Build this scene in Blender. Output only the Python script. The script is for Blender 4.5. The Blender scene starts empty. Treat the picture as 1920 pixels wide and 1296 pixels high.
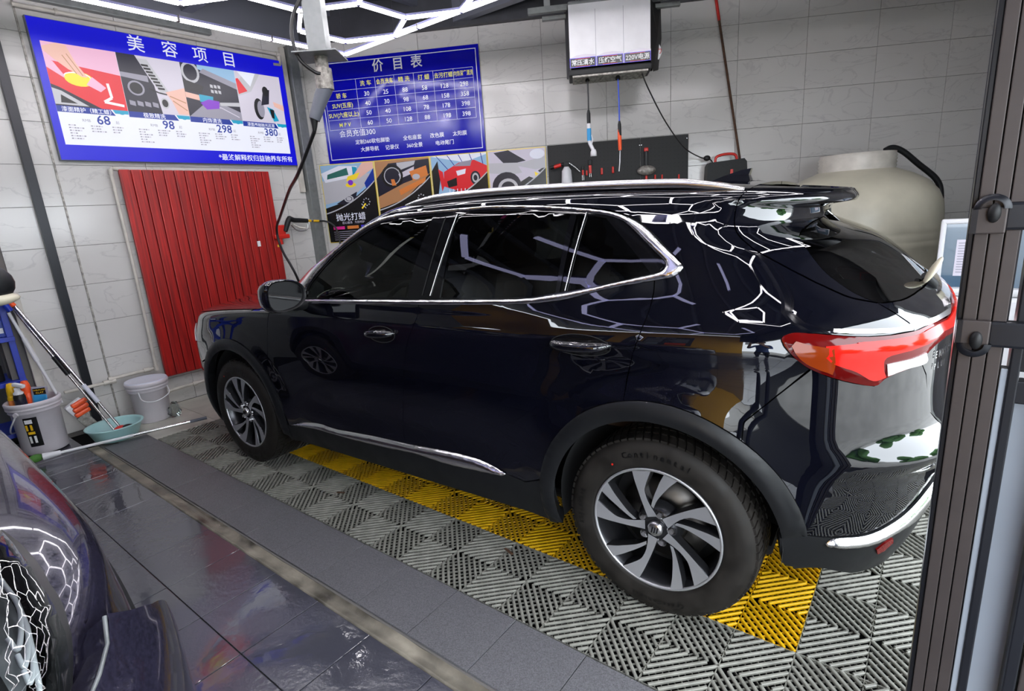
import bpy, bmesh, math, random
import numpy as np
from mathutils import Vector, Matrix
from mathutils.geometry import delaunay_2d_cdt
random.seed(7); rng = np.random.default_rng(7)
PI = math.pi; R = math.radians
scene = bpy.context.scene
COL = scene.collection

# ------------------------------------------------------------ camera, sky, lights, exposure
cam_d = bpy.data.cameras.new('camera'); cam = bpy.data.objects.new('camera', cam_d); COL.objects.link(cam)
cam_d.sensor_width = 36; cam_d.lens = 36 * 1013 / 1920; cam_d.clip_start = 0.02; cam_d.clip_end = 200
_r = Vector((0.793, 0.606, -0.067)); _f = Vector((-0.602, 0.761, -0.242)).normalized()
_r = (_r - _r.dot(_f) * _f).normalized(); _u = _r.cross(_f)
cam.matrix_world = Matrix(((_r.x, _u.x, -_f.x, 0), (_r.y, _u.y, -_f.y, 0), (_r.z, _u.z, -_f.z, 1.554), (0, 0, 0, 1)))
scene.camera = cam
vs = scene.view_settings
vs.view_transform = 'Standard'; vs.look = 'None'; vs.gamma = 1; vs.use_curve_mapping = False; vs.exposure = 0.40
world = bpy.data.worlds.new('sky'); scene.world = world; world.use_nodes = True
bg = world.node_tree.nodes['Background']; bg.inputs[0].default_value = (0.86, 0.93, 1.0, 1); bg.inputs[1].default_value = 7.0
LED_POWER = 13.0
scene.cycles.max_bounces = 8; scene.cycles.glossy_bounces = 5; scene.cycles.diffuse_bounces = 4
scene.cycles.sample_clamp_indirect = 6; scene.cycles.use_denoising = True
try: scene.cycles.denoising_prefilter = 'ACCURATE'
except Exception: pass

# ------------------------------------------------------------ materials
MATS = {}
def mat(name, col=(.5, .5, .5), rough=.5, metal=0., spec=.5, coat=0., emit=0., ecol=None, trans=0., ior=1.5, alpha=1., noise=0., nscale=20., bump=0., bscale=60., rvar=0.):
    """principled material with optional procedural mottling, roughness variation and fine relief"""
    m = bpy.data.materials.new(name); m.use_nodes = True; nt = m.node_tree; b = nt.nodes['Principled BSDF']
    b.inputs['Base Color'].default_value = (*col, 1); b.inputs['Roughness'].default_value = rough
    b.inputs['Metallic'].default_value = metal; b.inputs['Specular IOR Level'].default_value = spec
    b.inputs['Coat Weight'].default_value = coat; b.inputs['Coat Roughness'].default_value = .02
    b.inputs['Transmission Weight'].default_value = trans; b.inputs['IOR'].default_value = ior; b.inputs['Alpha'].default_value = alpha
    if emit: b.inputs['Emission Color'].default_value = (*(ecol or col), 1); b.inputs['Emission Strength'].default_value = emit
    if noise or rvar or bump:
        tc = nt.nodes.new('ShaderNodeTexCoord')
    if noise or rvar:
        nz = nt.nodes.new('ShaderNodeTexNoise'); nz.inputs['Scale'].default_value = nscale; nz.inputs['Detail'].default_value = 5
        nt.links.new(tc.outputs['Object'], nz.inputs['Vector'])
        if noise:
            mr = nt.nodes.new('ShaderNodeMapRange'); mr.inputs['From Min'].default_value = .3; mr.inputs['From Max'].default_value = .7
            mr.inputs['To Min'].default_value = 1 - noise; mr.inputs['To Max'].default_value = 1 + noise * .5
            mx = nt.nodes.new('ShaderNodeMix'); mx.data_type = 'RGBA'; mx.blend_type = 'MULTIPLY'; mx.inputs['Factor'].default_value = 1
            mx.inputs['A'].default_value = (*col, 1)
            nt.links.new(nz.outputs['Fac'], mr.inputs['Value']); nt.links.new(mr.outputs['Result'], mx.inputs['B'])
            nt.links.new(mx.outputs['Result'], b.inputs['Base Color'])
        if rvar:
            mr = nt.nodes.new('ShaderNodeMapRange'); mr.inputs['From Min'].default_value = .35; mr.inputs['From Max'].default_value = .65
            mr.inputs['To Min'].default_value = max(rough - rvar, .01); mr.inputs['To Max'].default_value = rough + rvar
            nt.links.new(nz.outputs['Fac'], mr.inputs['Value']); nt.links.new(mr.outputs['Result'], b.inputs['Roughness'])
    if bump:
        n2 = nt.nodes.new('ShaderNodeTexNoise'); n2.inputs['Scale'].default_value = bscale; n2.inputs['Detail'].default_value = 3
        nt.links.new(tc.outputs['Object'], n2.inputs['Vector'])
        bp = nt.nodes.new('ShaderNodeBump'); bp.inputs['Strength'].default_value = bump; bp.inputs['Distance'].default_value = .004
        nt.links.new(n2.outputs['Fac'], bp.inputs['Height']); nt.links.new(bp.outputs['Normal'], b.inputs['Normal'])
    MATS[name] = m; return m
def M(n): return MATS[n]
def emissive(name, col, strength):
    return mat(name, col, rough=.35, emit=strength, ecol=col)

mat('black_paint', (.0025, .0028, .006), .015, coat=.6, ior=1.6)
mat('black_gloss', (.004, .004, .005), .04)
mat('black_plastic', (.009, .0095, .011), .5, spec=.35, noise=.25, nscale=60, bump=.06, bscale=400)
mat('grey_cladding', (.009, .0095, .011), .40, spec=.35, rvar=.06, nscale=9)
mat('dark_void', (.006, .006, .007), .8)
mat('rubber', (.014, .0115, .0095), .6, spec=.35, noise=.5, nscale=14, rvar=.12)
mat('rubber_lettering', (.002, .002, .002), .35)
mat('chrome', (.88, .87, .89), .19, metal=1)
mat('satin_chrome', (.70, .69, .70), .24, metal=1)
mat('machined_alloy', (.55, .55, .57), .38, metal=.75, rvar=.05, nscale=30)
mat('dark_alloy', (.045, .045, .05), .25, metal=.7)
mat('brake_metal', (.16, .15, .14), .4, metal=1)
mat('glass_tint', (.012, .014, .016), .01, ior=1.5)
mat('black_interior', (.012, .012, .013), .6)
mat('brown_leather', (.06, .035, .02), .5)
mat('red_lens', (.60, .010, .006), .10, spec=.35, emit=.16, ecol=(1., .03, .015))
mat('dark_red_lens', (.13, .003, .003), .08, spec=.4)
mat('amber_lens', (.26, .035, .005), .1, spec=.35)
mat('clear_lens', (.55, .52, .52), .08, metal=.6, coat=1)
mat('mirror_glass', (.55, .58, .6), .02, metal=1)
mat('white_plastic', (.72, .72, .75), .35, noise=.06, nscale=8)
mat('bucket_white', (.66, .62, .66), .38, noise=.10, nscale=7, rvar=.08)
mat('lilac_plastic', (.62, .64, .74), .35)
mat('aqua_plastic', (.36, .60, .60), .32, noise=.08, nscale=9)
mat('blue_paint', (.01, .035, .42), .35, noise=.15, nscale=12)
mat('red_plastic', (.62, .02, .012), .35)
mat('orange_plastic', (.85, .09, .015), .38)
mat('yellow_plastic', (.85, .50, .01), .4, noise=.12, nscale=25)
mat('steel', (.62, .62, .62), .2, metal=1)
mat('galvanised', (.25, .265, .265), .45, metal=.55, noise=.18, nscale=25, rvar=.1)
mat('worn_steel', (.35, .33, .30), .5, metal=.4, noise=.6, nscale=40)
mat('grey_tape', (.11, .12, .15), .5)
mat('cream_pipe', (.60, .57, .51), .4, noise=.18, nscale=10)
mat('rusty', (.085, .04, .02), .8, noise=.5, nscale=40)
mat('black_hose', (.012, .012, .013), .4)
mat('blue_hose', (.01, .06, .55), .35)
mat('blue_foam', (.03, .30, .62), .5)
mat('grey_wall', (.33, .34, .33), .8, noise=.15, nscale=3)
mat('grout', (.16, .15, .14), .9)
mat('mat_grey', (.24, .236, .205), .42, noise=.30, nscale=18, rvar=.1, bump=.3, bscale=350)
mat('mat_yellow', (.70, .40, .003), .42, noise=.22, nscale=14, rvar=.1, bump=.3, bscale=350)
mat('drain_dark', (.004, .004, .004), .8, spec=.1)
mat('board_black', (.009, .009, .010), .5, spec=.35)
mat('tank_shell', (.56, .53, .42), .42, noise=.28, nscale=2.2, rvar=.08)
mat('brown_aluminium', (.062, .050, .048), .42, metal=.35, noise=.10, nscale=16)
mat('dark_aluminium', (.012, .013, .018), .3, metal=.3)
mat('pale_window', (.30, .33, .38), .15, noise=.15, nscale=2)
mat('ceiling_dark', (.045, .048, .058), .5, noise=.35, nscale=4)
mat('beam_grey', (.14, .15, .19), .45, metal=.3)
mat('roof_tin', (.20, .21, .25), .4, metal=.4)
mat('yellow_wall', (.72, .36, .015), .5)
mat('poster_dark', (.01, .012, .02), .35)
mat('print_white', (.80, .80, .82), .5)
mat('shirt_blue', (.07, .12, .30), .8); mat('skin', (.45, .26, .18), .55); mat('trousers', (.012, .014, .022), .85)
mat('ground_out', (.34, .33, .31), .8, noise=.2, nscale=2)
mat('leaf', (.05, .16, .02), .7, noise=.4, nscale=6)
mat('ivory_glaze', (.62, .57, .44), .25)
mat('car_grey', (.030, .027, .050), .16, metal=.35, coat=.6, noise=.45, nscale=160, rvar=.06)
for n_, c_ in (('p_blue', (.002, .002, .40)), ('p_line', (.85, .87, .95)), ('p_yellow', (.90, .86, .14))):
    mat(n_, c_, .11 if n_ == 'p_blue' else .3, spec=.35)
emissive('led_tube', (1.0, .97, 1.0), LED_POWER)
mat('lamp_inside', (.30, .31, .33), .30, metal=.5)
mat('led_housing', (.34, .34, .62), .4)
emissive('lavender_tube', (.62, .62, 1.0), 2.6)

def tile_mat(name, col, vein, rough, per=.5):
    """glazed marble-look tile: each tile shifts in tone, thin diagonal grey veins"""
    m = bpy.data.materials.new(name); m.use_nodes = True; nt = m.node_tree; b = nt.nodes['Principled BSDF']
    g = nt.nodes.new('ShaderNodeNewGeometry'); mp = nt.nodes.new('ShaderNodeMapping')
    mp.inputs['Rotation'].default_value = (.5, .3, .6); mp.inputs['Scale'].default_value = (1, 1, 2.4)
    nt.links.new(g.outputs['Position'], mp.inputs['Vector'])
    oi = nt.nodes.new('ShaderNodeObjectInfo'); ad = nt.nodes.new('ShaderNodeVectorMath'); ad.operation = 'ADD'
    sc = nt.nodes.new('ShaderNodeVectorMath'); sc.operation = 'SCALE'; sc.inputs['Scale'].default_value = 9
    cb = nt.nodes.new('ShaderNodeCombineXYZ')
    for k in range(3): nt.links.new(oi.outputs['Random'], cb.inputs[k])
    nt.links.new(cb.outputs[0], sc.inputs[0]); nt.links.new(mp.outputs[0], ad.inputs[0]); nt.links.new(sc.outputs[0], ad.inputs[1])
    nz = nt.nodes.new('ShaderNodeTexNoise'); nz.inputs['Scale'].default_value = 1.7; nz.inputs['Detail'].default_value = 7; nz.inputs['Distortion'].default_value = 1.1
    nt.links.new(ad.outputs[0], nz.inputs['Vector'])
    cr = nt.nodes.new('ShaderNodeValToRGB'); e = cr.color_ramp.elements
    e[0].position = .485; e[0].color = (1, 1, 1, 1); e[1].position = .515; e[1].color = (1, 1, 1, 1)
    k = e.new(.5); k.color = (*[v / c for v, c in zip(vein, col)], 1)
    nt.links.new(nz.outputs['Fac'], cr.inputs['Fac'])
    n2 = nt.nodes.new('ShaderNodeTexNoise'); n2.inputs['Scale'].default_value = .9; n2.inputs['Detail'].default_value = 4
    nt.links.new(g.outputs['Position'], n2.inputs['Vector'])
    mr = nt.nodes.new('ShaderNodeMapRange'); mr.inputs['From Min'].default_value = .3; mr.inputs['From Max'].default_value = .7; mr.inputs['To Min'].default_value = .9; mr.inputs['To Max'].default_value = 1.04
    nt.links.new(n2.outputs['Fac'], mr.inputs['Value'])
    mx = nt.nodes.new('ShaderNodeMix'); mx.data_type = 'RGBA'; mx.blend_type = 'MULTIPLY'; mx.inputs['Factor'].default_value = 1
    mx.inputs['A'].default_value = (*col, 1); nt.links.new(cr.outputs['Color'], mx.inputs['B'])
    m2 = nt.nodes.new('ShaderNodeMix'); m2.data_type = 'RGBA'; m2.blend_type = 'MULTIPLY'; m2.inputs['Factor'].default_value = 1
    nt.links.new(mx.outputs['Result'], m2.inputs['A']); nt.links.new(mr.outputs['Result'], m2.inputs['B'])
    nt.links.new(m2.outputs['Result'], b.inputs['Base Color']); b.inputs['Roughness'].default_value = rough
    MATS[name] = m
tile_mat('wall_tile', (.62, .61, .59), (.53, .52, .51), .16)
def wet_mat():
    """dark floor tile partly under a film of water: smooth where wet, matt where dry"""
    m = bpy.data.materials.new('wet_tile'); m.use_nodes = True; nt = m.node_tree; b = nt.nodes['Principled BSDF']
    g = nt.nodes.new('ShaderNodeNewGeometry')
    nz = nt.nodes.new('ShaderNodeTexNoise'); nz.inputs['Scale'].default_value = 2.1; nz.inputs['Detail'].default_value = 7; nz.inputs['Distortion'].default_value = .6
    nt.links.new(g.outputs['Position'], nz.inputs['Vector'])
    mr = nt.nodes.new('ShaderNodeMapRange'); mr.inputs['From Min'].default_value = .44; mr.inputs['From Max'].default_value = .54; mr.inputs['To Min'].default_value = .02; mr.inputs['To Max'].default_value = .17
    nt.links.new(nz.outputs['Fac'], mr.inputs['Value']); nt.links.new(mr.outputs['Result'], b.inputs['Roughness'])
    b.inputs['Base Color'].default_value = (.060, .060, .078, 1); b.inputs['Specular IOR Level'].default_value = 1.0
    n2 = nt.nodes.new('ShaderNodeTexNoise'); n2.inputs['Scale'].default_value = 38; n2.inputs['Detail'].default_value = 4
    nt.links.new(g.outputs['Position'], n2.inputs['Vector'])
    mu = nt.nodes.new('ShaderNodeMath'); mu.operation = 'MULTIPLY'; nt.links.new(n2.outputs['Fac'], mu.inputs[0]); nt.links.new(mr.outputs['Result'], mu.inputs[1])
    bp = nt.nodes.new('ShaderNodeBump'); bp.inputs['Strength'].default_value = .5; bp.inputs['Distance'].default_value = .02
    nt.links.new(mu.outputs[0], bp.inputs['Height']); nt.links.new(bp.outputs['Normal'], b.inputs['Normal'])
    MATS['wet_tile'] = m
wet_mat()
mat('stone_tile', (.135, .133, .143), .42, noise=.45, nscale=220, bump=.5, bscale=260)
mat('concrete', (.24, .215, .17), .5, noise=.85, nscale=6, rvar=.2, bump=.4, bscale=50)
mat('pale_floor', (.48, .47, .41), .35, noise=.2, nscale=5)

def plank_mat():
    """red lacquered panel with upright brushed streaks"""
    m = bpy.data.materials.new('red_panel'); m.use_nodes = True; nt = m.node_tree; b = nt.nodes['Principled BSDF']
    g = nt.nodes.new('ShaderNodeNewGeometry'); mp = nt.nodes.new('ShaderNodeMapping'); mp.inputs['Scale'].default_value = (60, 60, 2.2)
    nt.links.new(g.outputs['Position'], mp.inputs['Vector'])
    nz = nt.nodes.new('ShaderNodeTexNoise'); nz.inputs['Scale'].default_value = 1; nz.inputs['Detail'].default_value = 5
    nt.links.new(mp.outputs[0], nz.inputs['Vector'])
    cr = nt.nodes.new('ShaderNodeValToRGB'); e = cr.color_ramp.elements
    e[0].position = .3; e[0].color = (.20, .008, .008, 1); e[1].position = .7; e[1].color = (.50, .014, .010, 1)
    nt.links.new(nz.outputs['Fac'], cr.inputs['Fac']); nt.links.new(cr.outputs[0], b.inputs['Base Color']); b.inputs['Roughness'].default_value = .4
    MATS['red_panel'] = m
plank_mat()
def glass_mat(name, tint, op):
    """tinted window: part clear to see through, part dark film, mirror-smooth face"""
    m = bpy.data.materials.new(name); m.use_nodes = True; nt = m.node_tree; nt.nodes.remove(nt.nodes['Principled BSDF'])
    out = nt.nodes['Material Output']; tr = nt.nodes.new('ShaderNodeBsdfTransparent'); tr.inputs[0].default_value = (*tint, 1)
    gl = nt.nodes.new('ShaderNodeBsdfGlossy'); gl.inputs['Roughness'].default_value = .01; gl.inputs['Color'].default_value = (1, 1, 1, 1)
    fr = nt.nodes.new('ShaderNodeFresnel'); fr.inputs['IOR'].default_value = 1.55; mx = nt.nodes.new('ShaderNodeMixShader')
    nt.links.new(fr.outputs[0], mx.inputs[0]); nt.links.new(tr.outputs[0], mx.inputs[1]); nt.links.new(gl.outputs[0], mx.inputs[2]); nt.links.new(mx.outputs[0], out.inputs[0])
    MATS[name] = m
glass_mat('front_glass', (.30, .33, .30), 0); glass_mat('privacy_glass', (.06, .065, .07), 0); glass_mat('clear_glass', (.8, .85, .85), 0)

# ------------------------------------------------------------ helpers
class MB:
    """collects shapes, then links them as ONE mesh object"""
    def __init__(s): s.v = []; s.f = []; s.m = []; s.sm = []
    def add(s, vs, fs, mi=0, smooth=False):
        o = len(s.v); s.v += [tuple(v) for v in vs]
        for f in fs: s.f.append([i + o for i in f]); s.m.append(mi); s.sm.append(smooth)
        return s
    def box(s, c, d, mi=0, rot=None, bev=0.):
        x, y, z = d[0] / 2, d[1] / 2, d[2] / 2; T = Matrix.Identity(3) if rot is None else rot; c = Vector(c)
        if bev <= 0:
            vs = [c + T @ Vector((a * x, b * y, e * z)) for a in (-1, 1) for b in (-1, 1) for e in (-1, 1)]
            return s.add(vs, [(0, 1, 3, 2), (4, 6, 7, 5), (0, 4, 5, 1), (2, 3, 7, 6), (0, 2, 6, 4), (1, 5, 7, 3)], mi)
        bm = bmesh.new(); bmesh.ops.create_cube(bm, size=1)
        for v in bm.verts: v.co = Vector((v.co.x * d[0], v.co.y * d[1], v.co.z * d[2]))
        bmesh.ops.bevel(bm, geom=bm.edges[:], offset=min(bev, min(d) * .45), segments=2, affect='EDGES', profile=.6)
        bm.verts.index_update(); s.add([c + T @ v.co for v in bm.verts], [[v.index for v in f.verts] for f in bm.faces], mi, False); bm.free(); return s
    def cyl(s, p0, p1, r0, r1=None, n=16, mi=0, cap=True, smooth=True):
        r1 = r0 if r1 is None else r1; p0 = Vector(p0); p1 = Vector(p1); d = (p1 - p0).normalized()
        a = d.orthogonal().normalized(); b = d.cross(a); vs = []
        for p, r in ((p0, r0), (p1, r1)):
            vs += [p + (a * math.cos(2 * PI * k / n) + b * math.sin(2 * PI * k / n)) * r for k in range(n)]
        s.add(vs, [(k, (k + 1) % n, n + (k + 1) % n, n + k) for k in range(n)], mi, smooth)
        if cap: s.add(vs[:n], [list(range(n))[::-1]], mi); s.add(vs[n:], [list(range(n))], mi)
        return s
    def tube(s, path, r, n=10, mi=0, flat=1.):
        P = [Vector(p) for p in path]; rs = r if isinstance(r, (list, tuple)) else [r] * len(P); vs = []; a = None
        for i, p in enumerate(P):
            t = (P[min(i + 1, len(P) - 1)] - P[max(i - 1, 0)]).normalized()
            a = (t.orthogonal() if a is None else a - a.dot(t) * t).normalized() if a is not None or True else a
            if i == 0 and abs(t.z) < .9: a = t.cross(Vector((0, 0, 1))).normalized()
            b = t.cross(a)
            vs += [p + a * math.cos(2 * PI * k / n) * rs[i] + b * math.sin(2 * PI * k / n) * rs[i] * flat for k in range(n)]
        fs = [(i * n + k, i * n + (k + 1) % n, (i + 1) * n + (k + 1) % n, (i + 1) * n + k) for i in range(len(P) - 1) for k in range(n)]
        s.add(vs, fs, mi, True); s.add(vs[:n], [list(range(n))[::-1]], mi); s.add(vs[-n:], [list(range(n))], mi); return s
    def lathe(s, prof, c=(0, 0, 0), n=32, mi=0, axis='z', smooth=True, a0=0., a1=2 * PI):
        full = abs(a1 - a0 - 2 * PI) < 1e-6; m = n if full else n + 1; vs = []; c = Vector(c)
        for r, h in prof:
            for k in range(m):
                a = a0 + (a1 - a0) * k / n; x, y = r * math.cos(a), r * math.sin(a)
                vs.append(c + (Vector((x, y, h)) if axis == 'z' else Vector((x, h, y)) if axis == 'y' else Vector((h, x, y))))
        fs = [(i * m + k, i * m + (k + 1) % m, (i + 1) * m + (k + 1) % m, (i + 1) * m + k) for i in range(len(prof) - 1) for k in range(n)]
        return s.add(vs, fs, mi, smooth)
    def ell(s, c, r, mi=0, n=16, m=10, rot=None):
        vs = []; c = Vector(c); T = Matrix.Identity(3) if rot is None else rot
        for i in range(m + 1):
            t = PI * i / m
            for k in range(n):
                a = 2 * PI * k / n; vs.append(c + T @ Vector((r[0] * math.sin(t) * math.cos(a), r[1] * math.sin(t) * math.sin(a), r[2] * math.cos(t))))
        return s.add(vs, [(i * n + k, (i + 1) * n + k, (i + 1) * n + (k + 1) % n, i * n + (k + 1) % n) for i in range(m) for k in range(n)], mi, True)
    def sheet(s, poly, y0, y1=None, mi=0, smooth=False):
        """outline in x,z; flat at y0 facing -y, or a solid between y0 (front) and y1"""
        n = len(poly); a = sum(poly[i][0] * poly[(i + 1) % n][1] - poly[(i + 1) % n][0] * poly[i][1] for i in range(n))
        if a < 0: poly = poly[::-1]
        s.add([(x, y0, z) for x, z in poly], [list(range(n))], mi)
        if y1 is not None:
            s.add([(x, y0, z) for x, z in poly] + [(x, y1, z) for x, z in poly], [(k, n + k, n + (k + 1) % n, (k + 1) % n) for k in range(n)], mi, smooth)
            s.add([(x, y1, z) for x, z in poly], [list(range(n))[::-1]], mi)
        return s
    def rect(s, x0, z0, x1, z1, y, mi=0): return s.sheet([(x0, z0), (x1, z0), (x1, z1), (x0, z1)], y, None, mi)
    def text(s, body, size, x, z, y, mi=0, align='C', bold=0., sx=1., depth=0., shear=0.):
        vs, fs = text_polys(body, bold)
        if not vs: return s
        w = max(v[0] for v in vs); x0 = x - (w * size * sx / 2 if align == 'C' else w * size * sx if align == 'R' else 0)
        return s.add([(x0 + (v[0] + shear * v[1]) * size * sx, y, z + v[1] * size) for v in vs], fs, mi)
    def build(s, name, mats, parent=None, loc=None, rotz=None, auto=False):
        me = bpy.data.meshes.new(name); me.from_pydata([tuple(v) for v in s.v], [], s.f)
        for m in (mats if isinstance(mats, (list, tuple)) else [mats]): me.materials.append(M(m) if isinstance(m, str) else m)
        me.polygons.foreach_set('material_index', s.m); me.polygons.foreach_set('use_smooth', s.sm); me.update()
        o = bpy.data.objects.new(name, me); COL.objects.link(o)
        if parent is not None: o.parent = parent
        if loc is not None: o.location = loc
        if rotz is not None: o.rotation_euler = (0, 0, rotz)
        return o
_txt = {}
def text_polys(body, bold):
    k = (body, bold)
    if k not in _txt:
        c = bpy.data.curves.new('t', 'FONT'); c.body = body; c.size = 1; c.offset = bold; c.resolution_u = 2
        o = bpy.data.objects.new('t', c); COL.objects.link(o)
        bpy.context.view_layer.update(); dg = bpy.context.evaluated_depsgraph_get(); me = bpy.data.meshes.new_from_object(o.evaluated_get(dg))
        _txt[k] = ([(v.co.x, v.co.y) for v in me.vertices], [list(p.vertices) for p in me.polygons])
        COL.objects.unlink(o); bpy.data.objects.remove(o); bpy.data.curves.remove(c); bpy.data.meshes.remove(me)
    return _txt[k]
def tag(o, label=None, cat=None, group=None, kind=None):
    if label: o['label'] = label
    if cat: o['category'] = cat
    if group: o['group'] = group
    if kind: o['kind'] = kind
    return o
def thing(name, label, cat, loc=(0, 0, 0), rotz=0., group=None):
    o = bpy.data.objects.new(name, None); COL.objects.link(o); o.location = loc; o.rotation_euler = (0, 0, rotz); o.empty_display_size = .1
    return tag(o, label, cat, group)
def dup(o, parent=None):
    c = o.copy(); COL.objects.link(c)
    if parent is not None: c.parent = parent
    for ch in list(o.children): dup(ch, c)
    return c
def share(o, name, parent, loc, rot=None, m=None):
    """another piece from the same mesh"""
    c = bpy.data.objects.new(name, o.data); COL.objects.link(c); c.parent = parent; c.location = loc
    if rot is not None: c.rotation_euler = rot
    return c
def rz(a): return Matrix.Rotation(a, 3, 'Z')
def ry(a): return Matrix.Rotation(a, 3, 'Y')
def rx(a): return Matrix.Rotation(a, 3, 'X')
def bez(pts, n=8):
    P = [Vector(p) for p in pts]; out = []
    for i in range(len(P) - 1):
        p0 = P[i - 1] if i else 2 * P[0] - P[1]; p1, p2 = P[i], P[i + 1]; p3 = P[i + 2] if i + 2 < len(P) else 2 * P[-1] - P[-2]
        for k in range(n):
            t = k / n; out.append(.5 * ((2 * p1) + (p2 - p0) * t + (2 * p0 - 5 * p1 + 4 * p2 - p3) * t * t + (3 * p1 - p0 - 3 * p2 + p3) * t ** 3))
    return out + [P[-1]]
# ------------------------------------------------------------ the room
XL = -5.564; KX, KY = -5.564, 3.743; BA = R(30.91); BD = Vector((math.cos(BA), math.sin(BA), 0)); BN = Vector((math.sin(BA), -math.cos(BA), 0))
BL = 6.77; ZC = 3.40
def backw(x, z, off=0.): return Vector((KX, KY, 0)) + BD * x + BN * off + Vector((0, 0, z))
def tiled_wall(name, origin, rotz, x0, x1, seams_x, zs, mirror=False):
    w = MB().box(((x0 + x1) / 2, .085, ZC / 2 - .05), (x1 - x0 + .3, .15, ZC + .1)).build(name, 'grout', None, origin, rotz); w['kind'] = 'structure'
    xs = [x0] + [s for s in seams_x if x0 < s < x1] + [x1]; zz = [0.] + zs + [ZC]; cache = {}
    for i in range(len(xs) - 1):
        for j in range(len(zz) - 1):
            a, b = xs[i + 1] - xs[i] - .003, zz[j + 1] - zz[j] - .003
            if a < .02 or b < .02: continue
            k = (round(a, 3), round(b, 3)); loc = ((xs[i] + xs[i + 1]) / 2, 0, (zz[j] + zz[j + 1]) / 2)
            if k in cache: t = share(cache[k], 'tile', w, loc)
            else: t = cache[k] = MB().box((0, .005, 0), (a, .012, b), bev=.0012).build('tile', 'wall_tile', w, loc)
    return w
tiled_wall('wall_back', (KX, KY, 0), BA, 0, BL, [.01 + .64 * k for k in range(1, 11)], [.277 + .32 * k for k in range(10)])
tiled_wall('wall_left', (XL, 0, 0), PI / 2, .93, 3.743, [1.385, 2.03, 2.67, 3.31], [.245 + .3165 * k for k in range(10)])
w = MB().box((-1.9, .80, ZC / 2 - .05), (6.2, .13, ZC + .1)).box((-2.6, .085, ZC - .5), (7.06, .15, 1.2)).box((-3.3, .085, 1.4), (4.6, .15, 3.0)).build('wall_left_side', 'grey_wall', None, (XL, 0, 0), PI / 2); w['kind'] = 'structure'
w = MB().box((1.0, .40, 1.2), (.08, .72, 2.6)).build('wall_alcove', 'ceiling_dark', None, (XL, 0, 0), PI / 2); w['kind'] = 'structure'
# chipped white edge of the side opening, dark board behind the rack
t = MB().box((.925, -.02, .6), (.055, .04, 1.2), bev=.006).build('trim_1', 'cream_pipe', None, (XL, 0, 0), PI / 2); t['kind'] = 'structure'
# end of the back wall: tiled return and dark corner strip
e = backw(BL, 0)
o = MB().box((.02, -.01, ZC / 2), (.04, .06, ZC)).build('trim_2', 'beam_grey', None, e, BA); o['kind'] = 'structure'
w = MB().box((.17, .06, ZC / 2 - .05), (.26, .16, ZC + .1)).build('wall_right', 'grout', None, e, BA); w['kind'] = 'structure'
for k in range(11): MB().box((.17, -.026, .155 + .32 * k if k else .137), (.25, .012, .316 if k else .27), bev=.001).build('tile', 'wall_tile', w)
# the wall behind the camera: yellow, with dark posters, lit by the same tubes
# grey wall closing the right side beyond the folded door
ww = MB(); pa, pb = Vector((.30, 7.35, 0)), Vector((.98, 3.4, 0)); dd = (pb - pa); ww.box(((pa + pb) / 2 + Vector((.07, 0, ZC / 2 - .05))), (dd.length, .12, ZC + .1), rot=rz(math.atan2(dd.y, dd.x)))
o = ww.build('wall_right_side', 'grey_wall'); o['kind'] = 'structure'
o = MB().box((-2.72, -3.05, ZC / 2 - .05), (6.2, .12, ZC + .1)).build('wall_front', 'yellow_wall'); o['kind'] = 'structure'
def poster_board(x, z0, z1, w, lab, title):
    t = thing('service_poster', lab, 'poster', (x, -2.985, 0), PI)
    MB().box((0, -.006, (z0 + z1) / 2), (w, .012, z1 - z0)).build('board', 'poster_dark', t)
    m = MB(); h = z1 - z0
    MB().text(title, .13, 0, z1 - .2, -.0135, 0, bold=.01).build('title', 'print_white', t)
    for j in range(9):
        for i in range(2):
            if (i + j) % 4 == 3: continue
            m.rect(-w * .42 + i * w * .44, z1 - .34 - j * .075 - .02, -w * .42 + i * w * .44 + w * (.22 + .15 * ((j * 7 + i * 3) % 5) / 4), z1 - .34 - j * .075, -.0135, 0)
    MB().rect(-w * .4, z0 + .12, -w * .05, z0 + h * .3, -.0135).build('photo_print', 'orange_plastic', t); MB().rect(w * .05, z0 + .12, w * .4, z0 + h * .3, -.0135).build('photo_print', 'pale_window', t)
    q = m.build('small_print', 'print_white', t); q['kind'] = 'stuff'
poster_board(-3.9, 1.2, 2.7, 1.5, 'dark service poster on the yellow wall seen mirrored in the front window', '施工流程')
poster_board(-2.1, 1.2, 2.7, 1.5, 'dark price poster on the yellow wall left of the service poster', '2001套餐')
# ceiling, beams, purlins
o = MB().box((-2.0, 2.2, ZC + .36), (8.2, 11.4, .1)).build('ceiling', 'ceiling_dark'); o['kind'] = 'structure'
for k in range(9):
    o = MB().box((-5.2 + .8 * k, 2.2, ZC + .27), (.06, 10.6, .10)).build('ceiling_beam', 'beam_grey'); tag(o, 'slim grey roof purlin under the dark ceiling', 'beam', 'roof purlins')
for k, (y, h) in enumerate(((.6, .16), (2.6, .16), (4.6, .2))):
    o = MB().box((-2.2, y, ZC + .14), (6.6, .09, h)).build('ceiling_truss', 'roof_tin'); tag(o, ['steel crossbeam over the second car, nearest the camera', 'steel crossbeam over the middle of the black car', 'steel crossbeam nearest the price board'][k], 'beam', 'roof crossbeams')
# pelmet over the back wall
o = MB().box((3.4, -.02, ZC + .18), (7.4, .10, .36)).build('trim_3', 'ceiling_dark', None, (KX, KY, 0), BA); o['kind'] = 'structure'
o = MB().box((.6, -.02, ZC + .18), (6.6, .10, .36)).build('trim_4', 'roof_tin', None, (XL, 0, 0), PI / 2); o['kind'] = 'structure'
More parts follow.
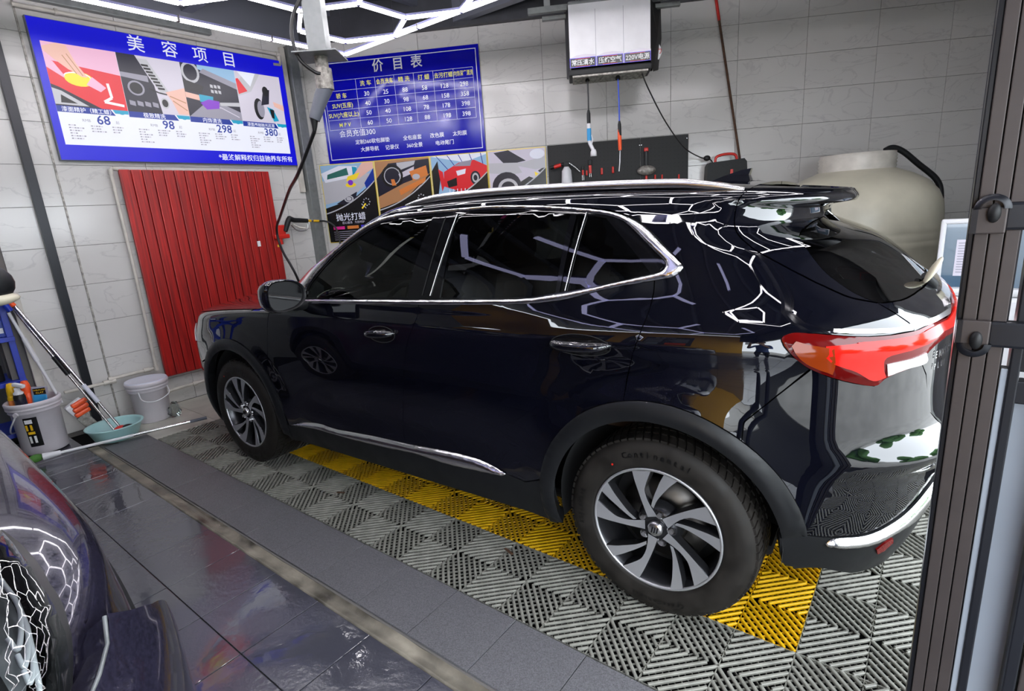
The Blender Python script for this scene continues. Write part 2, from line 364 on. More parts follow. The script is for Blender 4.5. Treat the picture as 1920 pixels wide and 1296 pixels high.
# unseen lintel over the open side, added to cut sky light and its reflections
o = MB().box((1.05, 1.0, 3.05), (.20, 13.0, 1.50)).box((.60, -3.05, 3.05), (.75, .14, 1.50)).build('trim_5', 'ceiling_dark'); o['kind'] = 'structure'
# ground: screed, outside paving, gutter, stone strip, wet tiles
o = MB().box((-2.4, 2.1, -.08), (7.8, 10.9, .08)).build('floor', 'drain_dark'); o['kind'] = 'structure'
yard = MB().box((9.55, -1.0, -.09), (16, 30, .08)).box((-1.0, -9.0, -.10), (14, 11, .06)).build('yard_paving', 'ground_out'); yard['kind'] = 'structure'
for (x0, x1, y0, y1, nm, mt, z, sx, sy, ox, oy, bv, th) in (
        (-5.56, .75, -3.0, 1.0, 'floor_wet', 'wet_tile', -.012, .345, .338, -1.945, .668, .002, .012),):
    base = MB().box(((x0 + x1) / 2, (y0 + y1) / 2, z - .022), (x1 - x0, y1 - y0, .02)).build(nm, 'grout'); base['kind'] = 'structure'
    a = ox; 
    while a > x0 + .02: a -= sx
    b0 = oy
    while b0 > y0 + .02: b0 -= sy
    first = None; n = 0
    i = 0
    while a + i * sx < x1:
        j = 0
        while b0 + j * sy < y1 - .01:
            cx, cy = a + (i + .5) * sx, b0 + (j + .5) * sy
            # the nearest and visible ones as pieces, the far strip under the second car too
            if first is None: first = MB().box((0, 0, 0), (sx - .003, sy - .003, th), bev=bv).build('floor_tile', mt, base, (cx, cy, z - th / 2)); n += 1
            elif n < 295: share(first, 'floor_tile', base, (cx, cy, z - th / 2)); n += 1
            j += 1
        i += 1
# gutter: sloping worn concrete kerb between the wet tiles and the stone strip
g = MB()
prof = [(1.005, -.035), (1.008, -.008), (1.02, -.012), (1.05, -.020), (1.072, -.010), (1.078, -.035)]
N = 60; vs = []
for i in range(N + 1):
    x = -5.05 + 5.8 * i / N; wd = max(0, (-x - 3.2) / 1.85) * .16
    for (y, z) in prof: vs.append((x, y + (wd if y > 1.04 else 0) + random.uniform(-.002, .002), z + random.uniform(-.0015, .0015)))
g.add(vs, [(i * 6 + k, (i + 1) * 6 + k, (i + 1) * 6 + k + 1, i * 6 + k + 1) for i in range(N) for k in range(5)], 0, True)
o = g.build('gutter', 'concrete'); o['kind'] = 'structure'
strip = MB().box((-2.2, 1.223, -.03), (5.9, .30, .04)).build('floor_strip', 'grout'); strip['kind'] = 'structure'
first = None
for k in range(-11, 7):
    x = -1.471 + .3135 * k + .157
    if x < -4.95 or x > .8: continue
    if first is None: first = MB().box((0, 0, 0), (.3105, .288, .014), bev=.0015).build('stone_tile', 'stone_tile', strip, (x, 1.226, -.007))
    else: share(first, 'stone_tile', strip, (x, 1.226 + random.uniform(-.001, .001), -.007 + random.uniform(-.0012, .0008)))
# pale tiled kerb strip along the left wall
kb = MB().box((-5.13, 2.5, -.03), (.86, 2.6, .03)).build('floor_kerb', 'grout'); kb['kind'] = 'structure'
first = None
for j in range(4):
    c = (-5.13, 1.5 + .64 * j, -.008)
    if first is None: first = MB().box((0, 0, 0), (.86, .637, .014), bev=.0015).build('kerb_tile', 'pale_floor', kb, c)
    else: share(first, 'kerb_tile', kb, c)

# ------------------------------------------------------------ interlocking drainage mat
DM = thing('drainage_mat', 'grey slatted drainage mat with one yellow stripe under the black car', 'floor mat', (-.248, 1.378, 0))
MS = .405; CS = MS / 2
def module_mesh():
    b = MB()
    def slat(p, q, w, z0, z1):
        p = Vector((*p, 0)); q = Vector((*q, 0)); d = (q - p); L = d.length
        if L < .012: return
        d /= L; n = Vector((-d.y, d.x, 0)); sec = [(-w / 2, z0), (-w / 2, z1 - .002), (-w / 4, z1), (w / 4, z1), (w / 2, z1 - .002), (w / 2, z0)]
        vs = [p + n * a + Vector((0, 0, z)) for a, z in sec] + [q + n * a + Vector((0, 0, z)) for a, z in sec]
        b.add(vs, [(k, 6 + k, 6 + k + 1, k + 1) for k in range(5)] + [(0, 1, 2, 3, 4, 5), (11, 10, 9, 8, 7, 6)], 0)
    for cx in (0, 1):
        for cy in (0, 1):
            # lattice corners of this cell; slats run round whichever two opposite corners are diamond centres
            flip = (cx + cy) % 2 == 0
            X0, Y0 = cx * CS, cy * CS
            def T(u, v): return (X0 + (CS - u if flip else u), Y0 + v)
            step = CS / 6
            for k in range(1, 12):
                c = k * step; u0, u1 = max(0, c - CS), min(c, CS)
                slat(T(u0 + .003, c - u0 - .003), T(u1 - .003, c - u1 + .003), .0112, -.009, 0)
            for k in (-4, -2, 0, 2, 4):
                c = k * step; u0, u1 = max(0, c), min(CS, CS + c)
                slat(T(u0, u0 - c), T(u1, u1 - c), .003, -.016, -.0075)
            for k in (-3, -1, 1, 3):
                c = k * step; u0, u1 = max(0, c), min(CS, CS + c)
                slat(T(u0, u0 - c), T(u1, u1 - c), .002, -.016, -.0085)
    for p, q in (((0, .001), (MS, .001)), ((0, MS - .001), (MS, MS - .001)), ((.001, 0), (.001, MS)), ((MS - .001, 0), (MS - .001, MS)), ((CS, 0), (CS, MS))):
        slat(p, q, .002, -.014, -.0035)
    return b
mg = my = None
for i in range(-11, 4):
    for j in range(0, 10):
        x, y = MS * i, MS * j
        wx, wy = x - .248 + MS / 2, y + 1.378 + MS / 2
        d = (Vector((wx, wy, 0)) - Vector((KX, KY, 0))).dot(BN)
        if d < .28 or wx < -4.9 or (wy > 3.0 and wx > .75 - (wy - 3.0) * .19): continue
        yel = -8 <= i < 0 and j in (1, 2)
        if yel:
            if my is None: my = module_mesh().build('mat_module', 'mat_yellow', DM, (x, y, 0))
            else: share(my, 'mat_module', DM, (x, y, 0))
        else:
            if mg is None: mg = module_mesh().build('mat_module', 'mat_grey', DM, (x, y, 0))
            else: share(mg, 'mat_module', DM, (x, y, 0))
for i, (x, y, a, l) in enumerate(((-2.65, 1.62, .4, .05), (-1.45, 1.70, -.3, .06))):
    o = MB().box((0, 0, .002), (l, .012, .003), rot=rz(a)).build('leaf_scrap', 'rusty', None, (x, y, .001)); tag(o, ['rust-brown leaf scrap on the grey mat nearer the front wheel', 'reddish leaf scrap on the grey mat between the two wheels'][i], 'leaf')

# ------------------------------------------------------------ honeycomb of light tubes
HL = thing('honeycomb_light', 'hanging honeycomb frame of glowing white tubes below the dark ceiling', 'ceiling light', (0, 0, 3.1))
S_ = .455; HWx = S_ * math.sqrt(3); seen = {}
def seg(p, q):
    a = (round(p[0], 2), round(p[1], 2)); b = (round(q[0], 2), round(q[1], 2)); k = (min(a, b), max(a, b))
    if k not in seen: seen[k] = (Vector((*p, 0)), Vector((*q, 0)))
for r_ in range(4):
    for c_ in range(6):
        cx = -3.92 + HWx * c_ + (HWx / 2 if r_ % 2 else 0); cy = 3.15 - 1.5 * S_ * r_
        if cx > .2: continue
        V_ = [(cx + S_ * math.cos(R(90 + 60 * k)), cy + S_ * math.sin(R(90 + 60 * k))) for k in range(6)]
        for k in range(6): seg(V_[k], V_[(k + 1) % 6])
bx0, bx1, by0, by1 = -4.64, .44, .645, 3.605
for k in range(5):
    seg((bx0 + (bx1 - bx0) * k / 5, by1), (bx0 + (bx1 - bx0) * (k + 1) / 5, by1)); seg((bx0 + (bx1 - bx0) * k / 5, by0), (bx0 + (bx1 - bx0) * (k + 1) / 5, by0))
for k in range(4):
    seg((bx0, by0 + (by1 - by0) * k / 4), (bx0, by0 + (by1 - by0) * (k + 1) / 4)); seg((bx1, by0 + (by1 - by0) * k / 4), (bx1, by0 + (by1 - by0) * (k + 1) / 4))
for p, q in seen.values():
    L = (q - p).length - .012; a = math.atan2(q.y - p.y, q.x - p.x); c = (p + q) / 2
    b = MB().box((0, 0, 0), (L, .024, .022), 0).box((0, 0, .019), (L, .027, .016), 1)
    b.build('light_tube', ['led_tube', 'led_housing'], HL, c, a)
nodes = {}
for p, q in seen.values():
    for v in (p, q): nodes[(round(v.x, 2), round(v.y, 2))] = v
wires = 0
for i, v in enumerate(nodes.values()):
    MB().cyl(v + Vector((0, 0, -.012)), v + Vector((0, 0, .03)), .016, n=8).build('tube_joint', 'clear_lens', HL)
    if i % 3 == 0: MB().cyl(v + Vector((0, 0, .03)), v + Vector((0, 0, .56)), .0015, n=5).build('hanging_wire', 'steel', HL)

# a second, coarser frame of broad lavender light bars over the front bay
FL = thing('bay_light', 'large-celled frame of broad lavender light bars over the front bay', 'ceiling light', (-1.9, -1.55, 3.12)); sd2 = .86; done = set()
for (cx, cy) in ((0, 0), (sd2 * 1.5, sd2 * .866), (-sd2 * 1.5, sd2 * .866)):
    V_ = [Vector((cx + sd2 * math.cos(R(60 * k)), cy + sd2 * math.sin(R(60 * k)), 0)) for k in range(6)]
    for k in range(6):
        p, q = V_[k], V_[(k + 1) % 6]; c = (p + q) / 2; kk = (round(c.x, 1), round(c.y, 1))
        if kk in done or c.y > 1.35: continue
        done.add(kk); MB().box((0, 0, 0), ((q - p).length - .03, .075, .03), 0).box((0, 0, .025), ((q - p).length - .03, .08, .02), 1).build('light_bar', ['lavender_tube', 'led_housing'], FL, c, math.atan2(q.y - p.y, q.x - p.x))
# ------------------------------------------------------------ body surface of the SUV
def _interp(xs, ys, x):
    # monotone-ish cubic (Catmull-Rom with non-uniform tangents)
    xs=np.asarray(xs,float);ys=np.asarray(ys,float);x=np.asarray(x,float)
    h=np.diff(xs);d=np.diff(ys)/h
    m=np.empty_like(ys);m[0]=d[0];m[-1]=d[-1]
    w1=2*h[1:]+h[:-1];w2=h[1:]+2*h[:-1]
    dd=d[:-1]*d[1:]
    with np.errstate(divide='ignore',invalid='ignore'):
        hm=(w1+w2)/(w1/d[:-1]+w2/d[1:])
    m[1:-1]=np.where(dd>0,hm,0.0)
    i=np.clip(np.searchsorted(xs,x)-1,0,len(xs)-2)
    t=(x-xs[i])/h[i];t2=t*t;t3=t2*t
    return (2*t3-3*t2+1)*ys[i]+(t3-2*t2+t)*h[i]*m[i]+(-2*t3+3*t2)*ys[i+1]+(t3-t2)*h[i]*m[i+1]
def _ss(a,b,x):
    t=np.clip((np.asarray(x,float)-a)/(b-a),0,1);return t*t*(3-2*t)
HALF=0.93
# t, inset from the widest line, height
PM=np.array([(.18,.070,.18),(.26,.040,.26),(.34,.018,.34),(.45,.004,.45),(.60,.000,.60),(.80,.000,.80),(.95,.008,.95),(1.04,.016,1.04),(1.075,.022,1.075),(1.10,.034,1.10),(1.16,.050,1.16),(1.20,.064,1.20),(1.35,.116,1.35),(1.50,.176,1.50),(1.57,.208,1.565),(1.64,.250,1.607),(1.74,.330,1.628),(1.90,.480,1.641),(2.28,.820,1.6515),(2.40,.930,1.652)])
PF=np.array([(.18,.070,.18),(.26,.040,.26),(.34,.018,.34),(.45,.004,.45),(.60,.000,.60),(.80,.000,.80),(.95,.008,.95),(1.04,.016,1.04),(1.075,.034,1.068),(1.14,.100,1.095),(1.30,.280,1.115),(1.60,.550,1.145),(1.90,.830,1.159),(2.00,.930,1.160)])
XRM=np.array([(.18,3.60),(.30,3.65),(.45,3.69),(.60,3.71),(.90,3.69),(1.05,3.69),(1.14,3.66),(1.20,3.60),(1.35,3.44),(1.50,3.235),(1.55,3.24),(1.58,3.262),(1.605,3.332),(1.63,3.340),(1.74,3.325),(2.40,3.31)])
XFM=np.array([(.18,-.80),(.45,-.93),(.95,-.93),(1.05,-.40),(1.10,.05),(1.16,.30),(1.35,.64),(1.50,.92),(1.57,1.04),(1.64,1.12),(1.74,1.18),(2.40,1.24)])
XBM=np.array([(.18,2.75),(.45,2.80),(1.0,2.85),(1.1,2.85),(1.35,2.75),(1.57,2.80),(1.8,2.9),(2.4,2.9)])
XAM=np.array([(.18,0.0),(.95,0.0),(1.06,.28),(1.12,.62),(1.16,.74),(1.35,.96),(1.50,1.17),(1.57,1.30),(1.64,1.42),(2.4,1.6)])
XFF=np.array([(.18,-.90),(.30,-.97),(.45,-1.01),(.75,-1.01),(.90,-.97),(.98,-.92),(1.06,-.88),(1.3,-.84),(2.0,-.82)])
def body(chart,s,t,off=0.0):
    """s runs along the car (m) and past the corners, t up the side and over the top. returns (N,3) in car axes"""
    s=np.asarray(s,float);t=np.asarray(t,float)
    P=PM if chart=='M' else PF
    yi=_interp(P[:,0],P[:,1],t);z=_interp(P[:,0],P[:,2],t)
    hw=HALF-yi
    if chart=='M':
        xr=_interp(XRM[:,0],XRM[:,1],t);xb=_interp(XBM[:,0],XBM[:,1],t);xf=_interp(XFM[:,0],XFM[:,1],t);xa=_interp(XAM[:,0],XAM[:,1],t);nr=2.7;nf=2.3
    else:
        xr=np.full_like(t,9.);xb=np.full_like(t,8.);xf=_interp(XFF[:,0],XFF[:,1],t);xa=np.full_like(t,-.10);nr=2.7;nf=3.0
    x=s.copy();y=hw.copy()
    eps=1e-6
    hs=np.maximum(hw,1e-4)
    # rear wrap: s in [xb, xb+1.57]
    ph=np.clip(s-xb,0,np.pi/2);a=xr-xb
    k=ph>0
    sp=np.sin(ph);cpp=np.cos(ph)
    # direction angle measured so that small ph gives dx=ph metres
    dx=sp*1.0;dy=cpp*HALF
    r=((np.abs(dx)/a)**nr+(np.abs(dy)/HALF)**nr)**(-1/nr)
    x=np.where(k,xb+dx*r,x);y=np.where(k,dy*r*hw/HALF,y)
    ph=np.clip(xa-s,0,np.pi/2);a=xa-xf;k=ph>0
    dx=np.sin(ph);dy=np.cos(ph)*HALF
    r=((np.abs(dx)/a)**nf+(np.abs(dy)/HALF)**nf)**(-1/nf)
    x=np.where(k,xa-dx*r,x);y=np.where(k,dy*r*hw/HALF,y)
    if chart=='M':
        # belt and roof rise and fall along the car
        wr=_ss(1.35,1.62,t)
        z=z+wr*_interp([0,1.3,1.9,2.4,2.8,3.1,3.3,4],[-.16,-.012,.0,-.012,-.032,-.058,-.082,-.16],x)
        # haunch swelling over the rear wheel
        zc=1.10+.03*(x-2.6)
        b=.030*_ss(2.0,2.9,x)*np.exp(-((z-zc)/.075)**2)
        # soft hollow low on the doors
        b=b-.014*np.exp(-((z-.55)/.10)**2)*_ss(.5,.9,x)*(1-_ss(1.9,2.3,x))
        y=y+b*np.clip(y/HALF,0,1)
        # ledge of the bumper under the number plate
        led=.050*np.exp(-((z-.70)/.050)**2)*_ss(.42,.95,s-xb)
        x=x+led;y=y+led*.5*np.clip(y/HALF,0,1)
    else:
        w=_ss(.80,1.08,t)
        z=z+w*_interp([-1.1,-.93,-.8,-.6,-.3,0,.4,.9],[-.30,-.17,-.115,-.08,-.045,-.02,.0,.005],x)
    # flares of the wheel arches
    for wx in (0.0,2.83):
        rr=np.sqrt((x-wx)**2+((z-.365))**2)
        y=y+.018*(1-_ss(.44,.62,rr))*np.clip(y/HALF,0,1)**4
    return np.stack([x,HALF-y,z],-1)
def body_n(chart,s,t):
    e=2e-3
    du=body(chart,s+e,t)-body(chart,s-e,t);dv=body(chart,s,t+e)-body(chart,s,t-e)
    n=np.cross(du,dv);l=np.linalg.norm(n,axis=-1,keepdims=True)
    return n/np.maximum(l,1e-12)
# outlines of the body panels on the surface above: (s, t)
PANELS = {
'front_door': ('M', [(0.795,1.148),(1.681,1.18),(1.683,1.164),(1.685,1.147),(1.685,1.13),(1.682,1.113),(1.677,1.094),(1.671,1.075),(1.659,1.054),(1.648,1.034),(1.638,1.016),(1.63,1),(1.622,0.982),(1.614,0.96),(1.606,0.934),(1.599,0.905),(1.591,0.87),(1.583,0.826),(1.57,0.762),(1.553,0.681),(1.529,0.597),(1.516,0.531),(1.516,0.493),(1.52,0.47),(1.526,0.452),(1.529,0.431),(1.473,0.431),(1.417,0.432),(1.356,0.432),(1.28,0.429),(1.178,0.423),(1.055,0.414),(0.925,0.404),(0.807,0.393),(0.712,0.383),(0.629,0.372),(0.559,0.364),(0.492,0.36),(0.483,0.362),(0.473,0.401),(0.458,0.438),(0.441,0.474),(0.427,0.513),(0.419,0.556),(0.412,0.6),(0.407,0.645),(0.403,0.688),(0.401,0.728),(0.402,0.768),(0.407,0.808),(0.417,0.851),(0.426,0.899),(0.436,0.95),(0.448,0.997),(0.46,1.035),(0.474,1.061),(0.489,1.077),(0.5,1.09),(0.509,1.104),(0.542,1.113),(0.575,1.122),(0.61,1.13),(0.647,1.137),(0.685,1.141),(0.722,1.144),(0.759,1.146)]),
'rear_door': ('M', [(1.681,1.18),(1.797,1.184),(1.909,1.188),(2.011,1.191),(2.096,1.195),(2.164,1.197),(2.219,1.199),(2.267,1.201),(2.312,1.204),(2.354,1.208),(2.391,1.213),(2.427,1.218),(2.464,1.225),(2.502,1.235),(2.541,1.246),(2.58,1.257),(2.621,1.268),(2.665,1.277),(2.71,1.285),(2.755,1.293),(2.799,1.301),(2.801,1.287),(2.802,1.272),(2.803,1.258),(2.803,1.243),(2.802,1.228),(2.8,1.212),(2.799,1.196),(2.797,1.18),(2.794,1.164),(2.789,1.147),(2.784,1.13),(2.779,1.111),(2.774,1.092),(2.768,1.071),(2.759,1.048),(2.751,1.025),(2.744,1.003),(2.739,0.98),(2.734,0.959),(2.73,0.938),(2.722,0.86),(2.689,0.851),(2.656,0.84),(2.625,0.827),(2.594,0.811),(2.564,0.793),(2.536,0.774),(2.51,0.752),(2.484,0.729),(2.461,0.703),(2.439,0.677),(2.42,0.649),(2.402,0.619),(2.386,0.588),(2.373,0.557),(2.362,0.524),(2.353,0.491),(2.346,0.457),(2.256,0.415),(2.23,0.417),(2.206,0.42),(2.18,0.423),(2.147,0.426),(2.106,0.43),(2.059,0.433),(2.005,0.437),(1.943,0.439),(1.862,0.439),(1.766,0.437),(1.671,0.435),(1.597,0.434),(1.559,0.433),(1.544,0.432),(1.539,0.432),(1.529,0.431),(1.526,0.452),(1.52,0.47),(1.516,0.493),(1.516,0.531),(1.529,0.597),(1.553,0.681),(1.57,0.762),(1.583,0.826),(1.591,0.87),(1.599,0.905),(1.606,0.934),(1.614,0.96),(1.622,0.982),(1.63,1),(1.638,1.016),(1.648,1.034),(1.659,1.054),(1.671,1.075),(1.677,1.094),(1.682,1.113),(1.685,1.13),(1.685,1.147),(1.683,1.164)]),
'side_frame': ('M', [(2.8,1.301),(2.801,1.287),(2.802,1.272),(2.803,1.258),(2.803,1.243),(2.802,1.228),(2.8,1.212),(2.799,1.196),(2.797,1.18),(2.794,1.164),(2.789,1.147),(2.784,1.13),(2.779,1.111),(2.774,1.092),(2.768,1.071),(2.759,1.048),(2.751,1.025),(2.744,1.003),(2.739,0.98),(2.734,0.959),(2.73,0.938),(2.722,0.86),(2.75,0.866),(2.777,0.87),(2.805,0.872),(2.834,0.873),(2.862,0.872),(2.89,0.87),(2.917,0.866),(2.945,0.86),(2.972,0.853),(2.998,0.844),(3.024,0.834),(3.049,0.822),(3.074,0.809),(3.098,0.795),(3.121,0.779),(3.125,0.842),(3.147,0.865),(3.168,0.887),(3.19,0.91),(3.211,0.933),(3.233,0.955),(3.255,0.978),(3.277,1.001),(3.299,1.023),(3.296,1.026),(3.284,1.036),(3.273,1.045),(3.263,1.055),(3.253,1.063),(3.246,1.072),(3.239,1.079),(3.233,1.086),(3.227,1.093),(3.223,1.099),(3.221,1.105),(3.218,1.11),(3.216,1.116),(3.224,1.12),(3.233,1.123),(3.242,1.126),(3.252,1.129),(3.264,1.13),(3.277,1.131),(3.291,1.131),(3.31,1.131),(3.333,1.129),(3.361,1.125),(3.39,1.121),(3.418,1.118),(3.442,1.116),(3.465,1.114),(3.489,1.113),(3.514,1.112),(3.543,1.111),(3.577,1.112),(3.61,1.112),(3.637,1.111),(3.65,1.111),(3.652,1.108),(3.63,1.136),(3.579,1.168),(3.526,1.198),(3.5,1.203),(3.475,1.208),(3.451,1.213),(3.427,1.219),(3.404,1.227),(3.381,1.237),(3.359,1.247),(3.336,1.258),(3.314,1.268),(3.292,1.279),(3.27,1.291),(3.246,1.303),(3.219,1.318),(3.189,1.334),(3.161,1.35),(3.138,1.363),(3.123,1.373),(3.114,1.38),(3.106,1.386),(3.098,1.394),(3.088,1.404),(3.077,1.415),(3.067,1.427),(3.059,1.439),(3.053,1.451),(3.049,1.463),(3.046,1.475),(3.043,1.489),(3.041,1.504),(3.04,1.52),(3.039,1.536),(3.039,1.552),(3.039,1.569),(3.039,1.588),(3.04,1.606),(3.043,1.623),(3.048,1.645),(3.053,1.673),(3.058,1.709),(3.058,1.766),(3.06,1.8),(2.6,1.8),(2.2,1.8),(1.8,1.8),(1.5,1.78),(1.36,1.7),(1.24,1.62),(1.16,1.57),(1.04,1.5),(0.9,1.4),(0.8,1.32),(0.66,1.2),(0.62,1.15),(0.675,1.242),(0.783,1.289),(0.876,1.334),(0.943,1.374),(0.997,1.411),(1.04,1.442),(1.076,1.468),(1.109,1.491),(1.145,1.511),(1.181,1.528),(1.216,1.543),(1.25,1.557),(1.287,1.57),(1.322,1.581),(1.358,1.59),(1.4,1.596),(1.453,1.6),(1.519,1.6),(1.594,1.598),(1.672,1.595),(1.75,1.593),(1.827,1.593),(1.905,1.594),(1.981,1.595),(2.054,1.595),(2.122,1.593),(2.187,1.589),(2.25,1.585),(2.313,1.58),(2.38,1.574),(2.448,1.566),(2.51,1.559),(2.56,1.553),(2.594,1.547),(2.619,1.541),(2.639,1.535),(2.659,1.527),(2.68,1.518),(2.7,1.507),(2.72,1.495),(2.74,1.48),(2.762,1.461),(2.784,1.439),(2.805,1.418),(2.823,1.399),(2.84,1.384),(2.856,1.37),(2.87,1.357),(2.88,1.347),(2.886,1.339),(2.89,1.332),(2.891,1.327),(2.89,1.321),(2.887,1.315),(2.882,1.31),(2.876,1.304),(2.868,1.3),(2.859,1.297),(2.848,1.295),(2.836,1.293),(2.825,1.291)]),
'front_window': ('M', [(0.817,1.163),(0.822,1.18),(0.824,1.196),(0.831,1.214),(0.849,1.238),(0.881,1.269),(0.924,1.306),(0.97,1.343),(1.013,1.375),(1.052,1.403),(1.091,1.427),(1.13,1.448),(1.167,1.467),(1.201,1.485),(1.234,1.501),(1.267,1.515),(1.304,1.526),(1.343,1.535),(1.384,1.542),(1.427,1.547),(1.474,1.552),(1.525,1.554),(1.581,1.555),(1.636,1.556),(1.69,1.556),(1.68,1.519),(1.668,1.483),(1.657,1.447),(1.646,1.411),(1.636,1.372),(1.627,1.331),(1.619,1.292),(1.612,1.259),(1.609,1.236),(1.607,1.219),(1.607,1.205),(1.606,1.189)]),
'rear_window': ('M', [(1.841,1.557),(1.899,1.557),(1.956,1.558),(2.011,1.559),(2.065,1.558),(2.121,1.556),(2.176,1.554),(2.228,1.551),(2.276,1.548),(2.318,1.545),(2.355,1.542),(2.391,1.538),(2.426,1.535),(2.409,1.232),(2.381,1.227),(2.354,1.222),(2.324,1.218),(2.289,1.214),(2.248,1.211),(2.202,1.208),(2.151,1.205),(2.095,1.203),(2.031,1.201),(1.961,1.198),(1.886,1.196),(1.809,1.193)]),
'rear_vent_window': ('M', [(2.453,1.53),(2.47,1.529),(2.488,1.528),(2.504,1.526),(2.521,1.525),(2.537,1.523),(2.552,1.52),(2.567,1.518),(2.582,1.515),(2.786,1.307),(2.752,1.299),(2.716,1.292),(2.68,1.284),(2.647,1.277),(2.618,1.271),(2.593,1.264),(2.568,1.258),(2.542,1.253),(2.514,1.248),(2.486,1.243),(2.457,1.239),(2.427,1.235)]),
'quarter_glass': ('M', [(2.594,1.513),(2.602,1.51),(2.611,1.508),(2.62,1.505),(2.63,1.501),(2.64,1.497),(2.651,1.491),(2.663,1.484),(2.676,1.474),(2.692,1.46),(2.711,1.443),(2.729,1.425),(2.747,1.408),(2.765,1.392),(2.783,1.376),(2.799,1.362),(2.811,1.351),(2.819,1.344),(2.822,1.339),(2.824,1.335),(2.825,1.332),(2.825,1.328),(2.823,1.325),(2.82,1.322),(2.817,1.319),(2.814,1.317),(2.81,1.315),(2.806,1.312),(2.801,1.31)]),
'chrome_window_trim': ('M', [(0.777,1.13),(0.762,1.158),(0.737,1.183),(0.689,1.208),(0.672,1.237),(0.738,1.278),(0.837,1.324),(0.935,1.367),(1.002,1.405),(1.047,1.435),(1.084,1.462),(1.118,1.484),(1.153,1.505),(1.188,1.522),(1.221,1.537),(1.255,1.55),(1.29,1.562),(1.326,1.574),(1.362,1.582),(1.404,1.588),(1.457,1.592),(1.523,1.592),(1.597,1.59),(1.675,1.587),(1.753,1.586),(1.83,1.586),(1.908,1.587),(1.984,1.588),(2.056,1.588),(2.124,1.586),(2.188,1.583),(2.252,1.579),(2.315,1.574),(2.382,1.567),(2.45,1.56),(2.512,1.552),(2.561,1.546),(2.596,1.54),(2.62,1.534),(2.64,1.528),(2.66,1.52),(2.681,1.511),(2.701,1.501),(2.721,1.488),(2.741,1.473),(2.763,1.454),(2.784,1.433),(2.805,1.412),(2.824,1.394),(2.842,1.378),(2.859,1.364),(2.873,1.352),(2.884,1.342),(2.89,1.335),(2.893,1.33),(2.894,1.326),(2.892,1.321),(2.888,1.315),(2.882,1.308),(2.874,1.302),(2.865,1.297),(2.852,1.293),(2.837,1.29),(2.821,1.288),(2.805,1.285),(2.76,1.277),(2.714,1.269),(2.667,1.26),(2.623,1.251),(2.583,1.241),(2.545,1.231),(2.508,1.221),(2.469,1.212),(2.427,1.204),(2.384,1.198),(2.34,1.192),(2.295,1.187),(2.25,1.184),(2.206,1.181),(2.157,1.178),(2.1,1.175),(2.029,1.172),(1.946,1.169),(1.857,1.165),(1.765,1.162),(1.676,1.159),(1.584,1.155),(1.485,1.152),(1.374,1.148),(1.245,1.144),(1.1,1.14),(0.942,1.135)]),
'chrome_inner': ('M', [(0.8,1.151),(0.8,1.157),(0.8,1.162),(0.801,1.168),(0.804,1.177),(0.808,1.189),(0.812,1.204),(0.822,1.222),(0.842,1.246),(0.876,1.278),(0.92,1.315),(0.967,1.353),(1.009,1.387),(1.049,1.415),(1.088,1.439),(1.126,1.46),(1.163,1.48),(1.197,1.498),(1.23,1.513),(1.264,1.526),(1.3,1.537),(1.339,1.546),(1.379,1.554),(1.422,1.56),(1.469,1.564),(1.523,1.567),(1.581,1.568),(1.638,1.568),(1.689,1.569),(1.728,1.569),(1.762,1.568),(1.796,1.568),(1.837,1.567),(1.889,1.567),(1.947,1.568),(2.006,1.569),(2.063,1.568),(2.118,1.566),(2.173,1.564),(2.225,1.56),(2.274,1.557),(2.316,1.555),(2.356,1.552),(2.393,1.549),(2.429,1.545),(2.466,1.542),(2.502,1.538),(2.536,1.534),(2.564,1.53),(2.586,1.526),(2.604,1.521),(2.618,1.516),(2.632,1.51),(2.645,1.504),(2.655,1.499),(2.666,1.491),(2.679,1.481),(2.696,1.466),(2.716,1.448),(2.736,1.429),(2.754,1.412),(2.773,1.396),(2.791,1.38),(2.808,1.366),(2.82,1.355),(2.828,1.347),(2.832,1.341),(2.834,1.336),(2.834,1.332),(2.834,1.327),(2.832,1.323),(2.829,1.319),(2.825,1.316),(2.82,1.313),(2.815,1.31),(2.808,1.308),(2.802,1.306),(2.763,1.297),(2.723,1.288),(2.684,1.28),(2.648,1.272),(2.618,1.265),(2.594,1.259),(2.57,1.253),(2.543,1.248),(2.512,1.242),(2.478,1.236),(2.443,1.23),(2.41,1.225),(2.38,1.22),(2.352,1.215),(2.323,1.21),(2.288,1.207),(2.248,1.203),(2.202,1.2),(2.152,1.197),(2.096,1.195),(2.031,1.192),(1.956,1.189),(1.879,1.186),(1.811,1.183),(1.766,1.182),(1.736,1.18),(1.696,1.179),(1.616,1.176),(1.473,1.172),(1.277,1.166),(1.045,1.159)]),
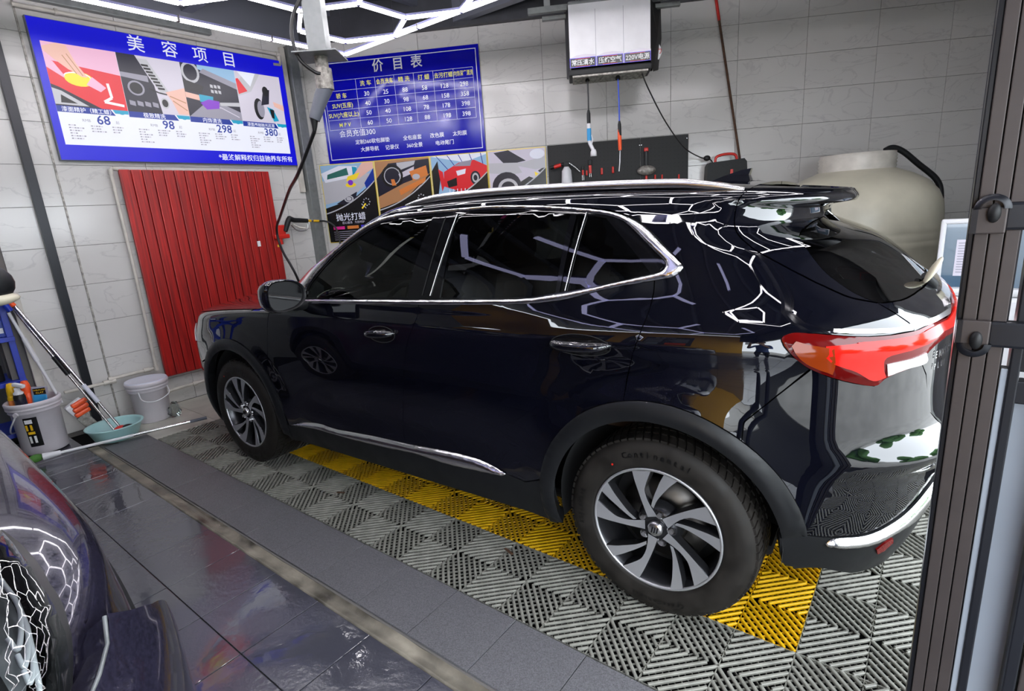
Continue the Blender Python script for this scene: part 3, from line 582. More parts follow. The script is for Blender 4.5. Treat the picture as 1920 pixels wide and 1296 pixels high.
'pillar_trim': ('M', [(0.786,1.142),(0.774,1.165),(0.755,1.186),(0.732,1.208),(0.72,1.234),(0.777,1.273),(0.868,1.317),(0.946,1.359),(1.006,1.396),(1.051,1.425),(1.089,1.45),(1.124,1.472),(1.159,1.492),(1.193,1.51),(1.226,1.525),(1.26,1.538),(1.296,1.549),(1.332,1.559),(1.369,1.567),(1.411,1.573),(1.464,1.577),(1.529,1.578),(1.603,1.576),(1.681,1.574),(1.758,1.572),(1.834,1.573),(1.912,1.575),(1.988,1.577),(2.06,1.577),(2.127,1.576),(2.192,1.573),(2.255,1.569),(2.318,1.564),(2.385,1.557),(2.453,1.55),(2.515,1.543),(2.563,1.537),(2.594,1.532),(2.615,1.528),(2.63,1.523),(2.646,1.516),(2.663,1.509),(2.679,1.5),(2.694,1.489),(2.711,1.476),(2.73,1.459),(2.75,1.441),(2.77,1.421),(2.789,1.404),(2.807,1.388),(2.824,1.372),(2.839,1.358),(2.851,1.347),(2.858,1.34),(2.862,1.335),(2.863,1.331),(2.863,1.326),(2.861,1.322),(2.857,1.317),(2.851,1.313),(2.845,1.309),(2.836,1.305),(2.826,1.302),(2.814,1.299),(2.803,1.296),(2.759,1.288),(2.712,1.28),(2.666,1.271),(2.622,1.262),(2.581,1.251),(2.544,1.24),(2.506,1.229),(2.467,1.22),(2.426,1.212),(2.383,1.207),(2.338,1.202),(2.293,1.198),(2.248,1.194),(2.204,1.191),(2.156,1.189),(2.098,1.186),(2.027,1.183),(1.944,1.179),(1.855,1.175),(1.764,1.171),(1.674,1.168),(1.582,1.165),(1.483,1.162),(1.372,1.159),(1.245,1.155),(1.103,1.151),(0.948,1.147)]),
'sill_cladding': ('M', [(0.492,0.36),(0.559,0.364),(0.629,0.372),(0.712,0.383),(0.807,0.393),(0.923,0.404),(1.05,0.414),(1.172,0.423),(1.28,0.429),(1.367,0.432),(1.444,0.433),(1.518,0.433),(1.597,0.434),(1.686,0.435),(1.779,0.437),(1.867,0.439),(1.943,0.439),(2.005,0.437),(2.059,0.433),(2.106,0.43),(2.147,0.426),(2.18,0.423),(2.206,0.42),(2.23,0.417),(2.256,0.415),(2.356,0.456),(2.351,0.409),(2.35,0.363),(2.354,0.317),(2.362,0.271),(2.36,0.25),(2,0.25),(1.5,0.25),(1,0.25),(0.46,0.25),(0.44,0.3)]),
'chrome_sill_strip': ('M', [(0.519,0.367),(0.551,0.376),(0.583,0.386),(0.618,0.396),(0.658,0.406),(0.698,0.413),(0.738,0.419),(0.779,0.424),(0.819,0.426),(0.854,0.426),(0.888,0.423),(0.926,0.421),(0.978,0.42),(1.044,0.424),(1.121,0.429),(1.202,0.434),(1.281,0.439),(1.362,0.442),(1.444,0.444),(1.524,0.446),(1.596,0.449),(1.659,0.453),(1.717,0.457),(1.77,0.46),(1.82,0.463),(1.866,0.464),(1.909,0.465),(1.948,0.465),(1.983,0.465),(2.013,0.462),(2.04,0.459),(2.063,0.455),(2.084,0.45),(2.103,0.446),(2.12,0.44),(2.135,0.435),(2.151,0.43),(2.15,0.424),(2.145,0.421),(2.142,0.418),(2.137,0.415),(2.125,0.412),(2.105,0.41),(2.08,0.408),(2.05,0.406),(2.014,0.403),(1.97,0.401),(1.92,0.398),(1.865,0.395),(1.81,0.394),(1.757,0.395),(1.702,0.398),(1.645,0.401),(1.588,0.402),(1.528,0.4),(1.467,0.396),(1.405,0.391),(1.34,0.388),(1.274,0.386),(1.205,0.384),(1.135,0.383),(1.063,0.382),(0.989,0.382),(0.912,0.382),(0.835,0.382),(0.762,0.381),(0.694,0.377),(0.629,0.372),(0.571,0.368)]),
'rear_wheel_arch_trim': ('M', [(2.359,0.244),(2.35,0.281),(2.344,0.318),(2.341,0.355),(2.34,0.393),(2.343,0.43),(2.348,0.468),(2.356,0.504),(2.367,0.54),(2.38,0.575),(2.397,0.609),(2.415,0.642),(2.437,0.673),(2.46,0.702),(2.486,0.73),(2.513,0.755),(2.543,0.779),(2.574,0.8),(2.607,0.818),(2.641,0.834),(2.676,0.847),(2.712,0.858),(2.749,0.866),(2.786,0.871),(2.824,0.873),(2.861,0.872),(2.899,0.869),(2.936,0.862),(2.972,0.853),(3.007,0.841),(3.041,0.826),(3.074,0.809),(3.106,0.789),(3.136,0.767),(3.164,0.743),(3.191,0.716),(3.215,0.688),(3.238,0.657),(3.258,0.625),(3.275,0.592),(3.291,0.558),(3.304,0.522),(3.315,0.486),(3.322,0.449),(3.301,0.458),(3.306,0.453),(3.303,0.449),(3.292,0.448),(3.276,0.446),(3.258,0.444),(3.241,0.441),(3.253,0.38),(3.251,0.414),(3.247,0.447),(3.24,0.48),(3.23,0.512),(3.218,0.543),(3.204,0.574),(3.188,0.603),(3.169,0.631),(3.148,0.657),(3.126,0.681),(3.101,0.704),(3.075,0.724),(3.047,0.743),(3.018,0.759),(2.988,0.772),(2.957,0.783),(2.924,0.792),(2.891,0.798),(2.858,0.801),(2.824,0.802),(2.791,0.8),(2.758,0.795),(2.725,0.788),(2.693,0.778),(2.662,0.766),(2.632,0.751),(2.603,0.734),(2.575,0.714),(2.55,0.693),(2.526,0.669),(2.504,0.644),(2.484,0.617),(2.466,0.588),(2.451,0.559),(2.438,0.528),(2.427,0.496),(2.419,0.463),(2.414,0.43),(2.411,0.396),(2.411,0.363),(2.414,0.329),(2.419,0.296),(2.427,0.264)]),
'rear_bumper': ('M', [(3.121,0.779),(3.141,0.763),(3.161,0.746),(3.18,0.727),(3.198,0.708),(3.215,0.688),(3.231,0.667),(3.246,0.645),(3.259,0.623),(3.272,0.599),(3.283,0.575),(3.294,0.551),(3.303,0.526),(3.311,0.5),(3.317,0.475),(3.322,0.449),(3.302,0.454),(3.324,0.451),(3.347,0.447),(3.371,0.443),(3.395,0.44),(3.423,0.438),(3.452,0.436),(3.482,0.436),(3.51,0.437),(3.535,0.44),(3.557,0.445),(3.579,0.451),(3.602,0.459),(3.628,0.467),(3.656,0.476),(3.686,0.486),(3.717,0.5),(3.748,0.518),(3.78,0.539),(3.818,0.56),(3.869,0.574),(3.99,0.56),(4.15,0.54),(4.42,0.53),(4.42,0.74),(4.2,0.74),(4,0.745),(3.85,0.76),(3.78,0.82),(3.745,0.9),(3.72,0.96),(3.686,1.002),(3.65,1),(3.617,0.997),(3.588,0.993),(3.566,0.99),(3.55,0.986),(3.539,0.982),(3.53,0.979),(3.522,0.975),(3.514,0.971),(3.507,0.967),(3.5,0.963),(3.494,0.959),(3.476,0.963),(3.459,0.966),(3.443,0.97),(3.426,0.974),(3.409,0.979),(3.392,0.984),(3.375,0.99),(3.358,0.996),(3.342,1.003),(3.327,1.011),(3.311,1.019),(3.296,1.026),(3.299,1.019),(3.277,0.998),(3.255,0.977),(3.233,0.955),(3.211,0.933),(3.19,0.91),(3.168,0.888),(3.147,0.865),(3.125,0.842)]),
'rear_bumper_cladding': ('M', [(3.241,0.441),(3.255,0.445),(3.27,0.448),(3.285,0.451),(3.302,0.451),(3.323,0.45),(3.345,0.446),(3.37,0.441),(3.396,0.438),(3.423,0.436),(3.452,0.434),(3.483,0.433),(3.511,0.434),(3.535,0.437),(3.558,0.442),(3.579,0.449),(3.603,0.457),(3.629,0.465),(3.657,0.473),(3.688,0.484),(3.718,0.497),(3.749,0.515),(3.782,0.537),(3.82,0.557),(3.871,0.571),(3.99,0.555),(4.15,0.535),(4.42,0.525),(4.42,0.2),(4.1,0.2),(3.75,0.2),(3.5,0.24),(3.378,0.302),(3.36,0.305),(3.342,0.308),(3.325,0.311),(3.31,0.314),(3.295,0.316),(3.281,0.317),(3.268,0.319),(3.258,0.326),(3.252,0.338),(3.249,0.354),(3.248,0.371),(3.245,0.387)]),
'chrome_bumper_strip': ('M', [(3.377,0.419),(3.382,0.424),(3.386,0.429),(3.393,0.434),(3.404,0.437),(3.424,0.437),(3.45,0.435),(3.479,0.433),(3.507,0.433),(3.532,0.436),(3.556,0.441),(3.58,0.447),(3.603,0.454),(3.626,0.461),(3.649,0.469),(3.671,0.478),(3.693,0.488),(3.716,0.5),(3.739,0.513),(3.762,0.526),(3.785,0.538),(3.807,0.547),(3.828,0.556),(3.85,0.564),(3.878,0.57),(4,0.55),(4.2,0.53),(4.42,0.52),(4.42,0.48),(4.2,0.49),(4,0.51),(3.95,0.51),(3.938,0.498),(3.906,0.495),(3.88,0.489),(3.851,0.481),(3.823,0.469),(3.796,0.455),(3.768,0.44),(3.738,0.429),(3.706,0.422),(3.674,0.417),(3.643,0.412),(3.617,0.407),(3.595,0.401),(3.576,0.395),(3.556,0.39),(3.535,0.387),(3.511,0.387),(3.486,0.387),(3.462,0.388),(3.441,0.39),(3.424,0.393),(3.41,0.397),(3.397,0.403),(3.383,0.407)]),
'rear_reflector': ('M', [(3.568,0.356),(3.603,0.379),(3.635,0.388),(3.649,0.36),(3.612,0.334),(3.582,0.329)]),
'tail_light': ('M', [(3.216,1.116),(3.218,1.122),(3.22,1.125),(3.223,1.127),(3.228,1.129),(3.235,1.132),(3.242,1.134),(3.252,1.135),(3.263,1.135),(3.276,1.134),(3.291,1.132),(3.31,1.131),(3.333,1.128),(3.361,1.125),(3.39,1.121),(3.418,1.118),(3.442,1.116),(3.465,1.114),(3.489,1.113),(3.514,1.112),(3.542,1.111),(3.574,1.111),(3.606,1.111),(3.637,1.111),(3.661,1.112),(3.681,1.114),(3.701,1.116),(3.725,1.118),(3.756,1.119),(3.794,1.118),(3.839,1.117),(3.895,1.115),(4.05,1.135),(4.2,1.14),(4.42,1.14),(4.42,1.07),(4.2,1.07),(4,1.06),(3.829,1.065),(3.79,1.059),(3.757,1.053),(3.731,1.045),(3.713,1.037),(3.702,1.029),(3.696,1.02),(3.691,1.011),(3.686,1.002),(3.65,1),(3.617,0.997),(3.588,0.993),(3.566,0.99),(3.55,0.986),(3.539,0.982),(3.53,0.979),(3.522,0.975),(3.515,0.97),(3.51,0.965),(3.504,0.961),(3.494,0.959),(3.479,0.961),(3.462,0.964),(3.444,0.969),(3.426,0.974),(3.409,0.979),(3.392,0.984),(3.375,0.99),(3.358,0.996),(3.342,1.003),(3.325,1.01),(3.31,1.018),(3.296,1.026),(3.283,1.035),(3.272,1.045),(3.262,1.054),(3.253,1.063),(3.246,1.072),(3.239,1.079),(3.233,1.086),(3.227,1.093),(3.223,1.099),(3.221,1.105),(3.218,1.11)]),
'light_amber': ('M', [(3.254,1.11),(3.268,1.106),(3.283,1.101),(3.298,1.097),(3.311,1.094),(3.324,1.091),(3.335,1.089),(3.346,1.087),(3.358,1.085),(3.359,1.074),(3.361,1.063),(3.362,1.053),(3.363,1.042),(3.362,1.033),(3.361,1.024),(3.359,1.016),(3.357,1.008),(3.341,1.016),(3.324,1.023),(3.309,1.031),(3.295,1.039),(3.284,1.047),(3.274,1.056),(3.266,1.064),(3.259,1.072),(3.254,1.078),(3.25,1.084),(3.247,1.089),(3.243,1.094)]),
'light_bar': ('M', [(3.335,1.093),(3.357,1.094),(3.381,1.095),(3.403,1.096),(3.419,1.097),(3.426,1.097),(3.424,1.1),(3.429,1.1),(3.444,1.101),(3.464,1.1),(3.488,1.1),(3.513,1.099),(3.54,1.099),(3.571,1.099),(3.604,1.099),(3.634,1.099),(3.658,1.101),(3.678,1.103),(3.697,1.106),(3.719,1.108),(3.747,1.11),(3.779,1.111),(3.817,1.112),(3.861,1.111),(4.05,1.125),(4.42,1.125),(4.42,1.085),(4.05,1.085),(3.796,1.087),(3.772,1.083),(3.751,1.079),(3.731,1.075),(3.708,1.071),(3.683,1.068),(3.657,1.066),(3.631,1.064),(3.606,1.061),(3.58,1.06),(3.554,1.058),(3.531,1.056),(3.515,1.051),(3.508,1.043),(3.507,1.033),(3.508,1.023),(3.51,1.014),(3.511,1.006),(3.514,1),(3.517,0.993),(3.52,0.987),(3.51,0.984),(3.499,0.981),(3.489,0.979),(3.478,0.98),(3.465,0.985),(3.452,0.994),(3.438,1.004),(3.424,1.013),(3.408,1.021),(3.39,1.028),(3.373,1.036),(3.36,1.042),(3.351,1.048),(3.346,1.054),(3.341,1.059),(3.336,1.064)]),
'light_clear': ('M', [(3.517,1.03),(3.539,1.032),(3.563,1.033),(3.587,1.034),(3.61,1.035),(3.629,1.037),(3.645,1.039),(3.661,1.041),(3.678,1.043),(3.681,1.034),(3.687,1.024),(3.689,1.016),(3.682,1.009),(3.664,1.006),(3.639,1.005),(3.614,1.005),(3.592,1.003),(3.574,1),(3.556,0.997),(3.54,0.993),(3.524,0.99)]),
'light_chrome_line': ('M', [(3.356,1.141),(3.379,1.139),(3.403,1.138),(3.428,1.136),(3.453,1.135),(3.481,1.133),(3.511,1.131),(3.542,1.129),(3.569,1.128),(3.591,1.129),(3.608,1.13),(3.625,1.132),(3.644,1.133),(3.669,1.133),(3.697,1.133),(3.728,1.133),(3.763,1.133),(3.804,1.134),(3.853,1.135),(3.916,1.135),(4.005,1.131),(4.05,1.175),(4.42,1.175),(4.42,1.15),(4.05,1.15),(3.941,1.12),(3.878,1.121),(3.829,1.121),(3.788,1.12),(3.752,1.119),(3.721,1.118),(3.693,1.118),(3.666,1.117),(3.639,1.117),(3.61,1.117),(3.581,1.117),(3.553,1.117),(3.526,1.118),(3.498,1.12),(3.469,1.122),(3.442,1.124),(3.42,1.125),(3.401,1.127),(3.385,1.129),(3.371,1.13),(3.356,1.132)]),
'tailgate': ('M', [(3.526,1.198),(3.579,1.168),(3.63,1.136),(3.652,1.108),(3.658,1.099),(3.665,1.09),(3.672,1.08),(3.678,1.071),(3.682,1.061),(3.686,1.05),(3.69,1.04),(3.692,1.03),(3.693,1.022),(3.692,1.015),(3.691,1.008),(3.69,1.001),(3.725,0.96),(3.745,0.9),(3.78,0.82),(3.85,0.765),(4,0.75),(4.2,0.745),(4.42,0.745),(4.42,1.21),(4.2,1.21),(3.864,1.204),(3.806,1.203),(3.758,1.2),(3.719,1.198),(3.687,1.196),(3.661,1.195),(3.639,1.194),(3.619,1.195),(3.599,1.195),(3.58,1.196),(3.561,1.196),(3.543,1.197)]),
'rear_glass': ('M', [(3.526,1.198),(3.504,1.206),(3.482,1.214),(3.461,1.223),(3.44,1.233),(3.418,1.246),(3.396,1.261),(3.374,1.277),(3.355,1.293),(3.339,1.31),(3.325,1.329),(3.313,1.346),(3.304,1.363),(3.299,1.377),(3.298,1.39),(3.3,1.403),(3.303,1.417),(3.312,1.423),(3.322,1.429),(3.334,1.435),(3.353,1.441),(3.382,1.449),(3.423,1.456),(3.476,1.464),(3.539,1.471),(3.61,1.476),(3.697,1.48),(3.811,1.483),(3.973,1.486),(4,1.52),(4.32,1.52),(4.32,1.215),(3.864,1.204),(3.806,1.203),(3.758,1.2),(3.719,1.198),(3.687,1.196),(3.661,1.195),(3.639,1.194),(3.619,1.195),(3.599,1.195),(3.58,1.196),(3.561,1.196),(3.543,1.197)]),
'tailgate_top': ('M', [(3.058,1.766),(3.058,1.709),(3.053,1.673),(3.048,1.645),(3.043,1.623),(3.04,1.606),(3.039,1.588),(3.039,1.569),(3.039,1.552),(3.039,1.536),(3.04,1.52),(3.041,1.504),(3.043,1.489),(3.046,1.475),(3.049,1.463),(3.053,1.451),(3.059,1.439),(3.067,1.427),(3.077,1.415),(3.088,1.404),(3.098,1.394),(3.106,1.386),(3.114,1.38),(3.123,1.373),(3.138,1.363),(3.161,1.35),(3.189,1.334),(3.219,1.318),(3.246,1.303),(3.27,1.291),(3.292,1.279),(3.314,1.268),(3.336,1.258),(3.359,1.247),(3.381,1.237),(3.404,1.227),(3.427,1.219),(3.451,1.213),(3.475,1.208),(3.5,1.203),(3.526,1.198),(3.504,1.206),(3.482,1.214),(3.461,1.223),(3.44,1.233),(3.418,1.246),(3.396,1.261),(3.374,1.277),(3.355,1.293),(3.339,1.31),(3.325,1.329),(3.313,1.346),(3.304,1.363),(3.299,1.377),(3.298,1.39),(3.3,1.403),(3.303,1.417),(3.312,1.423),(3.322,1.429),(3.334,1.435),(3.353,1.441),(3.382,1.449),(3.423,1.456),(3.476,1.464),(3.539,1.471),(3.61,1.476),(3.697,1.48),(3.811,1.483),(3.973,1.486),(4,1.525),(4.37,1.525),(4.37,1.8),(3.9,1.8),(3.5,1.8),(3.07,1.8)]),
'fender': ('F', [(0.46,0.36),(0.427,0.513),(0.423,0.558),(0.416,0.602),(0.409,0.646),(0.403,0.688),(0.401,0.728),(0.402,0.768),(0.407,0.808),(0.417,0.851),(0.426,0.899),(0.437,0.95),(0.45,0.996),(0.461,1.034),(0.463,1.06),(0.461,1.078),(0.455,1.095),(0.437,1.115),(0.45,1.085),(0.2,1.085),(0,1.085),(-0.2,1.085),(-0.42,1.085),(-0.6,1.08),(-0.6,0.98),(-0.55,0.8),(-0.5,0.66),(-0.368,0.703),(-0.349,0.725),(-0.328,0.746),(-0.306,0.765),(-0.283,0.783),(-0.259,0.799),(-0.234,0.814),(-0.208,0.828),(-0.181,0.841),(-0.153,0.851),(-0.125,0.86),(-0.096,0.868),(-0.067,0.873),(-0.037,0.876),(-0.008,0.877),(0.022,0.876),(0.051,0.873),(0.081,0.869),(0.11,0.862),(0.138,0.854),(0.166,0.845),(0.194,0.834),(0.221,0.821),(0.247,0.807),(0.272,0.791),(0.296,0.774),(0.319,0.756),(0.341,0.736),(0.362,0.715),(0.381,0.693),(0.399,0.669),(0.416,0.645),(0.431,0.619),(0.445,0.593),(0.457,0.566),(0.467,0.538),(0.476,0.51),(0.482,0.481),(0.488,0.452),(0.491,0.423)]),
'front_wheel_arch_trim': ('F', [(-0.449,0.187),(-0.463,0.226),(-0.473,0.265),(-0.48,0.306),(-0.484,0.347),(-0.484,0.388),(-0.482,0.429),(-0.476,0.469),(-0.467,0.509),(-0.456,0.549),(-0.441,0.587),(-0.423,0.623),(-0.402,0.658),(-0.378,0.691),(-0.352,0.722),(-0.323,0.75),(-0.292,0.776),(-0.259,0.799),(-0.223,0.82),(-0.186,0.838),(-0.148,0.853),(-0.108,0.865),(-0.068,0.872),(-0.027,0.876),(0.014,0.876),(0.055,0.873),(0.096,0.865),(0.136,0.855),(0.175,0.841),(0.213,0.825),(0.249,0.806),(0.284,0.783),(0.316,0.758),(0.347,0.731),(0.375,0.701),(0.4,0.668),(0.423,0.634),(0.442,0.598),(0.459,0.56),(0.472,0.521),(0.482,0.482),(0.489,0.441),(0.493,0.4),(0.493,0.359),(0.489,0.318),(0.482,0.277),(0.413,0.292),(0.419,0.327),(0.422,0.362),(0.422,0.397),(0.419,0.432),(0.413,0.467),(0.404,0.501),(0.393,0.534),(0.379,0.566),(0.362,0.597),(0.342,0.627),(0.321,0.654),(0.297,0.68),(0.271,0.704),(0.243,0.725),(0.213,0.744),(0.182,0.761),(0.15,0.775),(0.116,0.786),(0.082,0.794),(0.047,0.799),(0.012,0.802),(-0.023,0.801),(-0.058,0.798),(-0.093,0.792),(-0.127,0.783),(-0.16,0.771),(-0.191,0.756),(-0.222,0.739),(-0.25,0.719),(-0.277,0.697),(-0.302,0.673),(-0.325,0.646),(-0.345,0.618),(-0.363,0.588),(-0.379,0.557),(-0.392,0.524),(-0.402,0.491),(-0.409,0.457),(-0.414,0.422),(-0.416,0.387),(-0.415,0.351),(-0.412,0.316),(-0.406,0.282),(-0.397,0.248),(-0.385,0.215)]),
'front_bumper': ('F', [(-0.5,0.655),(-0.55,0.79),(-1,0.79),(-1.3,0.8),(-1.3,0.6),(-1.3,0.4),(-1.67,0.4),(-1.67,0.2),(-1.2,0.2),(-0.8,0.22),(-0.53,0.26),(-0.47,0.252),(-0.477,0.287),(-0.482,0.321),(-0.484,0.356),(-0.484,0.391),(-0.482,0.426),(-0.478,0.461),(-0.471,0.495),(-0.462,0.529),(-0.451,0.562),(-0.437,0.594),(-0.421,0.625),(-0.404,0.655),(-0.384,0.684)]),
'headlight': ('F', [(-0.56,0.8),(-0.61,0.975),(-0.9,0.97),(-1.25,0.93),(-1.3,0.86),(-1,0.81)]),
'grille': ('F', [(-1.31,0.42),(-1.67,0.42),(-1.67,0.86),(-1.32,0.86)]),
'hood': ('F', [(0.45,1.09),(0.2,1.09),(0,1.09),(-0.2,1.09),(-0.42,1.09),(-0.61,1.085),(-0.62,0.985),(-0.9,0.98),(-1.2,0.95),(-1.3,0.94),(-1.31,0.87),(-1.67,0.87),(-1.67,1.2),(-1.67,1.99),(0,1.99),(0.45,1.99),(0.6,1.6),(0.62,1.3),(0.6,1.14)]),
'windshield': ('M', [(0.6,1.15),(0.64,1.2),(0.78,1.32),(0.88,1.4),(1.02,1.5),(1.14,1.57),(1.22,1.62),(-0.15,1.62),(-0.25,1.55),(-0.4,1.45),(-0.6,1.3),(-0.83,1.12),(-0.3,1.12)]),
'roof': ('M', [(3.06,1.805),(2.6,1.805),(2.2,1.805),(1.8,1.805),(1.5,1.785),(1.36,1.705),(1.24,1.625),(0.6,1.625),(-0.14,1.625),(-0.1,1.8),(-0.02,2.2),(0.03,2.395),(1,2.395),(2,2.395),(3.06,2.395)]),
'core_rear': ('M', [(0.47,0.25),(0.47,1.06),(3.6,1.06),(4.42,1.1),(4.42,0.25),(3.3,0.25),(3.33,0.45),(3.312,0.52),(3.286,0.588),(3.251,0.651),(3.207,0.708),(3.156,0.759),(3.099,0.802),(3.037,0.836),(2.97,0.861),(2.899,0.876),(2.827,0.88),(2.756,0.874),(2.685,0.858),(2.618,0.832),(2.556,0.796),(2.499,0.752),(2.449,0.7),(2.407,0.641),(2.374,0.577),(2.35,0.509),(2.34,0.25)]),
'core_front': ('F', [(0.46,0.25),(0.46,1.05),(-0.3,1.05),(-1.67,0.9),(-1.67,0.25),(-0.5,0.25),(-0.474,0.509),(-0.452,0.577),(-0.42,0.641),(-0.38,0.7),(-0.331,0.752),(-0.276,0.796),(-0.214,0.833),(-0.147,0.862),(-0.077,0.879),(-0.006,0.884),(0.066,0.879),(0.137,0.862),(0.205,0.837),(0.268,0.802),(0.326,0.759),(0.377,0.708),(0.42,0.651),(0.455,0.588),(0.48,0.52),(0.495,0.45),(0.49,0.25)]),
'c2_light': ('F', [(-0.325,1.177),(-0.424,1.159),(-0.529,1.131),(-0.614,1.097),(-0.678,1.062),(-0.72,1.03),(-0.757,1),(-0.791,1.018),(-0.771,1.083),(-0.655,1.169),(-0.482,1.215),(-0.354,1.202)]),
'c2_fender': ('F', [(0.45,0.36),(0.45,1.99),(0,1.99),(-0.5,1.99),(-1,1.99),(-1.67,1.99),(-1.67,0.62),(-1.2,0.62),(-0.6,0.62),(-0.5,0.62),(-0.379,0.69),(-0.353,0.721),(-0.325,0.749),(-0.294,0.774),(-0.262,0.797),(-0.227,0.818),(-0.191,0.836),(-0.154,0.851),(-0.115,0.863),(-0.075,0.871),(-0.035,0.876),(0.005,0.877),(0.045,0.874),(0.085,0.868),(0.125,0.858),(0.163,0.846),(0.201,0.831),(0.237,0.812),(0.271,0.792),(0.304,0.768),(0.335,0.742),(0.363,0.713),(0.389,0.682),(0.413,0.65),(0.433,0.615),(0.451,0.579),(0.466,0.541),(0.478,0.502),(0.486,0.463),(0.491,0.423)]),
'c2_bumper': ('F', [(-0.5,0.61),(-0.8,0.61),(-1.67,0.61),(-1.67,0.2),(-1.2,0.2),(-0.8,0.22),(-0.53,0.26),(-0.47,0.252),(-0.478,0.294),(-0.483,0.337),(-0.484,0.38),(-0.482,0.423),(-0.477,0.466),(-0.468,0.508),(-0.456,0.549),(-0.44,0.588),(-0.421,0.626)]),
'c2_slab': ('F', [(-0.64,1.055),(-0.585,1),(-0.5,0.9),(-0.47,0.8),(-0.47,0.4),(-1.2,0.4),(-1.2,0.8),(-0.8,0.985),(-0.72,1.02)]),
}
C2_BLADES = [[(-0.45, 1.18), (-0.547, 1.149), (-0.64, 1.125), (-0.609, 1.147)], [(-0.547, 1.149), (-0.611, 1.124), (-0.68, 1.103), (-0.652, 1.122)], [(-0.611, 1.124), (-0.67, 1.098), (-0.711, 1.081), (-0.686, 1.102)], [(-0.67, 1.098), (-0.718, 1.063), (-0.73, 1.059)]]
# ------------------------------------------------------------ panels cut from the body surface
def _inset(poly, d):
    n = len(poly); a = sum(poly[i][0] * poly[(i + 1) % n][1] - poly[(i + 1) % n][0] * poly[i][1] for i in range(n)); sg = 1 if a > 0 else -1
    out = []
    for i in range(n):
        p0, p1, p2 = poly[i - 1], poly[i], poly[(i + 1) % n]
        e1 = np.array([p1[0] - p0[0], p1[1] - p0[1]]); e2 = np.array([p2[0] - p1[0], p2[1] - p1[1]])
        e1 = e1 / (np.hypot(*e1) + 1e-9); e2 = e2 / (np.hypot(*e2) + 1e-9)
        nn = np.array([-(e1[1] + e2[1]), e1[0] + e2[0]]); l = np.hypot(*nn)
        if l < .2: out.append(tuple(p1)); continue
        nn = nn / l; out.append((p1[0] + sg * nn[0] * d, p1[1] + sg * nn[1] * d))
    return out
def _dens(poly, h):
    out = []
    for i in range(len(poly)):
        a, b = poly[i], poly[(i + 1) % len(poly)]; n = max(1, int(math.hypot(b[0] - a[0], b[1] - a[1]) / h))
        out += [(a[0] + (b[0] - a[0]) * k / n, a[1] + (b[1] - a[1]) * k / n) for k in range(n)]
    return out
def _inside(pts, poly):
    x, y = pts[:, 0], pts[:, 1]; c = np.zeros(len(pts), bool); n = len(poly)
    for i in range(n):
        x1, y1 = poly[i]; x2, y2 = poly[(i + 1) % n]
        if y1 == y2: continue
        k = ((y1 > y) != (y2 > y)) & (x < (x2 - x1) * (y - y1) / (y2 - y1) + x1); c ^= k
    return c
_pc = {}
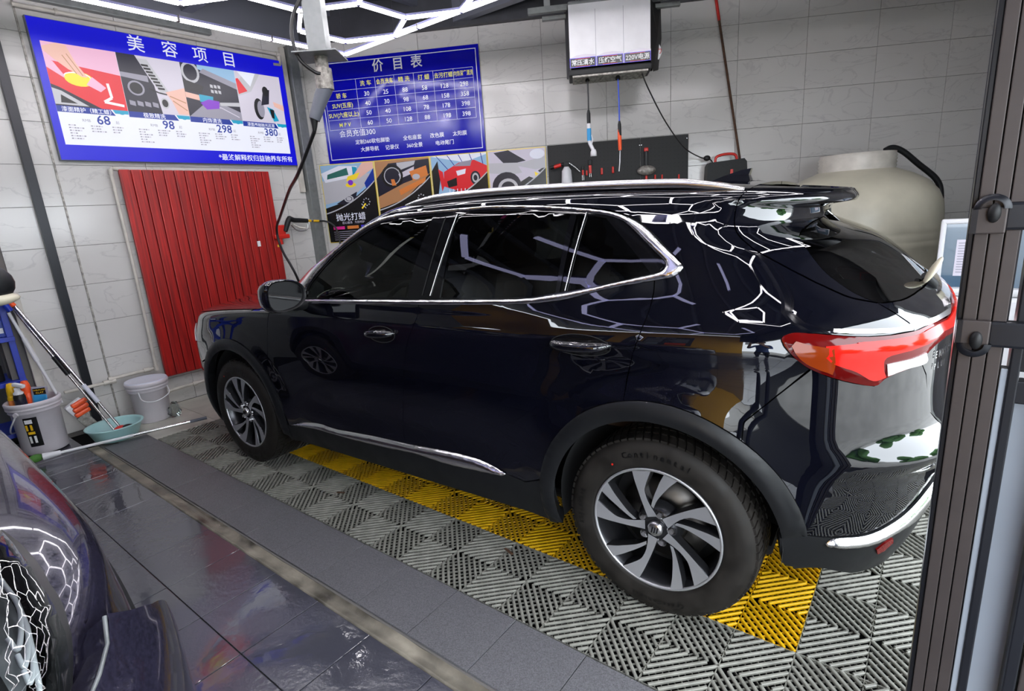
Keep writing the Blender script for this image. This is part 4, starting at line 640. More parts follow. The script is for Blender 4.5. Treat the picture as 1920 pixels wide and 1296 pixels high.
def panel_mesh(key, chart, poly, holes=(), off=0., depth=.012, gap=.002, h=.035, bulge=0., bw=.04):
    poly = _dens(_inset(poly, gap) if gap else poly, h); hs = [_dens(q, h) for q in holes]
    P = np.array(poly); lo, hi = P.min(0), P.max(0)
    gx, gy = np.meshgrid(np.arange(lo[0] + h / 2, hi[0], h), np.arange(lo[1] + h / 2, hi[1], h * .8)); g = np.stack([gx.ravel(), gy.ravel()], 1)
    k = _inside(g, poly)
    for q in hs: k &= ~_inside(g, q)
    g = g[k]
    bd = np.array(poly + [p for q in hs for p in q])
    if len(g): g = g[np.array([((bd - p) ** 2).sum(1).min() > (h * .35) ** 2 for p in g])]
    vs = [Vector(p) for p in poly]; loops = [list(range(len(poly)))]
    for q in hs: loops.append(list(range(len(vs), len(vs) + len(q)))); vs += [Vector(p) for p in q]
    vs += [Vector(p) for p in g]
    co, ed, fs, ov, oe, of = delaunay_2d_cdt(vs, [], loops, 0, 1e-6)
    co = np.array([(v.x, v.y) for v in co]); F = [list(f) for f in fs]
    cen = np.array([co[f].mean(0) for f in F]); keep = _inside(cen, poly)
    for q in hs: keep &= ~_inside(cen, q)
    F = [f for f, k in zip(F, keep) if k]
    Pn = body_n(chart, co[:, 0], co[:, 1]); Pp = body(chart, co[:, 0], co[:, 1])
    cc = np.array([Pp.mean(0)[0], .93, .8]); 
    flip = (((Pp - cc) * Pn).sum(1).mean() < 0)
    if flip: Pn = -Pn
    o = np.full(len(co), off)
    if bulge:
        dd = np.array([min(bw, math.sqrt(((bd - p) ** 2).sum(1).min())) for p in co]); o = o + bulge * np.sin(np.clip(dd / bw, 0, 1) * PI / 2)
    Pp = Pp + Pn * o[:, None]
    if bulge:
        acc = np.zeros_like(Pn)
        for f in F:
            nn = np.cross(Pp[f[1]] - Pp[f[0]], Pp[f[2]] - Pp[f[0]])
            if nn @ Pn[f[0]] < 0: nn = -nn
            for i in f: acc[i] += nn
        ln = np.linalg.norm(acc, axis=1, keepdims=True); Pn = np.where(ln > 1e-12, acc / np.maximum(ln, 1e-12), Pn)
    out = []
    for f in F:
        a, b, c = Pp[f[0]], Pp[f[1]], Pp[f[2]]
        nn = np.cross(b - a, c - a)
        out.append(f if nn @ Pn[f[0]] > 0 else f[::-1])
    V = [tuple(p) for p in Pp]; N = [tuple(n) for n in Pn]; FF = out
    if depth:
        # boundary edges of the kept faces get a return flange
        cnt = {}
        for f in out:
            for i in range(len(f)):
                a, b = f[i], f[(i + 1) % len(f)]; cnt[(a, b)] = cnt.get((a, b), 0) + 1
        for (a, b) in [e for e in cnt if (e[1], e[0]) not in cnt]:
            pa, pb = Pp[a], Pp[b]; ea = np.cross(pb - pa, Pn[a]); ea = ea / (np.linalg.norm(ea) + 1e-9); i0 = len(V)
            V += [tuple(pa), tuple(pb), tuple(pb - Pn[b] * depth), tuple(pa - Pn[a] * depth)]; N += [tuple(ea)] * 4; FF.append([i0, i0 + 3, i0 + 2, i0 + 1])
    return V, FF, N
def link_mesh(name, V, F, N, mt, parent, mirror=False):
    if mirror:
        V = [(x, 1.86 - y, z) for x, y, z in V]; N = [(a, -b, c) for a, b, c in N]; F = [f[::-1] for f in F]
    me = bpy.data.meshes.new(name); me.from_pydata(V, [], F)
    for m in (mt if isinstance(mt, list) else [mt]): me.materials.append(M(m))
    me.polygons.foreach_set('use_smooth', [True] * len(F)); me.update()
    me.normals_split_custom_set_from_vertices(N)
    o = bpy.data.objects.new(name, me); COL.objects.link(o); o.parent = parent; return o
def panel(name, key, mt, parent, both=True, far_parent=None, **kw):
    ch, poly = PANELS[key]; V, F, N = panel_mesh(key, ch, poly, **kw)
    a = link_mesh(name, V, F, N, mt, parent); b = None
    if both: b = link_mesh(name, V, F, N, mt, far_parent or parent, True)
    return a, b
CARW = 1.86
def srf(ch, s, t, off=0.):
    p = body(ch, np.array([s]), np.array([t]))[0]; n = body_n(ch, np.array([s]), np.array([t]))[0]
    if n[1] > 0 and t < 1.5: n = -n
    return Vector(p + n * off), Vector(n)

# ------------------------------------------------------------ wheels
def wheel(parent, x, y, side, steer=0., first=[None]):
    """side -1: outer face towards -y"""
    w = bpy.data.objects.new('wheel', None); COL.objects.link(w); w.parent = parent; w.location = (x, y, .365); w.rotation_euler = (0, 0, steer + (0 if side < 0 else PI))
    if first[0] is None:
        RT = .358
        tp = [(.246, .004), (.252, -.004), (.262, -.006), (.285, -.010), (.315, -.010), (.337, -.002), (.349, .010), (.355, .022), (RT, .045), (RT + .002, .10), (RT + .002, .15), (RT, .195), (.352, .225), (.30, .235), (.245, .225)]
        t = MB().lathe(tp, n=96, axis='y').build('tyre', 'rubber', w)
        # tread blocks: three rings of lugs standing proud, shoulder lugs cut by sipes
        tb = MB()
        for k in range(72):
            a = 2 * PI * k / 72
            for (y0, y1, wa, sh) in ((.012, .050, .030, .0), (.060, .098, .026, .5), (.108, .142, .026, 0), (.152, .190, .026, .5)):
                aa = a + sh * 2 * PI / 72; rr0, rr1 = RT - .012, RT + .0065
                vs = []
                for (yy, aw) in ((y0, wa / RT), (y1, wa / RT)):
                    ang = aa + (0 if yy == y0 else .03); e = -.006 if (yy == y0 and y0 < .02) else 0
                    for (r_, s_) in ((rr0, -.5), (rr0, .5), (rr1 + e, .5), (rr1 + e, -.5)):
                        vs.append((r_ * math.cos(ang + aw * s_ * .8), yy, r_ * math.sin(ang + aw * s_ * .8)))
                tb.add(vs, [(0, 1, 2, 3), (7, 6, 5, 4), (0, 4, 5, 1), (1, 5, 6, 2), (2, 6, 7, 3), (3, 7, 4, 0)], 0)
        tr = tb.build('tread_lugs', 'rubber', w); tr['kind'] = 'stuff'
        # raised sidewall lettering round the shoulder
        lt = MB()
        def arc_text(body_, a0, size, rr, da):
            a = a0
            for ch_ in body_:
                vs, fs = text_polys(ch_, .02)
                if vs:
                    c, s_ = math.cos(a), math.sin(a); o = []
                    for (u, v) in vs:
                        u = u * size - size * .3; v = v * size + rr; yy = -.0118 if .27 < v < .33 else -.009
                        o.append((v * c + u * s_, yy, v * s_ - u * c))
                    lt.add(o, fs, 0)
                a -= da
            return a
        for args in (('Continental', 1.95, .034, .292, .083), ('CrossContact', -1.2, .024, .295, .06), ('235/60R18', 3.3, .024, .295, .06)):
            lt = MB(); arc_text(*args); lt.build('sidewall_lettering', 'rubber_lettering', w)
        mk = MB().cyl((-.16, -.0125, .235), (-.16, -.010, .235), .004, n=10); mk.build('paint_dot', 'red_plastic', w)
        # rim: barrel, lip, five pairs of a broad and a slim spoke
        MB().lathe([(.250, .002), (.246, -.003), (.240, -.003), (.236, .006), (.228, .020), (.222, .06), (.215, .19), (.235, .215)], n=96, axis='y').build('rim_barrel', 'dark_alloy', w)
        MB().lathe([(.247, .000), (.2465, -.0045), (.2375, -.0045), (.2365, .002)], n=96, axis='y').build('rim_lip', 'machined_alloy', w)
        MB().lathe([(.0, .021), (.040, .021), (.066, .024), (.078, .034), (.09, .07)], n=48, axis='y').build('hub_face', 'dark_alloy', w)
        # traced in polar form: radius, degrees
        wideL = [(.239, 111.3), (.200, 113.2), (.160, 115.2), (.134, 117), (.09, 122), (.048, 134)]; wideR = [(.239, 92.5), (.20, 97.5), (.170, 102.5), (.150, 105.2), (.115, 105.9), (.080, 101), (.048, 84)]
        thinL = [(.239, 81.5), (.20, 84.8), (.170, 87.6), (.144, 91), (.110, 97), (.090, 101.5)]; thinR = [(.239, 68.5), (.20, 73), (.170, 76.8), (.150, 80), (.115, 87.5), (.078, 97)]
        def pol(L_): return [(r_ * math.cos(R(a)), r_ * math.sin(R(a))) for r_, a in L_]
        def yf(r_): return .016 - .020 * min(1, max(0, (r_ - .05) / .19)) ** 1.2
        for k in range(5):
            for nm, Lf, Rt in (('spoke', wideL, wideR), ('slim_spoke', thinL, thinR)):
                A_, B_ = pol(Lf), pol(Rt); n_ = 14
                def rs(Q, n_=n_):
                    Q = bez([(q[0], q[1], 0) for q in Q], 6); return [Q[int(round(i * (len(Q) - 1) / (n_ - 1)))] for i in range(n_)]
                A_, B_ = rs(A_), rs(B_); rot = Matrix.Rotation(-2 * PI * k / 5, 2); vs = []; 
                for i in range(n_):
                    a_ = rot @ Vector(A_[i][:2]); b_ = rot @ Vector(B_[i][:2])
                    ra, rb = a_.length, b_.length
                    m_a = a_ + (b_ - a_) * .03; m_b = b_ + (a_ - b_) * .03
                    dp = .038
                    oa = a_ + (a_ - b_) * .06; ob = b_ + (b_ - a_) * .06
                    vs += [(oa.x, yf(ra) + dp, oa.y), (a_.x, yf(ra) + .003, a_.y), (m_a.x, yf(ra), m_a.y), (m_b.x, yf(rb), m_b.y), (b_.x, yf(rb) + .003, b_.y), (ob.x, yf(rb) + dp, ob.y)]
                b = MB()
                b.add(vs, [(i * 6 + j, i * 6 + j + 1, i * 6 + j + 7, i * 6 + j + 6) for i in range(n_ - 1) for j in (2,)], 0)
                b.add(vs, [(i * 6 + j, i * 6 + j + 1, i * 6 + j + 7, i * 6 + j + 6) for i in range(n_ - 1) for j in (0, 1, 3, 4)], 1)
                e = (n_ - 1) * 6; b.add(vs, [(e, e + 1, e + 2, e + 3, e + 4, e + 5), (5, 4, 3, 2, 1, 0)], 1)
                b.build(nm, ['machined_alloy', 'dark_alloy'], w)
        # centre cap, five bolts, brake disc and caliper behind
        cp_ = MB().lathe([(0, -.004), (.020, -.004), (.0265, -.001), (.0285, .004), (.030, .018)], n=32, axis='y').build('centre_cap', 'satin_chrome', w)
        b = MB()
        for q in (-.010, 0, .010): b.sheet([(q - .004, -.012), (q + .001, -.012), (q + .006, .012), (q + .001, .012)], -.0055, -.003)
        b.build('emblem', 'black_gloss', cp_)
        for k in range(5):
            a = R(76 + 72 * k); c = (.059 * math.cos(a), .012, .059 * math.sin(a))
            b = MB().lathe([(.018, .004), (.0145, .012)], c=c, n=14, axis='y').cyl((c[0], .004, c[2]), (c[0], .02, c[2]), .0095, n=6, smooth=False)
            b.build('wheel_nut', 'satin_chrome', w)
        MB().lathe([(.05, .10), (.165, .10), (.165, .112), (.05, .112)], n=48, axis='y').build('brake_disc', 'brake_metal', w)
        MB().lathe([(.10, .085), (.172, .080), (.178, .13), (.10, .13)], n=12, axis='y', a0=-.6, a1=.35).build('brake_caliper', 'brake_metal', w)
        MB().lathe([(.0, .15), (.22, .15)], n=32, axis='y').build('hub_shield', 'dark_void', w)
        first[0] = w
    else:
        for c_ in first[0].children: dup(c_, w)
    return w

# ------------------------------------------------------------ a car from the panels
def build_car(car):
    P_ = PANELS
    holes = [P_[k][1] for k in ('front_window', 'rear_window', 'rear_vent_window')]
    fd, fdf = panel('front_door', 'front_door', 'black_paint', car); rd, rdf = panel('rear_door', 'rear_door', 'black_paint', car)
    panel('side_frame', 'side_frame', 'black_paint', car)
    panel('pillar_trim', 'pillar_trim', 'black_gloss', car, holes=holes, off=.001, depth=.02, gap=0, h=.03)
    panel('chrome_window_trim', 'chrome_window_trim', 'chrome', car, holes=[P_['chrome_inner'][1]], off=.004, depth=.008, gap=0, h=.008, bulge=.010, bw=.011)
    for k, nm, g in (('front_window', 'window_glass', 'front_glass'), ('rear_window', 'window_glass', 'privacy_glass'), ('rear_vent_window', 'window_glass', 'privacy_glass')):
        for o, dr in zip(panel(nm, k, g, car, off=-.003, depth=0, gap=-.004, h=.05), (1, 2)): pass
    panel('quarter_glass', 'quarter_glass', 'black_gloss', car, off=.004, depth=.004, gap=0)
    for (pp, qq) in (((812, 405), 0),): pass
    # slim window dividers: door edge seam on the centre pillar, rear window divider
    for sgn in (0, 1):
        for (a, b, wd, mt) in (((1.703, 1.20), (1.775, 1.545), .0025, 'dark_void'), ((1.752, 1.20), (1.842, 1.555), .0025, 'satin_chrome'), ((2.452, 1.24), (2.497, 1.545), .0022, 'satin_chrome')):
            pts = []
            for i in range(9):
                p, n = srf('M', a[0] + (b[0] - a[0]) * i / 8, a[1] + (b[1] - a[1]) * i / 8, .004)
                pts.append((p.x, p.y if not sgn else CARW - p.y, p.z))
            MB().tube(pts, wd, n=6).build('window_divider', mt, car)
    panel('sill_cladding', 'sill_cladding', 'grey_cladding', car, off=.004, depth=.03, gap=0)
    panel('chrome_sill_strip', 'chrome_sill_strip', 'chrome', car, off=.004, depth=.02, gap=0, h=.008, bulge=.018, bw=.022)
    panel('wheel_arch_trim', 'rear_wheel_arch_trim', 'grey_cladding', car, off=.008, depth=.07, gap=0, h=.02, bulge=.010)
    panel('wheel_arch_trim', 'front_wheel_arch_trim', 'grey_cladding', car, off=.008, depth=.07, gap=0, h=.02, bulge=.010)
    panel('rear_bumper', 'rear_bumper', 'black_paint', car, off=.002)
    panel('rear_bumper_cladding', 'rear_bumper_cladding', 'grey_cladding', car, off=.006, depth=.03, gap=0)
    panel('chrome_bumper_strip', 'chrome_bumper_strip', 'chrome', car, off=.008, depth=.02, gap=0, h=.009, bulge=.018, bw=.024)
    panel('rear_reflector', 'rear_reflector', 'dark_red_lens', car, off=.012, depth=.01, gap=0)
    panel('tailgate', 'tailgate', 'black_paint', car); panel('tailgate_top', 'tailgate_top', 'black_paint', car, off=.001)
    panel('rear_glass', 'rear_glass', 'privacy_glass', car, off=-.002, depth=0, gap=.002)
    (tl, tr), m_ = panel('tail_light', 'tail_light', 'dark_red_lens', car, off=.006, depth=.02, gap=.001, h=.02, bulge=.008), 0
    panel('light_bar', 'light_bar', 'red_lens', tl, far_parent=tr, off=.0155, depth=.006, gap=0, h=.02)
    panel('amber_lens', 'light_amber', 'amber_lens', tl, far_parent=tr, off=.0155, depth=.006, gap=0, h=.02)
    panel('reversing_lens', 'light_clear', 'clear_lens', tl, far_parent=tr, off=.0170, depth=.006, gap=0, h=.02)
    panel('chrome_light_strip', 'light_chrome_line', 'chrome', car, off=.010, depth=.012, gap=0, h=.015)
    panel('fender', 'fender', 'black_paint', car); panel('front_bumper', 'front_bumper', 'black_paint', car); panel('hood', 'hood', 'black_paint', car)
    panel('headlight', 'headlight', 'clear_lens', car, off=.006); panel('grille', 'grille', 'board_black', car, off=-.01)
    panel('windshield', 'windshield', 'front_glass', car, off=-.002, depth=0); panel('roof', 'roof', 'black_paint', car)
    panel('inner_body', 'core_rear', 'dark_void', car, off=-.030, depth=0, gap=0, h=.08); panel('inner_body', 'core_front', 'dark_void', car, off=-.030, depth=0, gap=0, h=.08)
    # grille bars
    for k in range(5):
        pts = [srf('F', -.10 - 1.31 - .045 * j, .47 + .08 * k, .004)[0] for j in range(7)]
        full = [tuple(p) for p in pts]; full += [(x, CARW - y, z) for x, y, z in full[::-1]][1:]
        MB().tube(full, .008, n=6).build('grille_bar', 'satin_chrome', car)
    # floor pan and wheel wells
    MB().box((1.25, .93, .255), (3.9, 1.40, .05), bev=.02).build('floor_pan', 'dark_void', car)
    for x in (0, 2.833):
        for y0, y1 in ((.045, .36), (1.815, 1.50)):
            b = MB(); b.lathe([(.425, 0), (.425, y1 - y0), (.20, y1 - y0)], c=(x, y0, .385), n=28, axis='y', a0=-.25, a1=PI + .25); b.build('wheel_well', 'dark_void', car)
    # door handles: cupped recess with a bowed bar
    for (s_, t_, rr, dr) in ((1.443, 1.012, .098, (fd, fdf)), (2.545, 1.055, .13, (rd, rdf))):
        for k in (0, 1):
            mir = (lambda v: v) if not k else (lambda v: Vector((v[0], CARW - v[1], v[2])))
            pts = []; rad = []
            for i in range(17):
                u = -1 + i / 8; p, n = srf('M', s_ + u * rr, t_ + .006 * u, .003 + .040 * (1 - abs(u) ** 3.0)); pts.append(mir(p)); rad.append(.004 + .0165 * (1 - u ** 4) ** .5)
            MB().tube(pts, rad, n=12, flat=1.).build('door_handle', 'black_paint', dr[k])
            ring = []; 
            for i in range(33):
                a = 2 * PI * i / 32; p, n = srf('M', s_ + math.cos(a) * rr * .97, t_ - .005 + math.sin(a) * .040, .0015); ring.append(mir(p))
            MB().tube(ring, .002, n=6).build('handle_recess', 'dark_void', dr[k])
            cup = MB(); vs = []
            for i in range(24):
                a = 2 * PI * i / 24
                for q in (1., .55): p, n = srf('M', s_ + math.cos(a) * rr * .96 * q, t_ - .005 + math.sin(a) * .039 * q, .001 + .001 * (1 - q)); vs.append(mir(p))
            p, n = srf('M', s_, t_ - .005, .002); vs.append(mir(p))
            fs = [(2 * i, 2 * ((i + 1) % 24), 2 * ((i + 1) % 24) + 1, 2 * i + 1) for i in range(24)] + [(2 * i + 1, 2 * ((i + 1) % 24) + 1, 48) for i in range(24)]
            cup.add(vs, fs, 0, True); cup.build('handle_cup', 'black_gloss', dr[k])
    # wing mirrors
    for k in (0, 1):
        sy = -1 if not k else 1; yb = 0 if not k else CARW
        def q(x, y, z): return (x, yb + sy * y, z)
        b = MB(); n1, n2 = 14, 20; vs = []
        secs = [(-.125, .30), (-.115, .55), (-.085, .80), (-.04, .95), (.0, 1.0), (.035, .98), (.045, .93)]
        for (dx, sc_) in secs:
            for i in range(n2):
                a = 2 * PI * i / n2; ca, sa = math.cos(a), math.sin(a)
                yy = .125 + .118 * sc_ * math.copysign(abs(ca) ** .75, ca) + .05 * dx; zz = .085 * sc_ * math.copysign(abs(sa) ** .75, sa) * (1.0 + .18 * ca)
                vs.append(q(.875 + dx, yy, 1.205 + zz))
        b.add(vs, [(i * n2 + j, i * n2 + (j + 1) % n2, (i + 1) * n2 + (j + 1) % n2, (i + 1) * n2 + j) for i in range(len(secs) - 1) for j in range(n2)], 0, True)
        b.add(vs[:n2], [list(range(n2))], 0)
        mir_ = b.build('wing_mirror', 'black_paint', car)
        b = MB(); vs = []
        for sc_, dx in ((.93, .046), (.86, .040), (.84, .030)):
            for i in range(n2):
                a = 2 * PI * i / n2; ca, sa = math.cos(a), math.sin(a)
                vs.append(q(.875 + dx, .125 + .118 * sc_ * math.copysign(abs(ca) ** .75, ca), 1.205 + .085 * sc_ * math.copysign(abs(sa) ** .75, sa) * (1 + .18 * ca)))
        b.add(vs, [(i * n2 + j, i * n2 + (j + 1) % n2, (i + 1) * n2 + (j + 1) % n2, (i + 1) * n2 + j) for i in range(2) for j in range(n2)], 0, True)
        b.build('mirror_bezel', 'grey_cladding', mir_)
        MB().add(vs[2 * n2:], [list(range(n2)) if k else list(range(n2))[::-1]]).build('mirror_glass', 'black_gloss', mir_)
        MB().tube([q(.80, -.03, 1.125), q(.83, .03, 1.125), q(.86, .08, 1.14)], [.045, .032, .028], n=12, flat=.7).build('mirror_stalk', 'black_plastic', mir_)
    # roof rails
    for k in (0, 1):
        pts = []; rad = []
        for i in range(25):
            u = i / 24; s_ = 1.42 + 1.62 * u; p, n = srf('M', s_, 1.705, .0)
            lift = .020 * min(1, (math.sin(PI * u) if 0 < u < 1 else 0) * 2.4) ** .7 - .004
            pts.append((p.x, p.y if not k else CARW - p.y, p.z + lift + .002)); rad.append(.008 + .010 * min(1, max(0, math.sin(PI * u)) * 3))
        MB().tube(pts, rad, n=12).build('roof_rail', 'satin_chrome', car)
    # shark-fin aerial
    b = MB(); prof = [(-.10, 0), (-.02, .026), (.05, .050), (.12, .068), (.158, .072), (.150, .045), (.165, 0)]
    L0 = []; 
    for (x, z) in prof: wd = .034 * (1 - z / .09) + .004; L0 += [(2.775 + x, .93 - wd, 1.592 + z), (2.775 + x, .93 + wd, 1.592 + z)]
    nP = len(prof); b.add(L0, [(2 * i, 2 * i + 2, 2 * i + 3, 2 * i + 1) for i in range(nP - 1)] + [[2 * i for i in range(nP)][::-1], [2 * i + 1 for i in range(nP)]], 0, False)
    b.ell((2.81, .93, 1.60), (.16, .05, .022), 0); b.build('aerial_fin', 'black_paint', car)
    # rear wiper: upright paddle-like end of the arm standing off the glass
    wp = MB().tube([(3.60, .72, 1.165), (3.60, .70, 1.20), (3.575, .665, 1.235)], [.016, .018, .014], n=10).build('wiper_arm', 'black_plastic', car)
    MB().ell((3.595, .665, 1.252), (.012, .030, .052), 0, rot=ry(.45)).build('wiper_cap', 'ivory_glaze', wp)
    # badge letters on the tailgate, chrome
    def letters(word, t0, s0, ds, h_):
        for i, ch_ in enumerate(word):
            vs, fs = text_polys(ch_, .01); V = []
            for (u, v) in vs:
                p, n = srf('M', s0 + i * ds + u * h_ * .9, t0 + v * h_, .004); 
                V.append(p)
            MB().add(V, fs, 0).build('badge_letter', 'chrome', car)
    letters('ENVISION', 1.005, 3.765, .028, .034); letters('PLUS', .968, 3.765, .028, .028)
    # exhaust-side rear number plate recess lower lip
    # cabin: dashboard, steering wheel, seats
    MB().box((.80, .93, .93), (.42, 1.45, .30), bev=.08).build('dashboard', 'black_interior', car)
    b = MB(); c = Vector((1.10, .50, 1.02)); T = ry(-1.15) ; ring = [c + T @ Vector((.185 * math.cos(2 * PI * i / 32), .185 * math.sin(2 * PI * i / 32), 0)) for i in range(33)]
    b.tube(ring, .014, n=8)
    for a in (0, 2.2, -2.2): b.tube([c, c + T @ Vector((.18 * math.cos(a), .18 * math.sin(a), 0))], .012, n=6)
    b.ell(c, (.05, .06, .06)); b.tube([c, c + Vector((-.25, 0, -.10))], .03, n=8); b.build('steering_wheel', 'black_interior', car)
    for y in (.52, 1.34):
        s_ = MB().box((1.55, y, .68), (.52, .50, .16), bev=.05).box((1.86, y, 1.0), (.14, .50, .62), rot=ry(.22), bev=.06)
        st = s_.build('seat', 'brown_leather', car); MB().ell((1.955, y, 1.38), (.055, .13, .09)).build('headrest', 'brown_leather', st)
    s_ = MB().box((2.45, .93, .70), (.5, 1.35, .16), bev=.05).box((2.78, .93, 1.0), (.14, 1.35, .6), rot=ry(.22), bev=.06); st = s_.build('rear_seat', 'brown_leather', car)
    for y in (.52, .93, 1.34): MB().ell((2.875, y, 1.36), (.05, .12, .08)).build('headrest', 'brown_leather', st)
    MB().box((3.15, .93, .95), (.6, 1.3, .04)).build('parcel_shelf', 'black_interior', car)
    for (x, y, sd, stt) in ((0, 0, -1, .0), (2.833, 0, -1, 0), (0, CARW, 1, 0), (2.833, CARW, 1, 0)): wheel(car, x, y, sd, stt)
CA = R(2.63)
CAR = thing('suv_car', 'black five-door SUV with chrome window trim and roof rails parked on the mat', 'car', (-3.556, 1.567, 0), CA)
build_car(CAR)
# the second car, nose to the open side, only its front corner reaches the frame
CAR2 = thing('parked_car', 'dusty dark purple-grey car nosing in beside the wet tiles with its round clear headlight', 'car', (-1.6, .25, 0), PI)
def panel2(name, key, mt, **kw): return panel(name, key, mt, CAR2, **kw)
panel2('fender', 'c2_fender', 'car_grey', holes=[PANELS['c2_light'][1]])
for nm, key in (('front_bumper', 'c2_bumper'), ('front_door', 'front_door'), ('rear_door', 'rear_door'), ('side_frame', 'side_frame'), ('roof', 'roof'), ('tailgate', 'tailgate'), ('tailgate_top', 'tailgate_top'), ('rear_bumper', 'rear_bumper')):
    panel2(nm, key, 'car_grey', off=0.)
panel2('bumper_corner', 'c2_slab', 'car_grey', off=.056, depth=.08, gap=0, h=.03)
MB().tube([tuple(srf('F', *q, .054)[0]) for q in ((-.645, 1.057), (-.68, 1.04), (-.72, 1.02), (-.80, .985), (-.90, .935))], .003, n=8).build('edge_trim', 'galvanised', CAR2)
hl, hlf = panel2('headlight', 'c2_light', 'clear_glass', off=.012, depth=0, gap=0, h=.03, bulge=.012)
panel('headlight_rim', 'c2_light', 'grey_cladding', CAR2, off=.004, depth=.02, gap=-.012, holes=[_inset(PANELS['c2_light'][1], .012)], h=.03)
panel('reflector_bowl', 'c2_light', 'lamp_inside', hl, far_parent=hlf, off=-.05, depth=0, gap=.02, h=.05)
for k in range(4):
    pts = [srf('F', a, b, -.012)[0] for a, b in C2_BLADES[k]]
    MB().tube(bez([tuple(p) for p in pts], 6), .0035, n=8).build('light_blade', 'print_white', hl)
for k, g in (('front_window', 'privacy_glass'), ('rear_window', 'privacy_glass'), ('rear_vent_window', 'privacy_glass'), ('windshield', 'privacy_glass'), ('rear_glass', 'privacy_glass')):
    panel2('window_glass', k, g, off=-.003, depth=0, gap=-.004, h=.05)
panel2('pillar_trim', 'pillar_trim', 'black_gloss', holes=[PANELS[k][1] for k in ('front_window', 'rear_window', 'rear_vent_window')], off=.001, gap=0)
for a_, b_ in (('wheel_arch_trim', 'rear_wheel_arch_trim'), ('wheel_arch_trim', 'front_wheel_arch_trim'), ('sill_cladding', 'sill_cladding')): panel2(a_, b_, 'black_plastic', off=.006, depth=.05, gap=0)
panel2('inner_body', 'core_rear', 'dark_void', off=-.03, depth=0, gap=0, h=.08); panel2('inner_body', 'core_front', 'dark_void', off=-.06, depth=0, gap=0, h=.08)
for (x, y, sd) in ((0, 0, -1), (2.833, 0, -1), (0, CARW, 1), (2.833, CARW, 1)): wheel(CAR2, x, y, sd)
m_ = MB().ell((1.33, -.15, 1.41), (.07, .105, .085)).build('wing_mirror', 'grey_cladding', CAR2)
MB().ell((1.325, -.15, 1.35), (.062, .108, .030)).build('mirror_lamp', 'ivory_glaze', m_)
MB().tube([(.95, .05, 1.16), (1.16, -.04, 1.23), (1.32, -.10, 1.34)], .025, n=10).build('mirror_stalk', 'black_plastic', m_)
# ------------------------------------------------------------ things on and by the walls
LEFT = ((XL, 0.0), PI / 2); BACK = ((KX, KY), BA)
def wpos(fr, x, z, off):
    (ox, oy), a = fr; return (ox + math.cos(a) * x + math.sin(a) * off, oy + math.sin(a) * x - math.cos(a) * off, z)
def wthing(fr, name, label, cat, x, z, off=0., group=None): return thing(name, label, cat, wpos(fr, x, z, off), fr[1], group)
PAL = dict(blue=(.004, .004, .62), white=(.80, .82, .92), red=(.72, .02, .03), skin=(.80, .48, .40), yellow=(.95, .72, .03), dark=(.015, .015, .03), grey=(.30, .29, .36), pale=(.62, .58, .68), teal=(.01, .33, .52), navy=(.004, .03, .30), pink=(.80, .45, .62), purple=(.22, .03, .55), orange=(.70, .22, .05), sky=(.30, .50, .72), silver=(.50, .50, .54), tan=(.45, .22, .10), black=(.008, .008, .01), green=(.02, .14, .12), magenta=(.75, .03, .30), violet=(.08, .05, .75))
PK = list(PAL)
for k, c in PAL.items():
    mat('lit_' + k, tuple(v * .3 for v in c), .3, emit=.62, ecol=c); mat('ink_' + k, c, .22)
LIT = ['lit_' + k for k in PK]; INK = ['ink_' + k for k in PK]
def ci(k): return PK.index(k)
class Art:
    """flat print in a unit square laid on a board; each call lies a hair above the last"""
    def __init__(s, x, z, w, h, y): s.b = MB(); s.x, s.z, s.w, s.h, s.y, s.n = x, z, w, h, y, 0
    def P(s, u, v): return (s.x + max(0, min(1, u)) * s.w, s.z + max(0, min(1, v)) * s.h)
    def poly(s, pts, c): s.n += 1; s.b.sheet([s.P(*p) for p in pts], s.y - .00025 * s.n, None, ci(c)); return s
    def ell(s, cx, cy, rx_, ry_, c, n=20, a0=0, a1=2 * PI, inner=0):
        P = [(cx + rx_ * math.cos(a0 + (a1 - a0) * k / n), cy + ry_ * math.sin(a0 + (a1 - a0) * k / n)) for k in range(n + (a1 - a0 < 6.2))]
        if inner:
            Q = [(cx + rx_ * inner * math.cos(a0 + (a1 - a0) * k / n), cy + ry_ * inner * math.sin(a0 + (a1 - a0) * k / n)) for k in range(n + (a1 - a0 < 6.2))]
            s.n += 1; m = len(P); y = s.y - .00025 * s.n
            s.b.add([(s.P(*p)[0], y, s.P(*p)[1]) for p in P] + [(s.P(*p)[0], y, s.P(*p)[1]) for p in Q], [(k, (k + 1) % m, m + (k + 1) % m, m + k) for k in range(m if a1 - a0 > 6.2 else m - 1)], ci(c)); return s
        return s.poly(P, c)
    def line(s, pts, w, c):
        for (a, b) in zip(pts, pts[1:]):
            d = math.hypot((b[0] - a[0]) * s.w, (b[1] - a[1]) * s.h) or 1; nx, ny = -(b[1] - a[1]) * s.h / d * w / s.w, (b[0] - a[0]) * s.w / d * w / s.h
            s.poly([(a[0] - nx, a[1] - ny), (b[0] - nx, b[1] - ny), (b[0] + nx, b[1] + ny), (a[0] + nx, a[1] + ny)], c)
        return s
    def text(s, t, size, u, v, c, **k):
        s.n += 1; p = s.P(u, v); s.b.text(t, size, p[0], p[1], s.y - .00025 * s.n, ci(c), **k); return s
    def build(s, name, mats, par): return s.b.build(name, mats, par)

